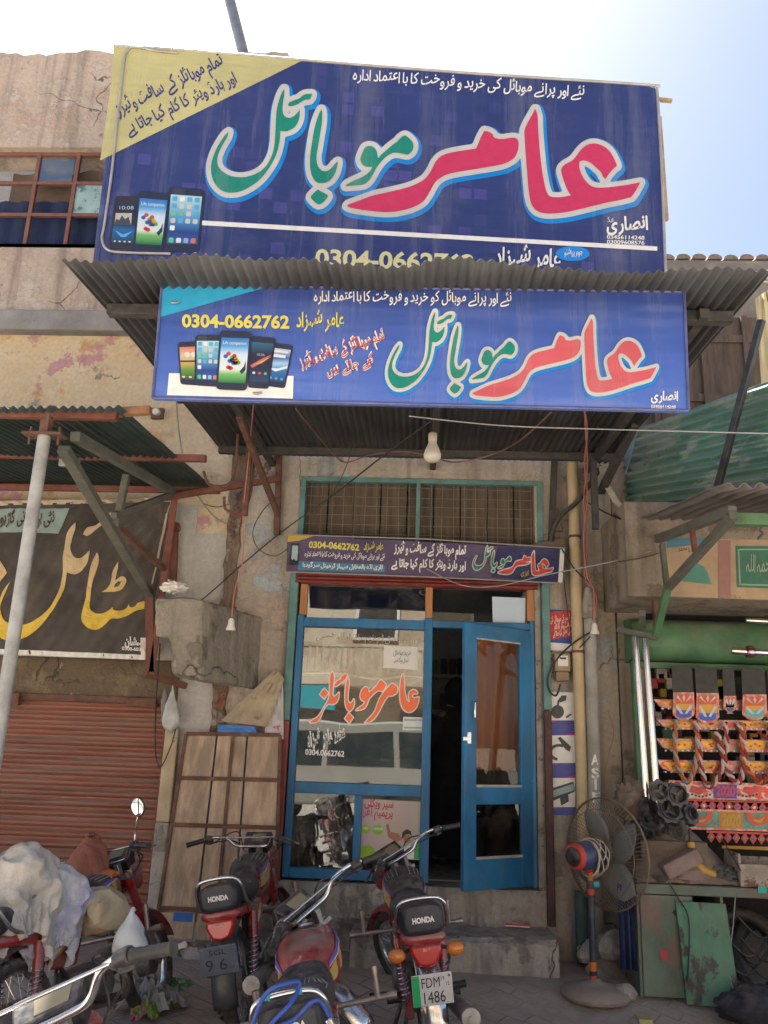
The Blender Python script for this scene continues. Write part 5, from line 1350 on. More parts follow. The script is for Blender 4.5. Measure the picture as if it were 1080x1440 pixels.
tag(o, 'ribbed green tin sheet closing the side of the right hand canopy', 'tin sheet')
b = MB(); b.bar(P(1071, 450, -1.35), P(1008, 690, -1.0), .045, .045)
tag(b.build('iron_prop', m_blackp, None, 0, .004), 'slanting black iron prop in front of the green tin sheet', 'prop')
# small awning of the parts shop
sa = thing('tin_awning', 'small grey tin awning on green timber brackets over the parts shop lintel', 'awning', (2.5, -.6, 3.2))
aw0 = P(866, 742, -.02); aw1 = PX(1026, 682, aw0.x+.02)
o = corrugated(aw0.x, 5.0, -.02, aw0.z, aw1.y, aw1.z, .085, .016, None, 8, 0, 8, .02).build('sheet', mat('grey tin', (.17, .15, .14), .55, .2, .4, .3, 2.5, .2, (.1, .07, .055), .64), sa, 60); solid(o, .003)
XK = aw0.x+.12
def kx(px, py): return PX(px, py, XK)
b = MB(); b.bar(kx(915, 762), kx(1030, 718), .05, .06); b.build('bracket', m_ggrey, sa, 0, .005)
b = MB(); b.bar(kx(1032, 724), kx(940, 826), .05, .05); b.build('bracket', m_ggrey, sa, 0, .005)
b = MB(); b.bar(kx(940, 824), kx(922, 895), .05, .04); b.build('bracket', m_green, sa, 0, .005)
b = MB(); b.bar(kx(917, 765), kx(923, 888), .035, .05); b.build('bracket', m_rust, sa, 0, .004)
b = MB(); b.bar(kx(931, 765), kx(938, 826), .035, .05); b.build('bracket', m_ggrey, sa, 0, .004)
b = MB(); b.bar(kx(973, 742), kx(977, 775), .03, .04); b.build('bracket', m_rust2, sa, 0, .004)
pz = kx(1020, 722); b = MB(); b.box(pz.x, 5, pz.y-.03, pz.y+.03, pz.z-.07, pz.z); b.build('purlin', m_green, sa, 0, .004)
# yellow banner edge far right and dangling cloth strip
draped([(1062, 420), (1090, 400), (1100, 640), (1078, 640)], -1.0, .05, 4, mat('yellowed flex', (.5, .42, .24), .7, 0, .3, .2, 3, .2), 'yellowed flex sheet hanging at the right edge above the green tin sheet', 'flex sheet')
draped([(1040, 385), (1090, 378), (1090, 398), (1050, 396)], -2.2, .06, 6, m_paper, 'crumpled pale plastic sheet at the right end of the awning edge', 'plastic sheet')
b = MB(); b.loft([[P(x+dx, y, -.35) for dx in (-5, 0, 5)] for x, y in ((846, 655), (852, 680), (866, 705), (884, 722))], False, False)
tag(b.build('cloth_strip', m_cloth, None, 60), 'twisted beige cloth strip hanging beside the green tin sheet', 'cloth strip')
b = MB(); pts = [PX(880, 668, 1.70), PX(898, 603, 1.70), PX(890, 600, 1.70), PX(876, 625, 1.70)]; b.prism(pts, (.004, 0, 0))
tag(b.build('tin_scrap', mat('pale blue tin', (.25, .36, .42), .5, .2, .2, .2, 5, .1), None), 'pale blue scrap of tin at the corner of the green sheet', 'tin scrap')

# ---------------------------------------------------------------- truck art stock
YT = -.30
PLT = Plane((0, YT, 0), (0, -1, 0))
m_gold = mat('gold foil', (.62, .32, .02), .3, .3, .04, .4, 14, .2, (.5, .08, .03), .6, (1, 1, 1), 20)
m_foil = mat('silver pink foil', (.42, .24, .20), .3, .5, .05, .5, 20, .2, (.5, .06, .05), .52, (1, 1, 1), 22)
m_red2 = mat('red truck paint', (.55, .03, .025), .35, 0, .04, .2, 10, .1)
m_jew = [flat('jewel blue', (.03, .06, .45), .3), flat('jewel green', (.02, .3, .16), .3), flat('jewel white', (.6, .6, .62), .3)]
def tl(pts, off=0): return [PLT.at(x, y, off) for x, y in pts]
def strip(y0, y1, x0=922, tip=16, lab=''):
    t = thing('truck_ornament_strip', lab, 'ornament', tuple(PLT.at(1000, y1)), 'boat shaped gold ornament strips')
    b = MB(); b.prism(tl([(x0, y0), (1150, y0+3), (1150, y1+2), (x0+26, y1), (x0+10, y1-(y1-y0)*.3)]), (0, .03, 0)); b.build('border', m_foil, t, 0, .003)
    for u0, u1 in ((x0+tip-8, 975), (982, 1008), (1040, 1078), (1090, 1130)):
        b = MB(); dab(b, PLT, rrect([(u0, y0+4), (u1, y0+4.5), (u1-4, y1-4), (u0+14, y1-4)], .3), .003); b.build('gold_inlay', m_gold, t)
        b = MB()
        for k in range(3): dab(b, PLT, disc(u0+16+k*(u1-u0-20)/3, (y0+y1)/2+random.uniform(-2, 2), 2.2, 1.5, 8), .005)
        b.build('petal', m_red2, t)
    b = MB()
    for k in range(26): dab(b, PLT, disc(x0+14+k*8, y1-1.5+.06*k, 1.5, 1.5, 6), .005)
    b.build('studs', flat('silver studs', (.6, .58, .55), .3), t)
    b = MB()
    for k in range(12): dab(b, PLT, disc(932+k*16+random.uniform(-4, 4), random.choice((y0+2, y1-2)), 1.3, 1.3, 8), .006)
    b.build('jewel', m_jew[random.randrange(3)], t)
strip(983, 998, 918, 16, 'boat shaped gold truck ornament strip half hidden behind the painted mud flaps')
strip(1011, 1026, lab='boat shaped gold and silver truck ornament strip just under the painted mud flaps')
strip(1038, 1057, lab='boat shaped gold truck ornament strip in the middle of the three between the rope garlands')
strip(1068, 1087, lab='lowest boat shaped gold truck ornament strip, right above the red 2020 board')
def board(y0, y1, x0, lab, col, tcol, num, m_b):
    t = thing('number_board', lab, 'sign board', tuple(PLT.at(1010, y1)))
    b = MB(); b.prism(tl([(x0, y0), (1150, y0+8), (1150, y1+6), (x0, y1)]), (0, .03, 0)); b.build('board', m_b, t, 0, .003)
    b = MB(); dab(b, PLT, [(num[0], num[1]), (num[2], num[1]+2), (num[2], num[3]+2), (num[0], num[3])], .003); b.build('number_panel', flat('panel %d' % y0, col, .4), t)
    b = MB(); print_text(b, PLT, '2020', (num[0]+3, num[3]-4), (num[2]-3, num[3]-2.5), (num[3]-num[1])*.98, .006, .05, False); b.build('lettering', flat('digits %d' % y0, tcol, .4), t)
    return t
m_foilred = mat('foil red flower print', (.52, .40, .36), .4, .4, .15, .3, 16, .1, (.55, .07, .05), .52, (1, 1, 1), 12)
t1 = board(1097, 1124, 940, 'silver and red truck board with 2020 in red on a blue panel', (.04, .05, .33), (.5, .03, .10), (1003, 1102, 1036, 1122), m_foilred)
for s, cx in ((1, 985), (-1, 1052)):
    b = MB(); dab(b, PLT, [(cx-12*s, 1104), (cx+10*s, 1112), (cx-2*s, 1118), (cx-16*s, 1113)], .004); dab(b, PLT, disc(cx+2*s, 1110, 5, 4), .005); b.build('flower', m_red2, t1)
    b = MB()
    for k in range(6): dab(b, PLT, disc(cx-12*s+k*5*s, 1117+3*sin(k*.6), 1.7, 1.7, 8), .006)
    b.build('dot', m_blackp, t1)
b = MB(); dab(b, PLT, [(940, 1097), (1150, 1105), (1150, 1108), (940, 1100)], .005); dab(b, PLT, [(950, 1121), (1150, 1126), (1150, 1128), (950, 1123)], .005); b.build('trim', m_foil, t1)
t2 = board(1138, 1166, 961, 'orange truck board with 2020 between two painted birds', (.55, .18, .01), (.5, .30, .02), (1011, 1141, 1044, 1165), mat('teal bird board', (.10, .28, .22), .4, .1, .15, .4, 14, .1, (.5, .1, .05), .6, (1, 1, 1), 16))
for s, cx in ((1, 985), (-1, 1066)):
    b = MB(); dab(b, PLT, [(cx-20*s, 1150), (cx-12*s, 1143), (cx-4*s, 1149), (cx+6*s, 1149), (cx+11*s, 1141), (cx+18*s, 1143), (cx+15*s, 1153), (cx+6*s, 1161), (cx-8*s, 1160), (cx-14*s, 1156)][::1], .004); b.build('bird', flat('vermilion', (.6, .08, .02), .4), t2)
    b = MB(); dab(b, PLT, [(cx-10*s, 1148), (cx-2*s, 1153), (cx+8*s, 1152), (cx+4*s, 1156), (cx-4*s, 1157)], .006); b.build('wing', flat('amber', (.6, .3, .03), .4), t2)
b = MB(); dab(b, PLT, [(962, 1142), (972, 1146), (970, 1160), (962, 1163)], .004); b.build('leaf', flat('leaf green', (.03, .3, .08)), t2)
b = MB(); dab(b, PLT, [(961, 1137), (1150, 1142), (1150, 1145), (961, 1140)], .005); dab(b, PLT, [(961, 1163), (1150, 1168), (1150, 1171), (961, 1166)], .005); b.build('trim', m_foil, t2)
def fringe(y, x0, n, lab, jew):
    t = thing('pendant_fringe', lab, 'fringe', tuple(PLT.at(1010, y+8)), 'red diamond pendant fringes')
    b = MB(); b.prism(tl([(x0-6, y-9), (1140, y-4), (1140, y-1), (x0-6, y-6)], .0), (0, .006, 0)); b.build('tape', m_red2, t)
    for k in range(n):
        cx = x0+k*11.8; yy = y+k*.45
        b = MB(); b.prism(tl([(cx-5.5, yy), (cx, yy-8), (cx+5.5, yy), (cx, yy+8)], .004), (0, .006, 0)); o = b.build('pendant', m_red2, t)
        b = MB(); dab(b, PLT, disc(cx, yy, 2.2, 2.2, 8), .006); b.build('jewel', m_jew[jew[k % len(jew)]], o)
fringe(1132, 966, 13, 'upper fringe of red diamond pendants with blue jewels between the two 2020 boards', (0, 0, 2))
fringe(1177, 1000, 11, 'lower fringe of red diamond pendants with green jewels under the orange 2020 board', (1, 1, 0))
b = MB(); b.prism(tl([(1016, 1189), (1150, 1193), (1150, 1199), (1016, 1193)]), (0, .02, 0)); tag(b.build('yellow_rail', flat('yellow rail', (.6, .28, .01), .4), None), 'narrow yellow rail under the lower red pendant fringe', 'rail')
# mud flaps with painted plates
for i, (x0, x1, yt_, yb_, c0, lab) in enumerate(((945, 974, 974, 1013, (.03, .08, .4), 'leftmost black mud flap with a red plate and blue scalloped foot'), (977, 1008, 975, 1017, (.02, .1, .5), 'black mud flap with a red and orange plate and square blue foot, second from left'), (1015, 1032, 979, 1004, (.06, .09, .2), 'narrow dull mud flap with a faded dark blue plate'), (1041, 1074, 977, 1013, (.10, .36, .33), 'wide black mud flap with a red plate and turquoise foot'), (1077, 1110, 976, 1013, (.1, .3, .3), 'mud flap with a pink edged plate, cut by the right edge of the photo'))):
    t = thing('mud_flap', lab, 'mud flap', tuple(PLT.at((x0+x1)/2, yb_, .03)), 'painted mud flaps')
    yo = .03+.006*i
    b = MB(); b.prism([PLT.at(x, y, yo) for x, y in ((x0-2, 938+i), (x1-3, 938+i), (x1, yt_+4), (x0, yt_+4))], (0, .008, 0)); b.build('flap', m_black, t)
    shp = lambda k: [(x0+k, yt_+k), (x1-k, yt_+k), (x1+1-k, yb_-8), (x1-6, yb_-2-k), ((x0+x1)/2+5, yb_-k), ((x0+x1)/2-5, yb_-k), (x0+6, yb_-2-k), (x0-1+k, yb_-8)]
    b = MB(); b.prism([PLT.at(x, y, yo+.004) for x, y in shp(0)], (0, .004, 0)); pl_ = b.build('plate', m_foil, t)
    b = MB(); dab(b, PLT, [(x0+3, yt_+3), (x1-3, yt_+3), (x1-3, yt_+16), (x0+3, yt_+16)], yo+.006); b.build('red_field', flat('vermilion', (.6, .08, .02), .4), pl_)
    b = MB(); dab(b, PLT, [(x0+3, yt_+16), (x1-3, yt_+16), (x1-3, yb_-14), (x0+3, yb_-14)], yo+.006); b.build('orange_field', flat('amber', (.6, .3, .03), .4), pl_)
    b = MB(); dab(b, PLT, [(x0+3, yb_-14), (x1-3, yb_-14), (x1-4, yb_-5), ((x0+x1)/2, yb_-2.5), (x0+4, yb_-5)], yo+.006); b.build('foot_field', flat('foot %d' % i, c0, .4), pl_)
    b = MB(); cx = (x0+x1)/2; hw = (x1-x0)*.3
    for k in (-1, 0, 1): dab(b, PLT, [(cx+k*2, yt_+14), (cx+k*hw-2, yt_+7), (cx+k*hw, yt_+3.5), (cx+k*hw+2, yt_+7)], yo+.009)
    for k in (-1, 1): dab(b, PLT, [(cx+k*1, yb_-9), (cx+k*hw, yt_+17), (cx+k*(hw+3), yt_+20), (cx+k*hw*.5, yb_-9)], yo+.009)
    b.build('silver_flower', flat('silver print', (.5, .5, .5), .3), pl_)
# rope garlands
def garland(pts, m1, m2, r, lab, grp='braided rope garlands'):
    t = thing('rope_garland', lab, 'garland', tuple(PLT.at(pts[len(pts)//2][0], pts[len(pts)//2][1], .05)), grp)
    pth = smoothpath([PLT.at(x, y, .05) for x, y in pts], 10)
    for s, m_ in ((0, m1), (pi, m2)):
        b = MB(); q = []
        for i, p in enumerate(pth):
            d = (pth[min(i+1, len(pth)-1)]-pth[max(i-1, 0)]).normalized(); x = d.cross(Vector((0, 1, 0))).normalized()
            a = i*.9+s; q.append(p+x*r*.75*cos(a)+Vector((0, 1, 0))*r*.75*sin(a))
        b.tube(q, r*.8, 6); b.build('strand', m_, t, 60)
m_ro, m_rg, m_rr, m_rw = flat('orange rope', (.5, .13, .03), .8), flat('grey rope', (.3, .29, .3), .8), flat('dark red rope', (.28, .035, .03), .8), flat('pale rope', (.55, .42, .38), .8)
garland([(949, 1013), (946, 1045), (950, 1075), (962, 1099), (972, 1085), (978, 1050), (975, 1015)], m_ro, m_rg, .014, 'orange and grey braided rope garland looped at the left of the flaps')
garland([(975, 1015), (981, 1050), (983, 1080), (993, 1106), (1008, 1090), (1018, 1050), (1016, 1016)], m_rr, m_rw, .014, 'dark red and white rope garland looped under the second mud flap')
garland([(1005, 1030), (1013, 1060), (1020, 1085), (1034, 1100), (1042, 1080), (1042, 1045), (1036, 1018)], m_rr, m_rw, .016, 'thick red and white rope garland crossing in the middle below the faded flap')
garland([(1042, 1018), (1040, 1055), (1046, 1080), (1066, 1100), (1080, 1080), (1082, 1045), (1078, 1018)], m_rr, m_ro, .016, 'red and orange rope garland at the right edge under the wide flap')
# dim stock behind
stock = thing('stock_rack', 'dim rack of yellow and red truck lamps behind the mud flaps', 'rack', (2.5, .1, 1.4))
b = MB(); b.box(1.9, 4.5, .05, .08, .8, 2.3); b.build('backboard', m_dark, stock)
for i in range(95):
    x, z = 1.85+random.random()*1.1, 1.05+random.random()*1.2
    b = MB(); h = .04+.05*random.random(); b.box(x, x+h, -.02, .05, z, z+h*1.4); b.build('lamp', flat('stock %d' % (i % 6), [(.5, .22, .02), (.4, .03, .03), (.5, .45, .4), (.05, .15, .08), (.45, .3, .03), (.05, .05, .06)][i % 6], .4), stock, 0, .006)
# chrome pipes and silencers
for a, c, lab in (((893, 896), (912, 1166), 'left one of two long shiny steel pipes leaning beside the green door post'), ((907, 898), (927, 1163), 'right one of two long shiny steel pipes leaning beside the green door post')):
    p, q = P(*a, -.42), P(*c, -.55)
    b = MB(); n = 24
    b.tube([p, q], .026, 18); o = b.build('steel_pipe', chrome('bright steel', (.75, .72, .66), .12, .06), None, 50)
    tag(o, lab, 'pipe', 'long steel pipes')
for (x0, y0), lab in (((1027, 915), 'chrome tube with a rainbow tinted collar in front of the green shutter box'), ((1048, 872), 'plain chrome tube end hanging under the painted lintel at the right edge')):
    p = P(x0, y0, -.6); r = .028 if y0 > 900 else .02
    t = thing('chrome_tube', lab, 'tube', tuple(p))
    b = MB(); b.lathe([(0, 0), (r*.7, .005), (r, .03), (r, 1.2)], p, (1, .05, -.02), 16); b.build('tube', chrome('bright steel', (.75, .72, .66), .12, .06), t, 40)
    if y0 > 900:
        b = MB(); b.lathe([(r, .11), (r*1.5, .12), (r*1.7, .145), (r*1.5, .17), (r, .18)], p, (1, .05, -.02), 18); b.build('collar', mat('tempered steel', (.4, .25, .4), .2, 1, .05, .5, 20, 0, (.5, .4, .1), .5), t, 40)

# ---------------------------------------------------------------- work table, cabinet and clutter
YC = -.86
cx0, cx1, cz1 = P(897, 1300, YC).x, P(1018, 1300, YC).x, P(950, 1245, YC).z
cab = thing('work_table', 'battered green metal work table with cabinet doors beside the standing fan', 'table', (cx0+1, YC+.3, .06))
b = MB(); b.box(cx0, 4.2, YC, -.25, cz1-.06, cz1); b.build('table_top', m_greend, cab, 0, .006)
b = MB(); b.box(cx0, cx0+.02, YC+.01, -.25, .09, cz1-.062); b.box(cx0+.02, cx0+.6, -.3, -.28, .09, cz1-.062); b.box(cx0+.55, cx0+.57, YC+.03, -.3, .09, cz1-.062); b.build('cabinet', m_greend, cab, 0, .004)
b = MB(); b.box(cx0+.02, cx0+.36, YC-.004, YC+.016, .10, cz1-.065); b.build('cabinet_door', m_greend, cab, 0, .004)
b = MB(); q0 = P(965, 1408, YC-.03); q1 = P(1022, 1270, YC-.01)
b.hexa([(q0.x, YC-.05, .075), (q1.x+.02, YC-.08, .08), (q1.x+.02, YC-.06, .08), (q0.x, YC-.03, .075)], [(q0.x-.03, YC-.025, q1.z), (q1.x-.02, YC-.05, q1.z), (q1.x-.02, YC-.03, q1.z), (q0.x-.03, YC-.005, q1.z)]); dr = b.build('cabinet_door', mat('bright worn green door', (.08, .25, .15), .6, 0, .6, .4, 2.6, .3, (.05, .048, .04), .50, (1, 1, .6), 3.4), cab, 0, .004)
b = MB(); p = P(933, 1343, YC); b.box(p.x-.02, p.x+.025, YC-.008, YC-.0045, p.z-.03, p.z+.03); b.build('red_daub', flat('red daub', (.45, .04, .04)), cab)
b = MB(); p = P(950, 1280, YC); b.prism([P(945, 1283, YC-.006), P(957, 1272, YC-.006), P(959, 1281, YC-.006), P(949, 1288, YC-.006)], (0, .001, 0)); b.build('dark_hole', m_dark, cab)
for x in (2.9, 4.1): MB().box(x, x+.05, YC+.02, YC+.07, .06, cz1-.062).build('leg', m_greend, cab, 0, .004)
b = MB(); b.prism([P(1066, 1247, YC-.006), P(1078, 1247, YC-.006), P(1078, 1256, YC-.006), P(1066, 1256, YC-.006)], (0, .001, 0)); b.build('turquoise_daub', flat('turquoise', (.03, .4, .35)), cab)
# cloth between fan and cabinet
b = MB(); p = P(868, 1250, -.80); q = P(896, 1372, -.80)
b.loft([[Vector((p.x+(q.x-p.x)*i/14, -.80+.02*sin(i*1.3)*(.4+j/8), p.z+.03+(q.z-p.z)*j/8)) for i in range(15)] for j in range(9)], False, False)
tag(b.build('navy_cloth', mat('navy cloth', (.012, .03, .10), .85, 0, .15, .3, 4, .2), None, 60), 'navy blue cloth hanging between the fan and the green cabinet', 'cloth')
# tarpaulin heap
b = MB(); A0 = P(895, 1238, -.80); hx0, hx1 = A0.x, P(1045, 1230, -.80).x
rows = []
for j in range(17):
    v = j/16; row = []
    for i in range(31):
        u = i/30; env = sin(pi*min(1, max(0, u*.96+.02)))**.55
        z = cz1+.01+.36*env*sin(pi*.5*min(1, v*1.3))**.8*(1-.35*max(0, u-.55)/.45)+.02*noise3((u*5, v*4, 1), 1)*env
        row.append(Vector((hx0+(hx1-hx0)*u, -.82+.45*v+.02*noise3((u*4, v*3, 7), 1), max(z, cz1+.004))))
    rows.append(row)
b.loft(rows, False, False)
tag(b.build('sacking_heap', mat('brown sacking', (.20, .15, .105), .9, 0, .3, .3, 5, .5, (.27, .21, .15), .58), None, 60), 'brown sacking draped over a heap on the green work table', 'sacking')
def rbox(c, s, rot, m, nm, lab, cat, seed=0, bev=.012):
    b = MB(); b.box(-s[0]/2, s[0]/2, -s[1]/2, s[1]/2, -s[2]/2, s[2]/2); b.xf(Matrix.Translation(c) @ Euler(rot).to_matrix().to_4x4())
    return tag(b.build(nm, m, None, 0, bev), lab, cat)
m_pink = mat('pinkish stone', (.30, .21, .18), .95, 0, .3, .25, 6, .6)
p = P(962, 1221, -.88); rbox((p.x, -.80, cz1+.13), (.27, .12, .10), (0, radians(-26), .1), m_pink, 'stone_block', 'long pinkish stone block tilted on the work table', 'stone', 0, .018)
p = P(978, 1238, -.85); tag(rock((p.x, -.76, cz1+.05), (.11, .09, .065), 9, m_pink), 'squat pinkish stone under the tilted block on the table', 'stone')
p = P(928, 1231, -.8); bw = MB(); bw.lathe([(.0, 0), (.03, 0), (.065, .045), (.07, .05), (.066, .05), (.03, .006), (0, .006)], (p.x, -.80, cz1+.004), (0, 0, 1), 24)
tag(bw.build('steel_bowl', m_alu, None, 40), 'small dark steel bowl at the front of the work table', 'bowl')
dr = thing('power_drill', 'yellow power drill standing on the sacking behind the stone block', 'drill', tuple(P(972, 1215, -.7)))
p = P(972, 1195, -.74)
b = MB(); b.tube([p+Vector((0, 0, -.09)), p+Vector((0, 0, .05))], [.028, .024], 12); b.build('body', mat('yellow tool', (.5, .28, .02), .45, 0, .3, .15, 8, .05), dr, 50)
b = MB(); b.tube([p+Vector((0, 0, .05)), p+Vector((0, 0, .075)), p+Vector((0, 0, .14))], [.016, .012, .009], 10); b.build('chuck', m_blackp, dr, 50)
b = MB(); b.tube([p+Vector((0, -.01, -.07)), p+Vector((.07, -.02, -.13)), p+Vector((.14, -.03, -.15))], [.03, .034, .026], 12); b.build('grip', mat('yellow tool', (.5, .28, .02)), dr, 50)
p = P(1022, 1228, -.8); tag(blob((p.x, -.72, cz1+.055), (.12, .09, .065), .35, 9, 2).build('black_bundle', mat('crumpled black plastic', (.05, .055, .05), .4, 0, .3, .4, 8, .4), None, 50), 'crumpled black plastic bundle between the stones and the wooden crate', 'bundle')
cr = thing('nail_crate', 'old wooden crate of nails at the right end of the work table', 'crate', tuple(P(1060, 1245, -.8)))
p = P(1040, 1238, -.82); zc = cz1+.005
b = MB(); b.box(p.x+.0, p.x+.5, -.84, -.82, zc, zc+.14); b.box(p.x+.0, p.x+.5, -.56, -.54, zc, zc+.16); b.box(p.x, p.x+.02, -.82, -.56, zc, zc+.2); b.box(p.x, p.x+.5, -.82, -.56, zc, zc+.015); b.build('boards', mat('flaking white wood', (.40, .33, .27), .9, 0, .4, .3, 6, .4, (.16, .08, .05), .52, (1, 1, 1), 8), cr, 0, .004)
b = MB()
for i in range(120):
    c = Vector((p.x+.05+random.random()*.4, -.79+random.random()*.2, zc+.09+random.random()*.03)); d = Vector((random.uniform(-1, 1), random.uniform(-1, 1), random.uniform(-.3, .3))).normalized()*.03
    b.tube([c-d, c+d], .0025, 4)
o = b.build('nails', m_alu, cr); o['kind'] = 'stuff'
# heap of gears beside the pipes
gh = [(926, 1112, .10), (950, 1118, .11), (908, 1138, .10), (938, 1142, .12), (965, 1146, .10), (915, 1163, .11), (950, 1166, .11)]
for i, (px, py, r) in enumerate(gh):
    r *= .8
    p = P(px, py, -.62+.05*random.uniform(-1, 1)); b = MB(); n = 16+2*(i % 3)
    ring = []
    for k in range(n*2):
        rr = r if k % 4 < 2 else r*.86; a = pi*k/n; ring.append((rr*cos(a), rr*sin(a)))
    hw = r*random.uniform(.45, .7); th = random.uniform(.03, .055)
    L_ = len(ring); b.loft([[Vector((ring[k][0]*f, ring[k][1]*f, z)) if f else Vector((hw*cos(pi*k/n), hw*sin(pi*k/n), z)) for k in range(L_)] for f, z in ((0, 0), (1, 0), (1, th), (0, th), (0, 0))], False)
    b.lathe([(hw*.95, -.02), (hw*1.02, -.02), (hw*1.02, th+.02), (hw*.95, th+.02), (hw*.9, .0)], (0, 0, 0), (0, 0, 1), 24)
    for k in range(3): b.bar((0, 0, th/2), (hw*cos(2*k), hw*sin(2*k), th/2), .02, .015)
    b.xf(Matrix.Translation(p) @ Euler((random.uniform(.3, 1.6), random.uniform(-.9, .9), random.uniform(-1, 1))).to_matrix().to_4x4())
    o = b.build('gear_wheel', mat('oily steel', (.075, .075, .078), .45, .5, .3, .5, 9, .3), None, 30)
    o['group'] = 'steel gear wheels heaped behind the pipes'
    tag(o, ['topmost grey gear wheel of the heap, left of the pipes\' feet', 'gear wheel at the top right of the heap behind the steel pipes', 'gear wheel at the left of the heap, behind the left pipe', 'big gear wheel in the middle of the heap between and behind the pipes', 'gear wheel at the far right of the heap beside the sacking', 'lowest left gear wheel at the foot of the pipes', 'lowest right gear wheel resting on the sacking'][i], 'gear', 'steel gear wheels heaped behind the pipes')
b = MB(); b.box(P(893, 1150, -.6).x, P(985, 1150, -.6).x, -.72, -.3, cz1+.0, P(930, 1180, -.6).z); tag(b.build('parts_carton', mat('brown carton', (.15, .11, .08), .9, 0, .3, .3, 5, .3), None, 0, .01), 'brown carton under the heap of gear wheels', 'carton')
tag(blob(P(890, 1125, -.45), (.13, .12, .14), .3, 7, 5).build('brown_sack', mat('dusty brown sack', (.16, .12, .085), .9, 0, .35, .3, 6, .4), None, 60), 'dusty brown sack bulging behind the fan beside the gears', 'sack')
# below the table
for i, (px, py, R, lab) in enumerate(((1050, 1340, .22, 'old black tyre standing in the dark under the table, nearer the cabinet'), (1085, 1355, .24, 'old black tyre under the table at the right edge of the photo'))):
    p = P(px, py, -.62+.1*i); b = MB(); n = 32
    b.tube([p+Vector((R*cos(2*pi*k/n), .12*sin(2*pi*k/n), R*sin(2*pi*k/n))) for k in range(n)], .05, 10, True); tag(b.build('tyre', m_black, None, 60), lab, 'tyre')
b = MB()
for k in range(7):
    z = .2+random.random()*.4; x = 2.0+random.random()*.3
    b.tube(smoothpath([(x, -.75, z), (x+.15, -.8, z-.12), (x+.35, -.78, z+.05), (x+.5, -.8, z-.1)], 6), .008, 6)
tag(b.build('cable_coil', m_wire, None, 60), 'loose black cables in the dark space under the work table', 'cables')
p = PZ(1060, 1420, .12); tag(blob((p.x+.05, p.y, .13), (.26, .16, .12), .2, 6, 8).build('dark_bundle', mat('charcoal cloth', (.022, .024, .032), .9, 0, .2, .3, 6, .3), None, 60), 'dark cloth bundle on the ground at the bottom right corner', 'bundle')

# ---------------------------------------------------------------- pedestal fan
bp = PZ(838, 1400, .08)
fan = thing('pedestal_fan', 'old pedestal fan with blue motor, grey blades and rusty round cage', 'fan', (bp.x, bp.y, .07))
m_base = mat('dusty fan base', (.32, .27, .22), .9, 0, .5, .2, 7, .4)
b = MB(); b.lathe([(0, 0), (.215, 0), (.225, .02), (.21, .05), (.13, .075), (.05, .09), (.03, .11), (0, .11)], (bp.x, bp.y, .07), (0, 0, 1), 36); b.build('base', m_base, fan, 50)
hp = P(829, 1208, bp.y); zt_ = hp.z-.02; px_ = bp.x-.012
def ring_(z0, z1, r, m, nm='pole'):
    b = MB(); b.tube([(px_, bp.y, z0), (px_+.0, bp.y, z1)], r, 14); b.build(nm, m, fan, 50)
z_ = lambda py: P(832, py, bp.y).z
m_or, m_rd, m_tq = flat('orange tape', (.6, .16, .01)), flat('red tape', (.5, .05, .03)), flat('turquoise tape', (.05, .35, .38))
ring_(.17, z_(1378), .025, m_tq, 'band'); ring_(z_(1378), z_(1371), .023, m_rd, 'band'); ring_(z_(1371), z_(1365), .022, m_blackp, 'band'); ring_(z_(1365), z_(1352), .023, m_or, 'band')
ring_(z_(1352), z_(1258), .022, mat('blue black pole', (.02, .03, .05), .5, 0, .3, .3, 6, .1)); ring_(z_(1258), z_(1250), .024, m_rd, 'band'); ring_(z_(1250), z_(1238), .027, m_iron, 'collar'); ring_(z_(1238), z_(1218), .019, m_or, 'band')
b = MB(); b.tube([(px_+.02, bp.y-.01, z_(1243)), (px_+.055, bp.y-.02, z_(1242))], .02, 12); b.build('knob', m_tq, fan, 50)
ax = Vector((.80, .58, .03)).normalized()
cc = P(852, 1200, bp.y+.09)
mot = cc-ax*.20
b = MB(); b.lathe([(0, -.13), (.045, -.125), (.07, -.10), (.085, -.07), (.09, 0), (.09, .10), (.075, .13), (.03, .14), (0, .14)], mot, ax, 28); b.build('motor', mat('blue motor', (.02, .045, .16), .4, 0, .35, .25, 7, .1), fan, 50)
b = MB(); b.lathe([(.062, -.115), (.076, -.113), (.084, -.10), (.086, -.082), (.078, -.08)], mot, ax, 28); b.build('motor_ring', m_rd, fan, 50)
b = MB(); b.lathe([(0, -.140), (.05, -.136), (.063, -.12)], mot, ax, 20); b.lathe([(.018, -.15), (.03, -.15), (.03, -.13), (.018, -.13)], mot, ax, 16); b.build('motor_cap', m_blackp, fan, 50)
b = MB(); b.tube([(px_, bp.y, z_(1222)), (mot.x, mot.y, mot.z-.06)], [.03, .04], 12); b.build('neck', m_rd, fan, 50)
sx_ = ax.cross(Vector((0, 0, 1))).normalized(); sy_ = sx_.cross(ax)
def cg(r, a, h): return cc+sx_*(r*cos(a))+sy_*(r*sin(a))+ax*h
R = .36
m_cage = mat('rusty cage wire', (.19, .135, .09), .7, .2, .3, .3, 9, .1)
b = MB()
for r, h, t in ((R, 0, .006), (R*.99, .012, .004), (R*.8, -.055, .003), (.10, -.085, .004), (.10, .10, .004)): b.tube([cg(r, 2*pi*k/48, h) for k in range(48)], t, 6, True)
for k in range(84):
    a = 2*pi*k/84; b.tube([cg(.10, a, -.085), cg(R*.55, a+.05, -.085), cg(R*.85, a+.08, -.05), cg(R, a+.1, 0)], .0017, 4)
    b.tube([cg(.08, a, .10), cg(R*.55, a-.05, .10), cg(R*.85, a-.08, .06), cg(R, a-.1, 0)], .0017, 4)
b.build('cage', m_cage, fan, 60)
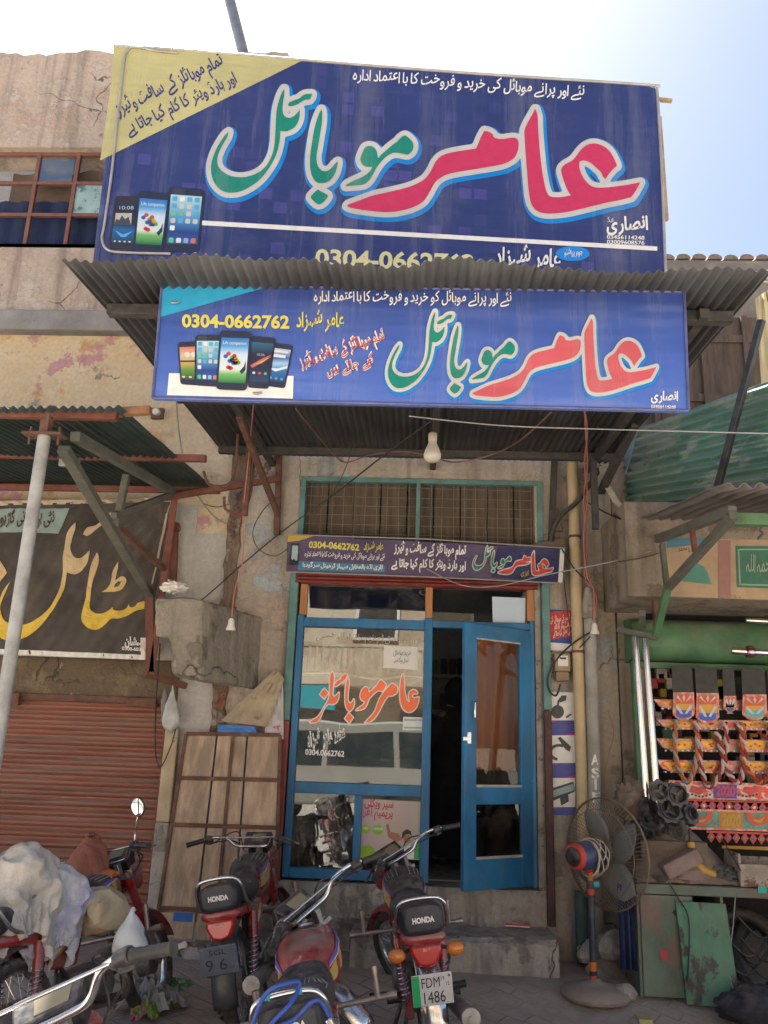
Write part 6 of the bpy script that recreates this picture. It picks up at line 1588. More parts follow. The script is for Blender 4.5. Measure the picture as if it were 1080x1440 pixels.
for k in range(4):
    a0 = 2*pi*k/4+.35; b = MB(); rows = []
    for i in range(9):
        u = i/8; r = .05+.265*u; wd = .035+.10*sin(pi*min(1, .15+u*.8))
        rows.append([cg(r, a0+.25*u, 0)+(sx_*(-sin(a0+.25*u))+sy_*cos(a0+.25*u))*(wd*(v-.5)*1.6)+ax*(.045*(v-.5)+.01) for v in (0, .25, .5, .75, 1)])
    b.loft(rows, False, False); o = b.build('blade', mat('grey green blade', (.15, .19, .18), .5, .2, .4, .2, 6, .1), fan, 60); solid(o, .002)
b = MB(); b.lathe([(0, -.03), (.06, -.03), (.065, .03), (.04, .05), (0, .055)], cc, ax, 20); b.build('hub', mat('grey green blade', (.15, .19, .18)), fan, 40)
b = MB(); pts = []
for k in range(150):
    a = 2*pi*k/24; pts.append(mot+ax*(.06+.05*sin(k*.23)+.02*sin(a))+sx_*((.105+.012*sin(k*.7))*cos(a))+sy_*((.115+.012*sin(k*.31))*sin(a))-Vector((0, 0, .02)))
b.tube(pts, .0045, 6); b.build('wound_flex', mat('cream flex', (.5, .42, .3), .6, 0, .2, .1, 9, 0), fan, 60)
# ================================================================ motorcycles
m_bred = mat('dark red bike paint', (.26, .008, .012), .25, 0, .42, .15, 3, 0, coat=.6)
m_seat = mat('black vinyl seat', (.022, .022, .024), .5, 0, .3, .3, 9, .15)
m_seatb = mat('navy black vinyl', (.016, .02, .032), .45, 0, .2, .2, 9, .1)
m_tyre = mat('dusty tyre', (.035, .032, .03), .9, 0, .5, .3, 12, .3)
m_eng = mat('dirty engine alloy', (.19, .18, .17), .5, .6, .5, .35, 9, .3)
m_tail = mat('red tail lens', (.50, .012, .01), .18, 0, .15, .1, 5, 0, coat=.5)
m_amber = mat('amber lens', (.60, .17, .01), .2, 0, .2, .1, 5, 0, coat=.5)
m_frame = mat('black bike frame', (.016, .016, .017), .4, 0, .4, .2, 9, .05)
m_silver = mat('silver brown pipe', (.33, .27, .24), .35, .8, .45, .3, 7, .1)
m_line = flat('grey seat line', (.30, .29, .28))
m_plate_w = flat('white plate', (.62, .62, .60), .4)
def supring(c, w, h, n=20, e=2.6, x=None):
    r = []
    for k in range(n):
        a = 2*pi*k/n; ca, sa = cos(a), sin(a)
        r.append(Vector((c[0], c[1]+w*abs(ca)**(2/e)*(1 if ca >= 0 else -1), c[2]+h*abs(sa)**(2/e)*(1 if sa >= 0 else -1))))
    return r
def motorcycle(label, pos, yaw, lean=-9, steer=0, pitch=0, pad=True, plate='light', stripes=False, signals=True, tank_k=1.0, mirrors=False, group=None, wordmark=True, face=True, brown_grip=False):
    t = thing('motorcycle', label, 'motorcycle', pos, None, Euler((radians(lean), radians(pitch), radians(yaw)), 'XYZ'))
    B = lambda b, nm, m, sm=50, par=None, bev=0: b.build(nm, m, par or t, sm, bev, True)
    # steering: turn everything on the fork about the head axis
    h0, h1 = Vector((1.20, 0, .275)), Vector((.95, 0, .835)); had = (h1-h0).normalized()
    SM = Matrix.Translation(h1) @ Matrix.Rotation(radians(steer), 4, had) @ Matrix.Translation(-h1)
    S = lambda b: b.xf(SM)
    def wheel(c, front):
        b = MB(); b.loft([[Vector((c[0]+(r*cos(a)), y, c[2]+r*sin(a))) for a in [2*pi*k/40 for k in range(40)]] for y, r in ((-.018, .222), (-.034, .238), (-.038, .258), (-.026, .274), (0, .279), (.026, .274), (.038, .258), (.034, .238), (.018, .222))], False)
        for k in range(40):
            a = 2*pi*k/40
            for s in (-1, 1): b.bar((c[0]+.279*cos(a), s*.006, c[2]+.279*sin(a)), (c[0]+.272*cos(a+.05), s*.027, c[2]+.272*sin(a+.05)), .012, .008, (cos(a), 0, sin(a)))
        if front: S(b)
        wo = B(b, 'wheel', m_tyre)
        b = MB(); b.loft([[Vector((c[0]+r*cos(a), y, c[2]+r*sin(a))) for a in [2*pi*k/36 for k in range(36)]] for y, r in ((-.02, .224), (-.017, .212), (0, .206), (.017, .212), (.02, .224))], False)
        if front: S(b)
        B(b, 'rim', m_chrome, 50, wo)
        b = MB()
        for k in range(28):
            a = 2*pi*k/28; s = 1 if k % 2 else -1
            b.tube([(c[0]+.045*cos(a+.5*s), s*.03, c[2]+.045*sin(a+.5*s)), (c[0]+.21*cos(a), 0, c[2]+.21*sin(a))], .0016, 4)
        if front: S(b)
        B(b, 'spokes', m_chrome, 50, wo)
        b = MB(); b.lathe([(0, -.09), (.012, -.09), (.012, -.05), (.06, -.045), (.065, .04), (.012, .05), (.012, .09), (0, .09)], c, (0, 1, 0), 20)
        if front: S(b)
        B(b, 'hub', m_eng, 40, wo)
    wheel((0, 0, .279), False); wheel((1.20, 0, .279), True)
    # fork
    for s in (-1, 1):
        b = MB(); a = h0+Vector((0, s*.085, .01)); c = h1+Vector((0, s*.085, -.03)); md = a.lerp(c, .42); b.tube([a, a.lerp(c, .2), md], [.022, .024, .024], 12); S(b); f = B(b, 'fork_leg', m_alu)
        b = MB(); b.tube([md, a.lerp(c, .45), c], [.02, .027, .027], 12); S(b); B(b, 'fork_cover', m_bred, 50, f)
    b = MB(); b.box(h1.x-.03, h1.x+.035, -.11, .11, h1.z-.045, h1.z-.02); b.lathe([(0, 0), (.024, 0), (.026, .02), (.012, .03), (0, .03)], h1+Vector((0, 0, -.02)), tuple(had), 14)
    for s in (-1, 1): b.lathe([(0, 0), (.017, 0), (.017, .012), (0, .015)], h1+Vector((0, s*.085, -.02)), tuple(had), 10); b.bar(h1+Vector((-.012, s*.045, -.02)), h1+Vector((-.03, s*.045, .05)), .03, .045)
    S(b); B(b, 'top_bridge', m_alu, 40, None, .004)
    b = MB(); b.tube([Vector((.90, 0, .62)), Vector((.955, 0, .80))], .032, 14); B(b, 'head_tube', m_frame)
    # handlebar
    hb = [(.60+.10, .37, .99), (.755, .30, 1.01), (.80, .24, 1.02), (.855, .175, 1.005), (.895, .125, .955), (.915, .06, .945)]
    hb = [(x, y, z-.05) for x, y, z in hb]
    full = [Vector(p) for p in hb]+[Vector((x, -y, z)) for x, y, z in hb[::-1]]
    b = MB(); b.tube(smoothpath(full, 4), .0115, 10); S(b); bar_ = B(b, 'handlebar', m_chrome)
    b = MB(); b.tube([(.815, .225, .965), (.815, -.225, .965)], .0055, 8); S(b); B(b, 'cross_brace', m_chrome, 50, bar_)
    for s in (-1, 1):
        b = MB(); p, q = Vector((.69, s*.392, .933)), Vector((.745, s*.285, .958)); n = 14; pth = [p.lerp(q, i/n) for i in range(n+1)]
        b.tube(pth, [.0195 if i in (0, n) else (.0175 if i % 2 else .0155) for i in range(n+1)], 12); S(b); B(b, 'grip', m_black, 50, bar_)
        b = MB(); c = Vector((.765, s*.262, .962)); b.tube([c-Vector((.012, -s*.02, 0)), c+Vector((.012, -s*.022, 0))], .024, 12); b.box(c.x-.01, c.x+.035, c.y-.02, c.y+.02, c.z-.035, c.z-.0); S(b); B(b, 'switch_block', m_blackp, 40, bar_, .004)
        b = MB(); b.tube(smoothpath([(.80, s*.265, .955), (.80, s*.31, .95), (.775, s*.37, .935), (.755, s*.41, .93)], 4), [.007]*12+[.008], 8); S(b); B(b, 'lever', m_alu if not s > 0 else m_blackp, 50, bar_)
        if mirrors and s < 0:
            b = MB(); b.tube(smoothpath([(.79, s*.25, .965), (.80, s*.255, 1.02), (.78, s*.29, 1.09), (.775, s*.31, 1.13)], 5), .005, 8); S(b); mr = B(b, 'mirror', m_chrome, 50, bar_)
            b = MB(); b.ell((0, 0, 0), (.018, .042, .058), 20, 12); b.xf(Matrix.Translation((.775, s*.315, 1.165))); S(b); B(b, 'mirror_shell', m_blackp, 50, mr)
            b = MB(); b.ell((0, 0, 0), (.004, .038, .054), 20, 12); b.xf(Matrix.Translation((.760, s*.315, 1.165))); S(b); B(b, 'mirror_glass', mat('mirror glass', (.75, .78, .8), .03, 1, .05, .02, 3, 0), 50, mr)
    # instrument box and headlamp
    IM = Matrix.Translation((1.0, .0, .92)) @ Matrix.Rotation(radians(-38), 4, 'Y')
    b = MB(); b.loft([[IM @ Vector((x*k, y*k, z)) for x, y in ((-.055, -.085), (.055, -.1), (.055, .1), (-.055, .085))] for z, k in ((-.09, .75), (-.02, 1), (.028, 1), (.034, .94))]); S(b); ib = B(b, 'instrument_box', m_blackp, 0, None, .008)
    b = MB(); b.hexa([IM @ Vector(p) for p in ((-.034, -.06, .034), (.03, -.068, .034), (.03, .035, .034), (-.034, .03, .034))], [IM @ Vector(p) for p in ((-.034, -.06, .036), (.03, -.068, .036), (.03, .035, .036), (-.034, .03, .036))]); S(b); B(b, 'dial', mat('faded dial', (.25, .205, .12), .5, 0, .03, .2, 9, 0) if face else m_black, 0, ib)
    b = MB(); b.loft([supring((x, 0, .80), w_, h_, 20, 3.2) for x, w_, h_ in ((1.0, .05, .05), (1.02, .085, .08), (1.09, .095, .09), (1.12, .095, .09))]); S(b); hl = B(b, 'headlamp', m_bred)
    b = MB(); b.loft([supring((x, 0, .80), w_, h_, 20, 3.2) for x, w_, h_ in ((1.12, .09, .085), (1.135, .075, .07), (1.14, .03, .03))]); S(b); B(b, 'lens', m_chrome, 50, hl)
    b = MB()
    for k in range(4):
        s = 1 if k % 2 else -1
        b.tube(smoothpath([(.80, s*.24, .935), (.95, s*(.2-.02*k), .90+.03*k), (1.04, s*.13, .86), (.98, s*.06, .76), (.9, s*.03, .66)], 6), .0045, 6)
    S(b); B(b, 'cables', m_wire)
    # mudguards
    def guard(c, R, a0, a1, wdt, m, nm, front):
        b = MB(); n = 18; rows = []
        for i in range(n+1):
            a = radians(a0+(a1-a0)*i/n)
            rows.append([Vector((c[0]+(R-.028*abs(v)**2.2)*cos(a), wdt*v, c[2]+(R-.028*abs(v)**2.2)*sin(a))) for v in (-1, -.85, -.5, 0, .5, .85, 1)])
        b.loft(rows, False, False)
        if front: S(b)
        o = B(b, nm, m, 60); solid(o, .002); return o
    guard((1.20, 0, .279), .325, 20, 175, .062, m_chrome if stripes else m_bred, 'front_mudguard', True)
    guard((0, 0, .279), .345, 60, 192, .068, m_chrome if plate == 'light' or stripes else mat('blue black guard', (.03, .035, .045), .3, 0, .35, .2, 6, .05), 'rear_mudguard', False)
    # tank
    secs = [(.44, .075, .05, .70), (.50, .10, .085, .715), (.60, .122*tank_k, .112, .725), (.72, .132*tank_k, .122, .735), (.82, .12*tank_k, .112, .745), (.885, .085, .08, .735), (.905, .05, .055, .735)]
    b = MB(); b.loft([supring((x, 0, z), w_, h_, 28, 2.7) for x, w_, h_, z in secs]); tk = B(b, 'fuel_tank', m_bred, 60)
    def on_tank(x, v, off=.0):     # v: -1..1 over the top from right to left
        i = max(k for k in range(len(secs)) if secs[k][0] <= x); i = min(i, len(secs)-2); a, c = secs[i], secs[i+1]; u = (x-a[0])/(c[0]-a[0])
        w_, h_, z = [a[k]+(c[k]-a[k])*u for k in (1, 2, 3)]; an = pi/2-v*pi/2*1.25; ca, sa = cos(an), sin(an); e = 2.7
        return Vector((x, -(w_+off)*abs(ca)**(2/e)*(1 if ca >= 0 else -1), z+(h_+off)*abs(sa)**(2/e)*(1 if sa >= 0 else -1)))
    if pad:
        b = MB(); b.loft([[on_tank(x, v, .006) for v in [-.52+1.04*k/10 for k in range(11)]] for x in (.46, .52, .58, .64, .70, .76, .80)], False, False); pd = B(b, 'tank_pad', m_seat, 60, tk)
        b = MB()
        for s in (-1, 1):
            for k in range(4):
                v = s*(.10+.11*k); b.tube([on_tank(x, v, .008) for x in (.60+.01*k, .66, .72, .77-.012*k)], .0032, 5)
        B(b, 'pad_lines', m_line, 50, tk)
    else:
        b = MB(); b.lathe([(0, 0), (.03, 0), (.034, .008), (.03, .016), (0, .018)], on_tank(.80, 0, -.004), (0.2, 0, 1), 18); B(b, 'fuel_cap', m_chrome, 40, tk)
    for s in (-1, 1):
        b = MB(); b.loft([[on_tank(x, s*v, .003) for v in (lo_, (lo_+hi_)/2, hi_)] for x, lo_, hi_ in ((.47, .78, .98), (.56, .72, .95), (.66, .66, .88), (.76, .58, .78), (.86, .52, .66))], False, False); B(b, 'tank_stripe', flat('gold decal', (.50, .36, .10), .3), 60, tk)
        b = MB(); b.loft([[on_tank(x, s*v, .0035) for v in (lo_, hi_)] for x, lo_, hi_ in ((.50, .62, .70), (.6, .58, .68), (.7, .52, .62), (.8, .45, .56), (.87, .42, .50))], False, False); B(b, 'tank_stripe', flat('violet decal', (.14, .09, .38), .3), 60, tk)
        b = MB(); b.loft([[on_tank(x, s*v, .004) for v in (lo_, hi_)] for x, lo_, hi_ in ((.50, .70, .715), (.6, .68, .70), (.7, .62, .64), (.8, .56, .575), (.87, .50, .51))], False, False); B(b, 'tank_stripe', m_whitep, 60, tk)
    # seat
    ss = [(-.235, .085, .035, .735), (-.225, .10, .062, .735), (-.19, .112, .072, .732), (-.08, .118, .068, .722), (.08, .125, .060, .705), (.22, .13, .052, .69), (.36, .12, .055, .695), (.46, .095, .06, .705), (.50, .07, .05, .71)]
    b = MB(); b.loft([supring((x, 0, z+.02), w_, h_, 24, 3.2) for x, w_, h_, z in ss]); st_ = B(b, 'seat', m_seat, 60)
    b = MB(); b.loft([supring((x, 0, z), w_, h_, 24, 4) for x, w_, h_, z in ((-.262, .085, .045, .752), (-.258, .098, .066, .75), (-.235, .108, .074, .747), (-.19, .115, .075, .742))]); B(b, 'seat_back', m_seatb, 60, st_)
    if wordmark:
        class SB:
            def at(s, x, y, off): return Vector((-.2645-off+.0*y, -x, .752-y))
        b = MB(); print_text(b, SB(), 'HONDA', (-.055, .012), (.058, .012), .036, .001, .05, False); B(b, 'lettering', m_whitep, 0, st_)
    b = MB()
    for s in (-1, 1):
        for k in range(5):
            y = s*(.018+.017*k); b.tube([(x, y*(1.0+.3*(x < .2)), zf_) for x, zf_ in ((.30-.02*k, .764), (.22-.02*k, .763), (.14-.02*k, .770))], .0022, 5)
    B(b, 'seat_lines', m_line, 50, st_)
    # tail cowl, lamps, plate
    b = MB(); b.loft([supring((x, 0, z), w_, h_, 20, 3) for x, w_, h_, z in ((-.245, .085, .022, .655), (-.23, .112, .03, .66), (.05, .128, .035, .635), (.30, .12, .03, .63))]); B(b, 'tail_cowl', m_bred, 60)
    b = MB(); b.loft([[Vector((x, y*k, .622-.005+(z-.01)*k)) for y, z in ((-.078, .03), (.078, .03), (.082, 0), (.05, -.062), (0, -.075), (-.05, -.062), (-.082, 0))] for x, k in ((-.20, 1.0), (-.265, 1.0), (-.285, .86))]); tlp = B(b, 'tail_lamp', m_tail, 40, None, .006)
    b = MB(); b.box(-.287, -.2855, -.018, .018, .612, .628); B(b, 'reflector', m_foil, 0, tlp)
    for s in (-1, 1):
        if signals:
            b = MB(); b.ell((-.245, s*.150, .60), (.032, .046, .034), 18, 12, lambda d: 1); ind = B(b, 'indicator', m_amber)
            b = MB(); b.tube([(-.2, s*.07, .61), (-.225, s*.125, .602)], .01, 8); B(b, 'stalk', m_blackp, 50, ind)
    PM = Matrix.Translation((-.362, .0, .462)) @ Matrix.Rotation(radians(-12), 4, 'Y')
    b = MB(); b.box(-.006, 0, -.10, .10, -.075, .075); b.xf(PM)
    pc = B(b, 'number_plate', m_plate_w if plate == 'light' else mat('blue black plate', (.095, .115, .155), .5, 0, .3, .1, 9, .05), 0, None, .003)
    class PLt:
        def at(s, x, y, off): return PM @ Vector((-.0065-off, -x, -y))
    if plate == 'light':
        b = MB(); print_text(b, PLt(), 'FDM', (-.052, -.012), (.038, -.012), .068, .001, 0, False); print_text(b, PLt(), '1486', (-.045, .062), (.06, .062), .080, .001, 0, False); print_text(b, PLt(), '19', (.045, -.04), (.062, -.04), .026, .001, 0, False); print_text(b, PLt(), '12', (.068, -.012), (.085, -.012), .026, .001, 0, False); B(b, 'lettering', m_blackp, 0, pc)
        b = MB(); b.add([PLt().at(x, y, .0008) for x, y in ((-.098, -.073), (-.062, -.073), (-.062, .073), (-.098, .073))], [(0, 1, 2, 3)]); B(b, 'green_band', flat('plate green', (.02, .42, .13), .4), 0, pc)
    else:
        b = MB(); print_text(b, PLt(), 'SGL', (-.05, -.03), (.045, -.03), .04, .001, 0, False); print_text(b, PLt(), '9', (-.075, .05), (-.035, .05), .085, .001, 0, False); print_text(b, PLt(), '6', (.0, .05), (.04, .05), .085, .001, 0, False); print_text(b, PLt(), '07', (.055, .05), (.08, .05), .02, .001, 0, False); B(b, 'lettering', flat('worn dark letters', (.025, .027, .03)), 0, pc)
    b = MB()
    for x in (-.085, .085): b.lathe([(0, 0), (.006, 0), (.006, .003), (0, .004)], PLt().at(x, -.06, .0), tuple(PM.to_3x3() @ Vector((-1, 0, 0))), 8)
    B(b, 'bolts', m_chrome, 40, pc)
    # grab rail
    b = MB(); b.tube(smoothpath([(.10, .125, .655), (-.03, .135, .665), (-.14, .135, .70), (-.215, .128, .79), (-.235, .105, .835), (-.24, .05, .85), (-.24, -.05, .85), (-.235, -.105, .835), (-.215, -.128, .79), (-.14, -.135, .70), (-.03, -.135, .665), (.10, -.125, .655)], 5), .0105, 10); B(b, 'grab_rail', m_chrome)
    # side covers, frame, engine
    for s in (-1, 1):
        b = MB(); b.loft([[Vector((x, s*y, z)) for x, z in ((.10, .62), (.40, .64), (.43, .56), (.36, .44), (.16, .46))] for y in (.085, .115)]); sc_ = B(b, 'side_cover', m_bred, 0, None, .012)
        b = MB(); b.prism([Vector((x, s*.1155, z)) for x, z in ((.14, .56), (.34, .61), (.38, .60), (.30, .54), (.16, .50))], (0, s*.001, 0)); B(b, 'decal', flat('gold decal', (.50, .36, .10)), 0, sc_)
        b = MB(); b.prism([Vector((x, s*.117, z)) for x, z in ((.15, .545), (.33, .585), (.28, .55), (.16, .515))], (0, s*.001, 0)); B(b, 'decal', m_whitep, 0, sc_)
        b = MB(); b.tube([(.0, s*.10, .29), (.045, s*.115, .48)], .017, 10); b.tube([(.045, s*.115, .48), (.075, s*.118, .61)], .028, 12); sk = B(b, 'rear_shock', m_bred if s else m_alu)
        b = MB(); q = [Vector((.0, s*.10, .30)).lerp(Vector((.05, s*.115, .50)), k/70)+Vector((.027*cos(k*.75), .027*sin(k*.75), 0)) for k in range(71)]; b.tube(q, .0045, 6); B(b, 'spring', m_chrome, 50, sk)
    b = MB()
    b.tube(smoothpath([(.93, 0, .70), (.70, 0, .62), (.45, 0, .60), (.1, 0, .63), (-.18, 0, .62)], 5), .022, 10); b.tube([(.93, 0, .70), (.86, 0, .50), (.80, 0, .33)], .02, 10); b.tube([(.42, 0, .60), (.36, 0, .42), (.34, 0, .27)], .022, 10)
    for s in (-1, 1): b.tube([(.36, s*.09, .30), (.0, s*.095, .279)], .017, 8); b.tube([(.1, s*.10, .625), (.36, s*.08, .34)], .011, 8); b.tube([(.1, s*.11, .64), (-.2, s*.09, .655)], .011, 8)
    B(b, 'frame', m_frame)
    b = MB(); b.loft([supring((x, 0, z), w_, h_, 20, 3) for x, w_, h_, z in ((.36, .06, .07, .31), (.39, .11, .105, .31), (.60, .12, .11, .31), (.66, .10, .085, .32))]); b.lathe([(0, -.145), (.08, -.14), (.085, -.1), (.085, .1), (.07, .13), (0, .135)], (.56, 0, .31), (0, 1, 0), 24)
    for k in range(7): b.loft([supring((.665+.026*k, 0, .355+.006*k), .085, .08, 16, 3.5), supring((.673+.026*k, 0, .357+.006*k), .085, .08, 16, 3.5)])
    b.tube([(.65, 0, .35), (.86, 0, .40)], .055, 14); B(b, 'engine', m_eng, 40)
    b = MB(); b.tube(smoothpath([(.82, -.05, .34), (.84, -.09, .26), (.74, -.12, .20), (.5, -.135, .21), (.2, -.14, .25)], 5), .016, 10); b.tube([(.22, -.14, .25), (.16, -.142, .262), (-.02, -.15, .285), (-.40, -.165, .325), (-.405, -.165, .3255)], [.018, .038, .041, .046, .040], 16); ex = B(b, 'silencer', m_silver)
    b = MB(); b.lathe([(.012, 0), (.044, 0), (.046, .006), (.012, .008)], (-.405, -.165, .3255), (-1, -.04, .11), 20); b.lathe([(0, .001), (.012, .001), (.012, .012), (0, .012)], (-.408, -.165, .326), (-1, -.04, .11), 12); B(b, 'end_cap', m_alu, 40, ex)
    b = MB(); b.loft([[Vector((x, y, z)) for y, z in ((.075, .25), (.075, .36), (.115, .36), (.115, .25))] for x in (-.06, .36)]); B(b, 'chain_case', m_bred, 0, None, .012)
    # leg guard with upright pegs, foot rests, stand
    b = MB(); b.tube([(.82, .345, .50), (.82, -.345, .50)], .0125, 10)
    for s in (-1, 1): b.tube([(.82, s*.27, .50), (.815, s*.27, .60)], .014, 10); b.lathe([(0, 0), (.018, 0), (.018, .035), (0, .037)], (.815, s*.27, .60), (0, 0, 1), 12); b.lathe([(0, -.03), (.018, -.03), (.018, .012), (0, .013)], (.82, s*.345, .50), (0, s, 0), 12); b.tube([(.82, s*.10, .50), (.87, s*.02, .52)], .011, 8)
    B(b, 'leg_guard', m_silver, 40)
    b = MB()
    for s in (-1, 1): b.tube([(.46, s*.10, .24), (.46, s*.17, .24)], .012, 8); b.tube([(.46, s*.17, .24), (.46, s*.28, .245)], [.02, .019], 10); b.tube([(.14, s*.10, .30), (.14, s*.2, .30)], [.016, .018], 10)
    B(b, 'foot_rest', m_black)
    b = MB(); b.tube([(.40, .10, .22), (.28, .24, -.03 if lean else .01), (.24, .27, -.03)], .012, 8); b.tube([(.42, .06, .22), (.22, .13, .06), (.18, .15, .05)], .013, 8); b.tube([(.42, -.06, .22), (.22, -.13, .06), (.18, -.15, .05)], .013, 8); B(b, 'stand', m_frame)
    b = MB(); b.tube(smoothpath([(.52, -.15, .30), (.50, -.19, .34), (.42, -.20, .42), (.38, -.2, .45), (.38, -.25, .455)], 4), .011, 8); B(b, 'kick_lever', m_chrome)
    return t
YK = 90
bE = motorcycle('motorcycle in front of the door with orange indicators and a white and green plate', (.135, -1.97, .0), 96.5, -8, 38, 0, True, 'light')
bC = motorcycle('red motorcycle with a dark number plate beside the plank panel', (-.935, -1.60, .0), 90.4, -11, -16, 0, True, 'dark', False, False)
bD = motorcycle('dusty red motorcycle nearest the camera at bottom centre, blue hose tied on its tail rail', (-.25, -3.46, -.06), 93.3, -12.5, 46, 0, False, 'dark', True, False, 1.12)
bA = motorcycle('red motorcycle loaded with sacks in front of the brown shutter', (-1.83, -2.42, -.03), 76.5, -15, 3, 0, True, 'dark', False, False, 1, True)
bB = motorcycle('motorcycle cut off by the bottom left corner, only its handlebar and dial in view', (-1.03, -5.40, .0), 71, -14.5, 29, 0, False, 'dark', True, False, 1.1)
# ================================================================ loads on the motorcycles, bags and litter
_fold = bpy.data.textures.new('folds', 'MUSGRAVE'); _fold.musgrave_type = 'RIDGED_MULTIFRACTAL'; _fold.noise_scale = .16; _fold.octaves = 2.2; _fold.offset = .9; _fold.gain = 1.6
_lump = bpy.data.textures.new('lumps', 'CLOUDS'); _lump.noise_scale = .2
def crease(o, folds=.022, lumps=.06):
    """work real folds and sag into a cloth shape"""
    m = o.modifiers.new('smooth', 'SUBSURF'); m.levels = m.render_levels = 2
    for t_, s_ in ((_lump, lumps), (_fold, folds)):
        d = o.modifiers.new('folds', 'DISPLACE'); d.texture = t_; d.strength = s_; d.mid_level = .5; d.texture_coords = 'LOCAL'
def cloth_bag(n, wid, hei, press, seed, steps=110, hang=False, gather=.25, it=7, slump=0.0):
    """a flat sewn bag blown up and let sag by position based dynamics: real creases at the seams"""
    rg = np.random.default_rng(seed)
    u, v = np.meshgrid(np.linspace(0, 1, n), np.linspace(0, 1, n), indexing='ij')
    idx = {}; pos = []; F = []
    for s_ in (0, 1):
        for i in range(n):
            for j in range(n):
                edge = i in (0, n-1) or j in (0, n-1)
                if s_ == 1 and edge: idx[(1, i, j)] = idx[(0, i, j)]; continue
                idx[(s_, i, j)] = len(pos)
                x, z = (u[i, j]-.5)*wid, (v[i, j]-.5)*hei
                k = gather+(1-gather)*min(1, (1-v[i, j])*3.0)
                pos.append((x*k, (.02 if s_ else -.02)*(not edge)+rg.normal()*.006+.012*sin(9*x+seed)*sin(7*z+seed)*(1 if s_ else -1), z))
    pos = np.array(pos); rest = {}
    def add(a, b, l):
        if a != b: rest[(min(a, b), max(a, b))] = l
    dx, dz = wid/(n-1), hei/(n-1); dd = hypot(dx, dz)
    for s_ in (0, 1):
        for i in range(n):
            for j in range(n):
                a = idx[(s_, i, j)]
                if i+1 < n: add(a, idx[(s_, i+1, j)], dx)
                if j+1 < n: add(a, idx[(s_, i, j+1)], dz)
                if i+1 < n and j+1 < n:
                    add(a, idx[(s_, i+1, j+1)], dd); add(idx[(s_, i+1, j)], idx[(s_, i, j+1)], dd)
                    q = (a, idx[(s_, i+1, j)], idx[(s_, i+1, j+1)], idx[(s_, i, j+1)])
                    F.append(q if s_ == 0 else q[::-1])
    E2 = np.array(list(rest)); L0 = np.array(list(rest.values())); F = np.array(F); N_ = len(pos)
    deg = np.bincount(E2.ravel(), minlength=N_).astype(float)
    pin = np.array([idx[(0, i, n-1)] for i in range(n)]); pp0 = pos[pin].copy()
    vel = np.zeros_like(pos); cen = pos.mean(0)
    for st in range(steps):
        a, b, c, d = (pos[F[:, k]] for k in range(4))
        nrm = np.cross(c-a, d-b)*.5
        hgt = np.clip((pos[:, 2].max()-pos[F].mean(1)[:, 2])/hei, 0, 1.2) if hang == 1 else 1.0
        f = nrm*(press*(hgt if np.isscalar(hgt) else hgt[:, None]**1.2))
        acc = np.zeros_like(pos)
        for k in range(4):
            for ax_ in range(3): acc[:, ax_] += np.bincount(F[:, k], f[:, ax_], N_)
        vel = vel*.90+acc; vel[:, 2] -= (.0009 if hang else .00018)
        vel = np.clip(vel, -.02, .02)
        new = pos+vel
        for q in range(it):
            dv = new[E2[:, 1]]-new[E2[:, 0]]; ln = np.linalg.norm(dv, axis=1)+1e-9
            # cloth resists stretch strongly and compression weakly
            cf = (ln-L0)/ln; cf = np.where(cf > 0, cf, cf*.6)
            m_ = dv*(cf*.5)[:, None]
            for ax_ in range(3):
                new[:, ax_] += 1.7*(np.bincount(E2[:, 0], m_[:, ax_], N_)-np.bincount(E2[:, 1], m_[:, ax_], N_))/deg
            if hang: new[pin] = pp0
            else:
                fl = -hei*.33; new[:, 2] = np.maximum(new[:, 2], fl+slump*(new[:, 0]/wid)**2*4)
        vel = np.clip(new-pos, -.03, .03)*.9; pos = new
    b = MB(); b.add([tuple(p-pos.mean(0)) for p in pos], [tuple(int(k) for k in q) for q in F])
    return b
_bags = {}
_kinds = {'full': (.5, .5, .85, .16, 2, 90), 'limp': (.5, .5, .38, .22, 2, 90), 'pillow': (.46, .6, .5, .3, 0, 90), 'ball': (.5, .44, 2.4, .10, 2, 90)}
def sack(c, size, m, nm, lab, cat, kind='full', rot=(0, 0, 0), scale=(1, 1, 1)):
    """size: length of the bag; its tied neck points to +z before it is turned by rot"""
    if kind not in _bags:
        w_, h_, pr, ga, hg, st = _kinds[kind]; _bags[kind] = cloth_bag(36, w_, h_, pr, 3, st, hg, ga, 12)
    src_ = _bags[kind]; L = max(p.z for p in src_.v)-min(p.z for p in src_.v); mid = (max(p.z for p in src_.v)+min(p.z for p in src_.v))/2
    b = MB(); b.add([Vector((p.x*scale[0], p.y*scale[1], (p.z-mid)*scale[2]))*(size/L) for p in src_.v], src_.f)
    b.xf(Matrix.Translation(c) @ Euler([radians(a) for a in rot]).to_matrix().to_4x4())
    o = b.build(nm, m, None, 0); o.data.polygons.foreach_set('use_smooth', [True]*len(o.data.polygons)); crease(o)
    return tag(o, lab, cat)
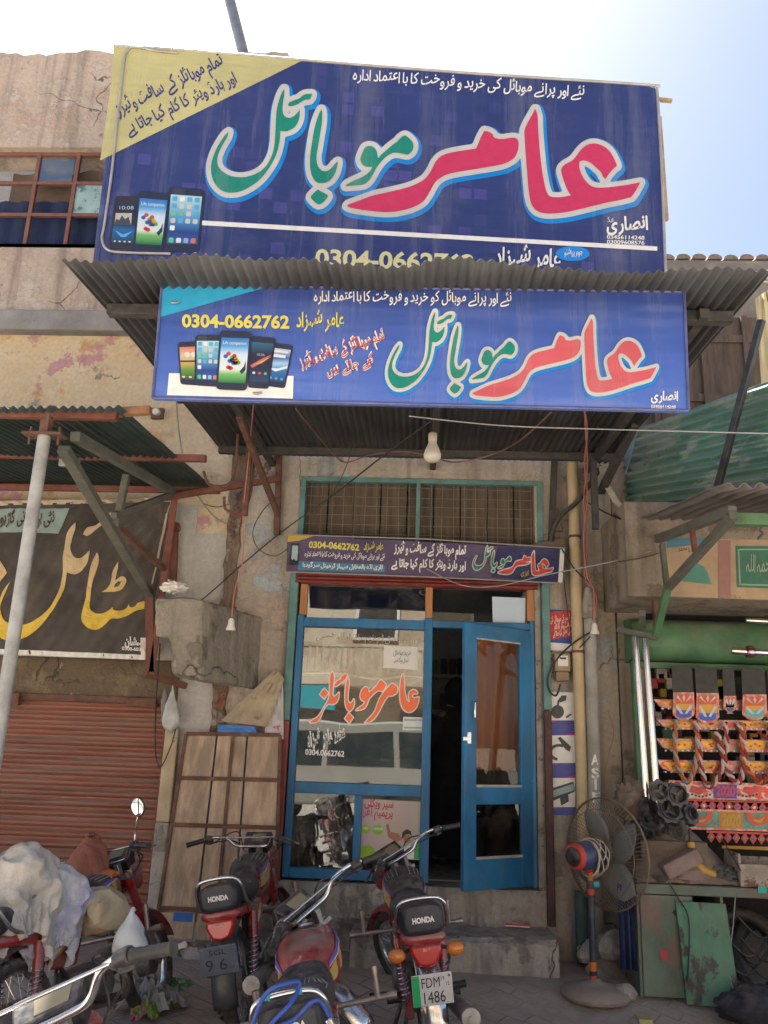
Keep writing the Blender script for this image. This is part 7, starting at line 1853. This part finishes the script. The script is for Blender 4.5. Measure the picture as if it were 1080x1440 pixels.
def draped_cloth(c, size, r, rot, m, nm, lab, cat, seed=0, n=46, steps=130):
    """a square of cloth dropped over a lumpy load (position based dynamics)"""
    g = np.linspace(-.5, .5, n); X, Y = np.meshgrid(g*size[0], g*size[1], indexing='ij'); rg = np.random.default_rng(seed)
    p = np.stack([X, Y, np.full_like(X, r[2]*1.1)], -1).reshape(-1, 3)+rg.normal(size=(n*n, 3))*.003
    I = np.arange(n*n).reshape(n, n)
    E2 = np.concatenate([np.stack([a.ravel(), b_.ravel()], 1) for a, b_ in ((I[:-1], I[1:]), (I[:, :-1], I[:, 1:]), (I[:-1, :-1], I[1:, 1:]), (I[1:, :-1], I[:-1, 1:]))])
    L0 = np.linalg.norm(p[E2[:, 0]]-p[E2[:, 1]], axis=1); deg = np.bincount(E2.ravel(), minlength=n*n).astype(float); v = np.zeros_like(p); R_ = np.array(r)
    for st in range(steps):
        v = v*.93; v[:, 2] -= .0011; q = p+v
        for it in range(12):
            d = q[E2[:, 1]]-q[E2[:, 0]]; ln = np.linalg.norm(d, axis=1)+1e-9; cf = (ln-L0)/ln; cf = np.where(cf > 0, cf, cf*.5); k = d*(cf*.5)[:, None]
            for ax_ in range(3): q[:, ax_] += 1.7*(np.bincount(E2[:, 0], k[:, ax_], n*n)-np.bincount(E2[:, 1], k[:, ax_], n*n))/deg
            h = np.abs(q)/R_; e = (h[:, 0]**2.4+h[:, 1]**2.4+h[:, 2]**2.4)**(1/2.4)+.09*np.sin(17*q[:, 0]+seed)*np.cos(13*q[:, 1]+seed)+.06*np.sin(29*q[:, 1]+7*q[:, 0])
            ins = e < 1; q[ins] /= np.maximum(e[ins], .3)[:, None]
        v = np.clip(q-p, -.02, .02); v[ins] *= .4; p = q
    b = MB(); b.add([tuple(x) for x in p], [(int(I[i, j]), int(I[i+1, j]), int(I[i+1, j+1]), int(I[i, j+1])) for i in range(n-1) for j in range(n-1)])
    b.xf(Matrix.Translation(c) @ Euler([radians(a_) for a_ in rot]).to_matrix().to_4x4())
    o = b.build(nm, m, None, 0); o.data.polygons.foreach_set('use_smooth', [True]*len(o.data.polygons)); crease(o, .028, .11)
    th = o.modifiers.new('thick', 'SOLIDIFY'); th.thickness = .003
    return tag(o, lab, cat)
m_jute = crumpled('pale jute', (.64, .60, .53), (.48, .44, .37), 5.5, .05, .9)
m_jute2 = crumpled('tan sacking', (.52, .43, .28), (.42, .34, .21), 6, .03, .7)
m_plas = crumpled('white woven plastic', (.66, .65, .64), (.40, .40, .52), 6.5, .045, .9)
def at(px, py, Y): return P(px, py, Y)
sack(at(122, 1282, -1.93), .44, m_jute2, 'tan_sack', 'tan sack tied over the tank of the loaded motorcycle, behind the white plastic bag', 'sack', 'full', (-100, 25, 60), (.95, 1.5, 1))
draped_cloth(at(78, 1264, -2.14), (.50, .50), (.14, .17, .15), (6, 14, 70), m_plas, 'woven_sack', 'white woven sack cloth with faded violet print strapped between the jute and tan sacks', 'sack cloth', 6)
draped_cloth(at(26, 1250, -2.30), (.68, .70), (.20, .19, .20), (-4, 10, 62), m_jute, 'jute_sack', 'big pale jute cloth slumped over the load on the motorcycle seat', 'sack cloth', 9)
sack(at(-6, 1262, -2.42), .34, crumpled('olive sack', (.27, .245, .19), (.2, .18, .14), 7, .03, .8), 'olive_sack', 'olive grey sack at the left edge of the photo under the jute sack', 'sack', 'full', (0, -60, 20), (1, 1.3, 1))
# frayed fringe on the jute
b = MB(); base = at(50, 1215, -2.25)
for i in range(130):
    p = base+Vector((random.uniform(-.05, .09), random.uniform(-.05, .05), random.uniform(-.10, .03)))
    d = Vector((random.uniform(-.4, .5), random.uniform(-.4, .2), random.uniform(.1, 1))).normalized()*random.uniform(.03, .08)
    b.tube([p, p+d*.6, p+d+Vector((random.uniform(-.02, .02), 0, -.015))], .0022, 4)
tag(b.build('frayed_twine', m_plas, None, 60), 'frayed white twine sticking up from the jute sack', 'twine')
b = MB(); b.tube(smoothpath([at(66, 1225, -2.28), at(60, 1255, -2.33), at(54, 1285, -2.32), at(50, 1302, -2.25)], 5), .006, 6); tag(b.build('rubber_strap', m_wire, None, 60), 'black rubber strap over the woven sack', 'strap')
sack(at(124, 1213, -1.62), .36, crumpled('checked red cloth', (.36, .135, .085), (.25, .09, .065), 7, .04, .9), 'cloth_bundle', 'red checked cloth bundle tied on the handlebar of the loaded motorcycle', 'bundle', 'ball', (0, 8, 20), (1, 1, .9))
sack(at(134, 1243, -1.64), .26, mat('orange cloth', (.52, .15, .04), .9, 0, .1, .2, 6, .2), 'orange_cloth', 'orange cloth under the red checked bundle on the handlebar', 'cloth', 'pillow', (0, 95, 10), (.7, 1, 1))
bb = cloth_bag(42, .48, .40, 2.7, 5, 120, 1, .05, 12)
zs_ = [p.z for p in bb.v]; k_ = (P(186, 1276, -2.12).z-P(186, 1348, -2.12).z)/(max(zs_)-min(zs_)); tp = max(bb.v, key=lambda p: p.z)
cbag = P(186, 1276, -2.12)-Vector((tp.x, tp.y, tp.z))*k_
bb.v = [p*k_+cbag for p in bb.v]
o = bb.build('plastic_bag', crumpled('white plastic bag', (.66, .69, .68), (.60, .63, .62), 9, .012, .5), None, 180); crease(o, .014, .035)
tag(o, 'full white plastic bag hanging at the front of the loaded motorcycle', 'bag')
for o in C.objects:
    if o.name.startswith('polythene_bag'): crease(o, .012, .05)
# torn polythene with green print on the ground
m_green_p = mat('green printed film', (.10, .30, .09), .4, 0, .15, .5, 14, .1, (.5, .52, .48), .56, (1, 1, 1), 14)
def crumple(c, sx, sy, h, seed, m, nm, lab, rot=0):
    b = MB(); n = 22; rows = []
    for j in range(n+1):
        row = []
        for i in range(n+1):
            u, v = i/n-.5, j/n-.5
            k = max(0, 1-(u*u+v*v)*3.2); z = h*(k**.6*.5+.5*noise3((u*4+seed, v*4, seed), 1.3)*k+.25*abs(noise3((u*11, v*11, seed), 1)))
            row.append(Vector((u*sx*(1+.25*noise3((v*5, seed, 0), 1)), v*sy*(1+.25*noise3((u*5, seed, 4), 1)), max(.006, z))))
        rows.append(row)
    b.loft(rows, False, False); b.xf(Matrix.Translation(c) @ Matrix.Rotation(rot, 4, 'Z'))
    return tag(b.build(nm, m, None, 45), lab, 'litter')
p = PZ(238, 1378, .08); crumple((p.x, p.y, .02), .34, .16, .10, 4, m_green_p, 'green_wrapper', 'green printed wrapper lying on the dirt beside the white bag', .5)
p = PZ(212, 1395, .1); crumple((p.x, p.y, .02), .34, .34, .22, 9, mat('grey torn polythene', (.36, .36, .33), .5, 0, .2, .3, 8, .3), 'torn_polythene', 'torn grey polythene heap on the ground below the white bag', 1.1)
p = PZ(208, 1415, .07); crumple((p.x, p.y-.05, .02), .16, .14, .12, 14, mat('pink green wrapper', (.40, .03, .13), .4, 0, .1, .5, 14, .1, (.2, .35, .04), .5), 'pink_wrapper', 'pink and green wrapper in the torn polythene heap', .3)
p = PZ(285, 1332, .1); rbox((p.x-.02, p.y, .115), (.22, .05, .018), (0, .05, .12), mat('red white scrap', (.5, .5, .48), .6, 0, .2, .1, 5, 0, (.5, .06, .04), .5, (1, 1, 1), 6), 'painted_scrap', 'thin red and white scrap under the foot of the planks', 'scrap')
# blue hose lock on the nearest bike
MD = Matrix.Translation(bD.location) @ bD.rotation_euler.to_matrix().to_4x4()
hose = thing('hose_lock', 'blue hose lock looped on the tail rail of the nearest motorcycle', 'lock', tuple(MD @ Vector((-.25, 0, .80))))
b = MB(); pts = [MD @ Vector(p) for p in ((-.20, .135, .70), (-.262, .12, .78), (-.27, .06, .87), (-.262, -.02, .885), (-.235, -.05, .87), (-.28, -.02, .83), (-.29, .06, .775), (-.29, -.02, .78), (-.285, -.09, .82), (-.26, -.12, .80), (-.275, -.145, .74))]
b.tube(smoothpath(pts, 7), .0075, 10); b.build('hose', mat('blue hose', (.015, .07, .36), .4, 0, .2, .15, 8, 0), hose, 60)
b = MB(); p0, p1 = MD @ Vector((-.275, -.135, .76)), MD @ Vector((-.285, -.165, .69)); b.bar(p0, p1, .035, .024); b.build('lock_body', m_chrome, hose, 0, .006)
b = MB()
for y in (.06, -.05):
    c = MD @ Vector((-.24, y, .85)); b.tube([c+Vector((-.008, 0, 0)), c+Vector((.008, 0, 0))], .0125, 10)
b.build('tape', flat('turquoise tape', (.05, .35, .38)), hose, 50)

# ================================================================ bulb, wires and sockets
bl = P(608, 640, -2.2)
bulb = thing('light_bulb', 'big white unlit bulb hanging under the tin awning', 'bulb', (bl.x, -2.2, bl.z))
zt_ = P(609, 590, -2.2).z
b = MB(); b.lathe([(0, 0), (.03, .004), (.05, .025), (.052, .05), (.04, .085), (.026, .115), (.024, .13), (0, .132)], (bl.x, -2.2, P(608, 650, -2.2).z), (0, 0, 1), 24); b.build('globe', mat('dusty white bulb', (.50, .45, .37), .35, 0, .25, .1, 6, 0), bulb, 60)
b = MB(); z0 = P(608, 650, -2.2).z+.128; b.lathe([(.024, 0), (.027, .01), (.027, .05), (.015, .06), (0, .06)], (bl.x, -2.2, z0), (0, 0, 1), 16); b.build('holder', mat('cream holder', (.45, .38, .28), .5, 0, .2, .1, 8, 0), bulb, 50)
b = MB(); b.tube([(bl.x, -2.2, z0+.055), (bl.x+.004, -2.2, z0+.12), (bl.x, -2.2, 3.80)], .004, 6); b.build('cord', m_wire, bulb)
def cable(pts, r, m, lab, n=8):
    b = MB(); b.tube(smoothpath([P(*p) if len(p) == 3 else Vector(p[:3]) for p in pts], n), r, 6)
    return tag(b.build('cable', m, None, 60), lab, 'cable')
cable([(205, 890, -.2), (275, 850, -.15), (345, 790, -.06), (400, 745, -.05), (470, 695, -.3), (540, 640, -1.2), (609, 590, -2.1)], .006, m_wire, 'long dark cable running from the concrete beam end up to the bulb under the awning')
cable([(820, 560, -1.5), (826, 610, -1.0), (822, 650, -.5), (826, 700, -.24), (821, 760, -.2), (826, 810, -.2), (835, 830, -.2), (835, 872, -.2)], .0065, m_wirep, 'pink twisted cable hanging down to the white socket by the grey pipe')
cable([(821, 562, -1.5), (824, 615, -1.0), (826, 655, -.5), (821, 705, -.23), (826, 765, -.19), (823, 812, -.19), (838, 835, -.19), (836, 872, -.19)], .0055, m_wirep, 'second strand of the pink cable twisted beside the first one')
def socket(px, py, Y, lab):
    p = P(px, py, Y); t = thing('hanging_socket', lab, 'socket', (p.x, p.y, p.z-.05))
    b = MB(); b.lathe([(0, -.045), (.034, -.045), (.036, -.035), (.026, -.01), (.022, .03), (.012, .045), (0, .046)], p, (0, 0, 1), 18); b.build('holder', m_paper, t, 40)
socket(836, 884, -.2, 'white hanging bulb socket on the pink cable in front of the grey pipe')
socket(325, 878, -.75, 'white hanging bulb socket in front of the concrete beam end')
cable([(357, 560, -1.6), (350, 640, -.9), (342, 720, -.76), (341, 790, -.75), (330, 830, -.75), (326, 868, -.75)], .004, m_wirep, 'thin pink twin cable dropping to the white socket at the beam end')
cable([(248, 562, -.12), (252, 610, -.12), (262, 660, -.12), (277, 695, -.12), (300, 725, -.12), (318, 736, -.1)], .007, mat('dirty cream cable', (.33, .28, .2), .6), 'dirty cream cable sagging down the yellow wall')
cable([(285, 708, -.1), (305, 713, -.1), (322, 709, -.1)], .004, m_wire, 'short thin wire looping on the whitewashed wall')
cable([(395, 697, -.1), (372, 715, -.1), (356, 745, -.1), (362, 770, -.1), (385, 782, -.1), (404, 772, -.17)], .004, m_wire, 'thin black wire looped left of the cloth sign')
cable([(416, 575, -2.5), (440, 605, -1.8), (470, 640, -1.0), (488, 650, -.7), (520, 640, -1.0), (565, 635, -1.4), (604, 641, -1.9), (640, 650, -1.4), (690, 640, -1.3), (730, 620, -1.8), (775, 580, -2.5)], .005, mat('maroon cable', (.18, .08, .07), .5), 'thin maroon cable looping under the awning on both sides of the bulb')
cable([(575, 585, -2.9), (700, 598, -2.9), (830, 603, -2.9), (1090, 610, -2.9)], .0035, m_wireg, 'grey overhead cable crossing in front of the green tin sheet')
cable([(600, 800, -.22), (650, 823, -.22), (700, 824, -.25), (770, 808, -.3), (860, 790, -.5), (915, 775, -.85)], .005, m_wireg, 'pale cord drooping across the red roller and over the cloth sign')
cable([(775, 762, -.1), (780, 740, -.12), (792, 722, -.15), (812, 705, -.2), (830, 680, -.25), (846, 655, -.3)], .022, m_iron, 'thick black bundled cable at the right bracket')
cable([(790, 772, -.2), (808, 800, -.16), (830, 820, -.2)], .006, m_wire, 'short black cable running from the cloth sign to the pipes')
cable([(793, 815, -.1), (797, 850, -.08), (803, 890, -.06), (808, 915, -.1), (830, 895, -.2)], .005, m_wire, 'thin black wire in front of the red notice')
cable([(838, 885, -.2), (808, 903, -.15), (785, 925, -.1), (771, 950, -.08), (772, 970, -.08), (782, 978, -.1), (788, 962, -.1)], .008, m_wire, 'black cable looping from the grey pipe down to the electric meter')
cable([(824, 705, -.2), (850, 720, -.4), (872, 730, -.7)], .007, m_wire, 'black cable from the pink cable to the small awning')
cable([(225, 905, -.9), (219, 1000, -.3), (219, 1060, -.08), (226, 1078, -.08), (240, 1050, -.08), (247, 1025, -.08)], .005, m_wire, 'thin wire hanging down the right side of the brown shutter')
cable([(500, 560, -2.0), (495, 630, -1.4), (470, 690, -.4), (430, 735, -.12)], .003, m_wire, 'fine wire crossing the vent from the awning')
cable([(870, 790, -.85), (905, 784, -.85), (925, 778, -.85)], .004, m_wire, 'cracked old wire along the painted lintel')
cable([(940, 1240, -.88), (955, 1265, -.9), (968, 1290, -.92), (969, 1340, -.92), (966, 1380, -.92)], .005, m_wire, 'black drill cable hanging down the front of the green cabinet')
cable([(1015, 1180, -.7), (1030, 1205, -.8), (1042, 1225, -.85)], .005, m_wire, 'thin black cable over the sacking beside the crate')
cable([(1034, 1262, -.9), (1030, 1310, -.9), (1024, 1360, -.9), (1034, 1400, -1.0)], .004, m_wireg, 'grey wire hanging from the edge of the work table')
cable([(855, 1000, -.05), (863, 1030, -.05), (856, 1060, -.05), (850, 1090, -.05)], .003, m_wirep, 'thin red wire on the brown wall left of the green door post')

# ================================================================ person standing inside
pn = P(640, 1205, .95); fz = .575
per = thing('person', 'person in a long black robe standing inside the doorway, half hidden by the blue door', 'person', (pn.x, .95, fz))
per.rotation_euler = (0, 0, radians(15))
me = bpy.data.meshes.new('person_body')
J = {'pel': (0, 0, .88), 'che': (0, .0, 1.18), 'nek': (0, .0, 1.36), 'hed': (0, .02, 1.46), 'top': (0, .02, 1.56),
     'ls': (.15, 0, 1.30), 'le': (.20, .03, 1.05), 'lw': (.14, .20, .95), 'rs': (-.15, 0, 1.30), 're': (-.20, .03, 1.05), 'rw': (-.14, .2, .95),
     'lh': (.09, 0, .84), 'lk': (.10, .02, .48), 'la': (.10, 0, .08), 'lf': (.11, .15, .04), 'rh': (-.09, 0, .84), 'rk': (-.10, .02, .48), 'ra': (-.10, 0, .08), 'rf': (-.11, .15, .04)}
E_ = [('pel', 'che'), ('che', 'nek'), ('nek', 'hed'), ('hed', 'top'), ('che', 'ls'), ('ls', 'le'), ('le', 'lw'), ('che', 'rs'), ('rs', 're'), ('re', 'rw'), ('pel', 'lh'), ('lh', 'lk'), ('lk', 'la'), ('la', 'lf'), ('pel', 'rh'), ('rh', 'rk'), ('rk', 'ra'), ('ra', 'rf')]
Rr = {'pel': .13, 'che': .13, 'nek': .055, 'hed': .085, 'top': .07, 'ls': .06, 'le': .045, 'lw': .03, 'rs': .06, 're': .045, 'rw': .03, 'lh': .09, 'lk': .06, 'la': .04, 'lf': .035, 'rh': .09, 'rk': .06, 'ra': .04, 'rf': .035}
for s, k in ((1, 'l'), (-1, 'r')):
    for i in range(5):
        a = Vector(J[k+'w']); off = (i-1.5)*.018 if i < 4 else -.035
        nm = '%sh%d' % (k, i); ln = (.085, .095, .09, .07, .05)[i]
        J[nm+'a'] = tuple(a+Vector((s*-off*.8, .05 if i < 4 else .03, -.02))); J[nm+'b'] = tuple(a+Vector((s*-off, .05+ln*.7, -.045))); J[nm+'c'] = tuple(a+Vector((s*-off, .05+ln, -.07-.01*i)))
        E_ += [(k+'w', nm+'a'), (nm+'a', nm+'b'), (nm+'b', nm+'c')]; Rr[nm+'a'] = .011; Rr[nm+'b'] = .009; Rr[nm+'c'] = .0075
ks = list(J); me.from_pydata([J[k] for k in ks], [(ks.index(a), ks.index(c_)) for a, c_ in E_], [])
body = bpy.data.objects.new('body', me); C.objects.link(body); body.parent = per
sk = body.modifiers.new('skin', 'SKIN'); sv = me.skin_vertices[0].data
for i, k in enumerate(ks): sv[i].radius = (Rr[k], Rr[k]); sv[i].use_root = (k == 'pel')
ssb = body.modifiers.new('sub', 'SUBSURF'); ssb.levels = ssb.render_levels = 2
me.materials.append(mat('brown skin', (.22, .12, .075), .6, 0, .05, .1, 9, .05))
m_robe = mat('black robe', (.012, .012, .016), .9, 0, .08, .3, 5, .3)
b = MB(); b.loft([[Vector((rx*cos(a)*(1+.05*sin(7*a)*(z < .8)), ry*sin(a)*(1+.05*sin(5*a)*(z < .8))+.02, z)) for a in [2*pi*k/36 for k in range(36)]] for z, rx, ry in ((.10, .27, .21), (.4, .24, .19), (.8, .22, .17), (1.05, .205, .16), (1.25, .20, .14), (1.34, .13, .10), (1.38, .075, .075))]); b.build('robe', m_robe, per, 60, 0, True)
for s in (1, -1):
    b = MB(); b.tube([(s*.16, 0, 1.28), (s*.21, .02, 1.06), (s*.17, .13, .97)], [.085, .08, .085], 14); b.build('sleeve', m_robe, per, 60, 0, True)
b = MB(); b.ell((0, .0, 1.49), (.115, .125, .15), 20, 14); b.v = [p for p in b.v]; b.build('headscarf', m_robe, per, 60, 0, True)
b = MB(); b.ell((0, .095, 1.475), (.07, .055, .09), 16, 12, lambda d: 1); b.ell((0, .152, 1.47), (.012, .016, .022), 8, 6)
b.build('face', mat('brown skin', (.22, .12, .075)), per, 60, 0, True)
b = MB()
for s in (-1, 1): b.ell((s*.028, .143, 1.495), (.011, .008, .007), 8, 6)
b.ell((0, .146, 1.435), (.022, .006, .006), 8, 6); b.build('eyes_and_mouth', m_blackp, per, 60, 0, True)
b = MB(); b.lathe([(.078, 0), (.085, .02), (.08, .045), (.075, .045)], (0, .01, 1.36), (0, .1, 1), 24); b.build('collar', m_cloth, per, 60, 0, True)

# ================================================================ far side of the street (seen reflected in the glass)
opp = thing('opposite_building', 'peach building across the street, seen reflected in the shop window', 'building', (0, -17, 0))
m_op = plaster('opposite plaster', [((.62, .50, .37),), ((.66, .56, .43), .5, .4, .65), ((.52, .40, .29), .8, .5, .7)], .3)
b = MB(); b.box(-16, 16, -17.4, -17, 0, 7.2); b.build('wall', m_op, opp)
MB().box(-16, 16, -16.99, -16.2, 3.1, 3.35).build('ledge', m_op, opp, 0, .02); MB().box(-16, 16, -16.99, -16.6, 6.9, 7.3).build('ledge', m_op, opp, 0, .02)
b = MB()
for i in range(160): b.box(-16+.2*i, -15.88+.2*i, -16.32, -16.26, 3.4, 4.1); 
b.box(-16, 16, -16.34, -16.24, 4.1, 4.2); b.build('balustrade', m_op, opp)
for x in (-9, -5.6, -1.2, 2.2, 5.5, 9): 
    b = MB(); b.box(x-.6, x+.6, -16.99, -16.93, 4.4, 6); w_ = b.build('window', m_paper, opp)
    b = MB(); b.box(x-.5, x+.5, -16.93, -16.92, 4.5, 5.9); b.build('pane', m_dark, w_)
for x in (-8, -3.4, 1.2, 5.8, 10.2):
    b = MB(); b.box(x-1.6, x+1.6, -16.995, -16.94, .1, 2.6); b.build('shop_opening', mat('grey shutters', (.22, .19, .16), .7, 0, .3, .3, 2, .2), opp)
b = MB(); b.box(-5, -2.2, -16.3, -16.2, 2.5, 3.08); b.build('sign_board', flat('teal board', (.03, .30, .36)), opp)
van = thing('parked_van', 'white van parked across the street, seen reflected in the shop window', 'van', (-1.2, -10.6, 0))
m_van = mat('white van paint', (.30, .285, .25), .3, 0, .25, .08, 3, 0, coat=.4)
vx0, vx1 = -3.6, 1.4
b = MB(); prof = [(vx0, .45), (vx0, 1.0), (vx0+.25, 1.15), (vx0+.95, 1.92), (vx0+1.3, 2.02), (vx1-.1, 2.02), (vx1, 1.9), (vx1, .45)]
b.prism([Vector((x, -11.5, z)) for x, z in prof], (0, 1.7, 0)); vb = b.build('body', m_van, van, 0, .05)
m_vg = mat('dark van glass', (.03, .04, .045), .08, 0, .1, .1, 3, 0)
for xa, xb in ((vx0+.85, vx0+1.75), (vx0+1.85, vx0+3.2), (vx0+3.3, vx0+4.75)):
    b = MB(); b.box(xa, xb, -9.805, -9.79, 1.15, 1.8); b.build('window', m_vg, van, 0, .01)
b = MB(); b.box(vx0+.1, vx1, -9.808, -9.79, .7, .78); b.build('trim', m_blackp, van)
for x in (vx0+.9, vx1-1.0):
    for y in (-9.9, -11.4):
        b = MB(); b.lathe([(0, -.1), (.2, -.1), (.32, -.08), (.34, 0), (.32, .08), (.2, .1), (0, .1)], (x, y, .34), (0, 1, 0), 28); wo = b.build('wheel', m_black, van, 40)
        b = MB(); b.lathe([(0, -.11), (.18, -.11), (.19, .11), (0, .11)], (x, y, .34), (0, 1, 0), 20); b.build('rim', m_alu, wo, 40)
b = MB(); b.box(vx0-.01, vx0+.05, -11.3, -11.05, .8, .95); b.build('headlight', m_chrome, van); b = MB(); b.box(vx0-.01, vx0+.05, -10.1, -9.9, .8, .95); b.build('headlight', m_chrome, van)
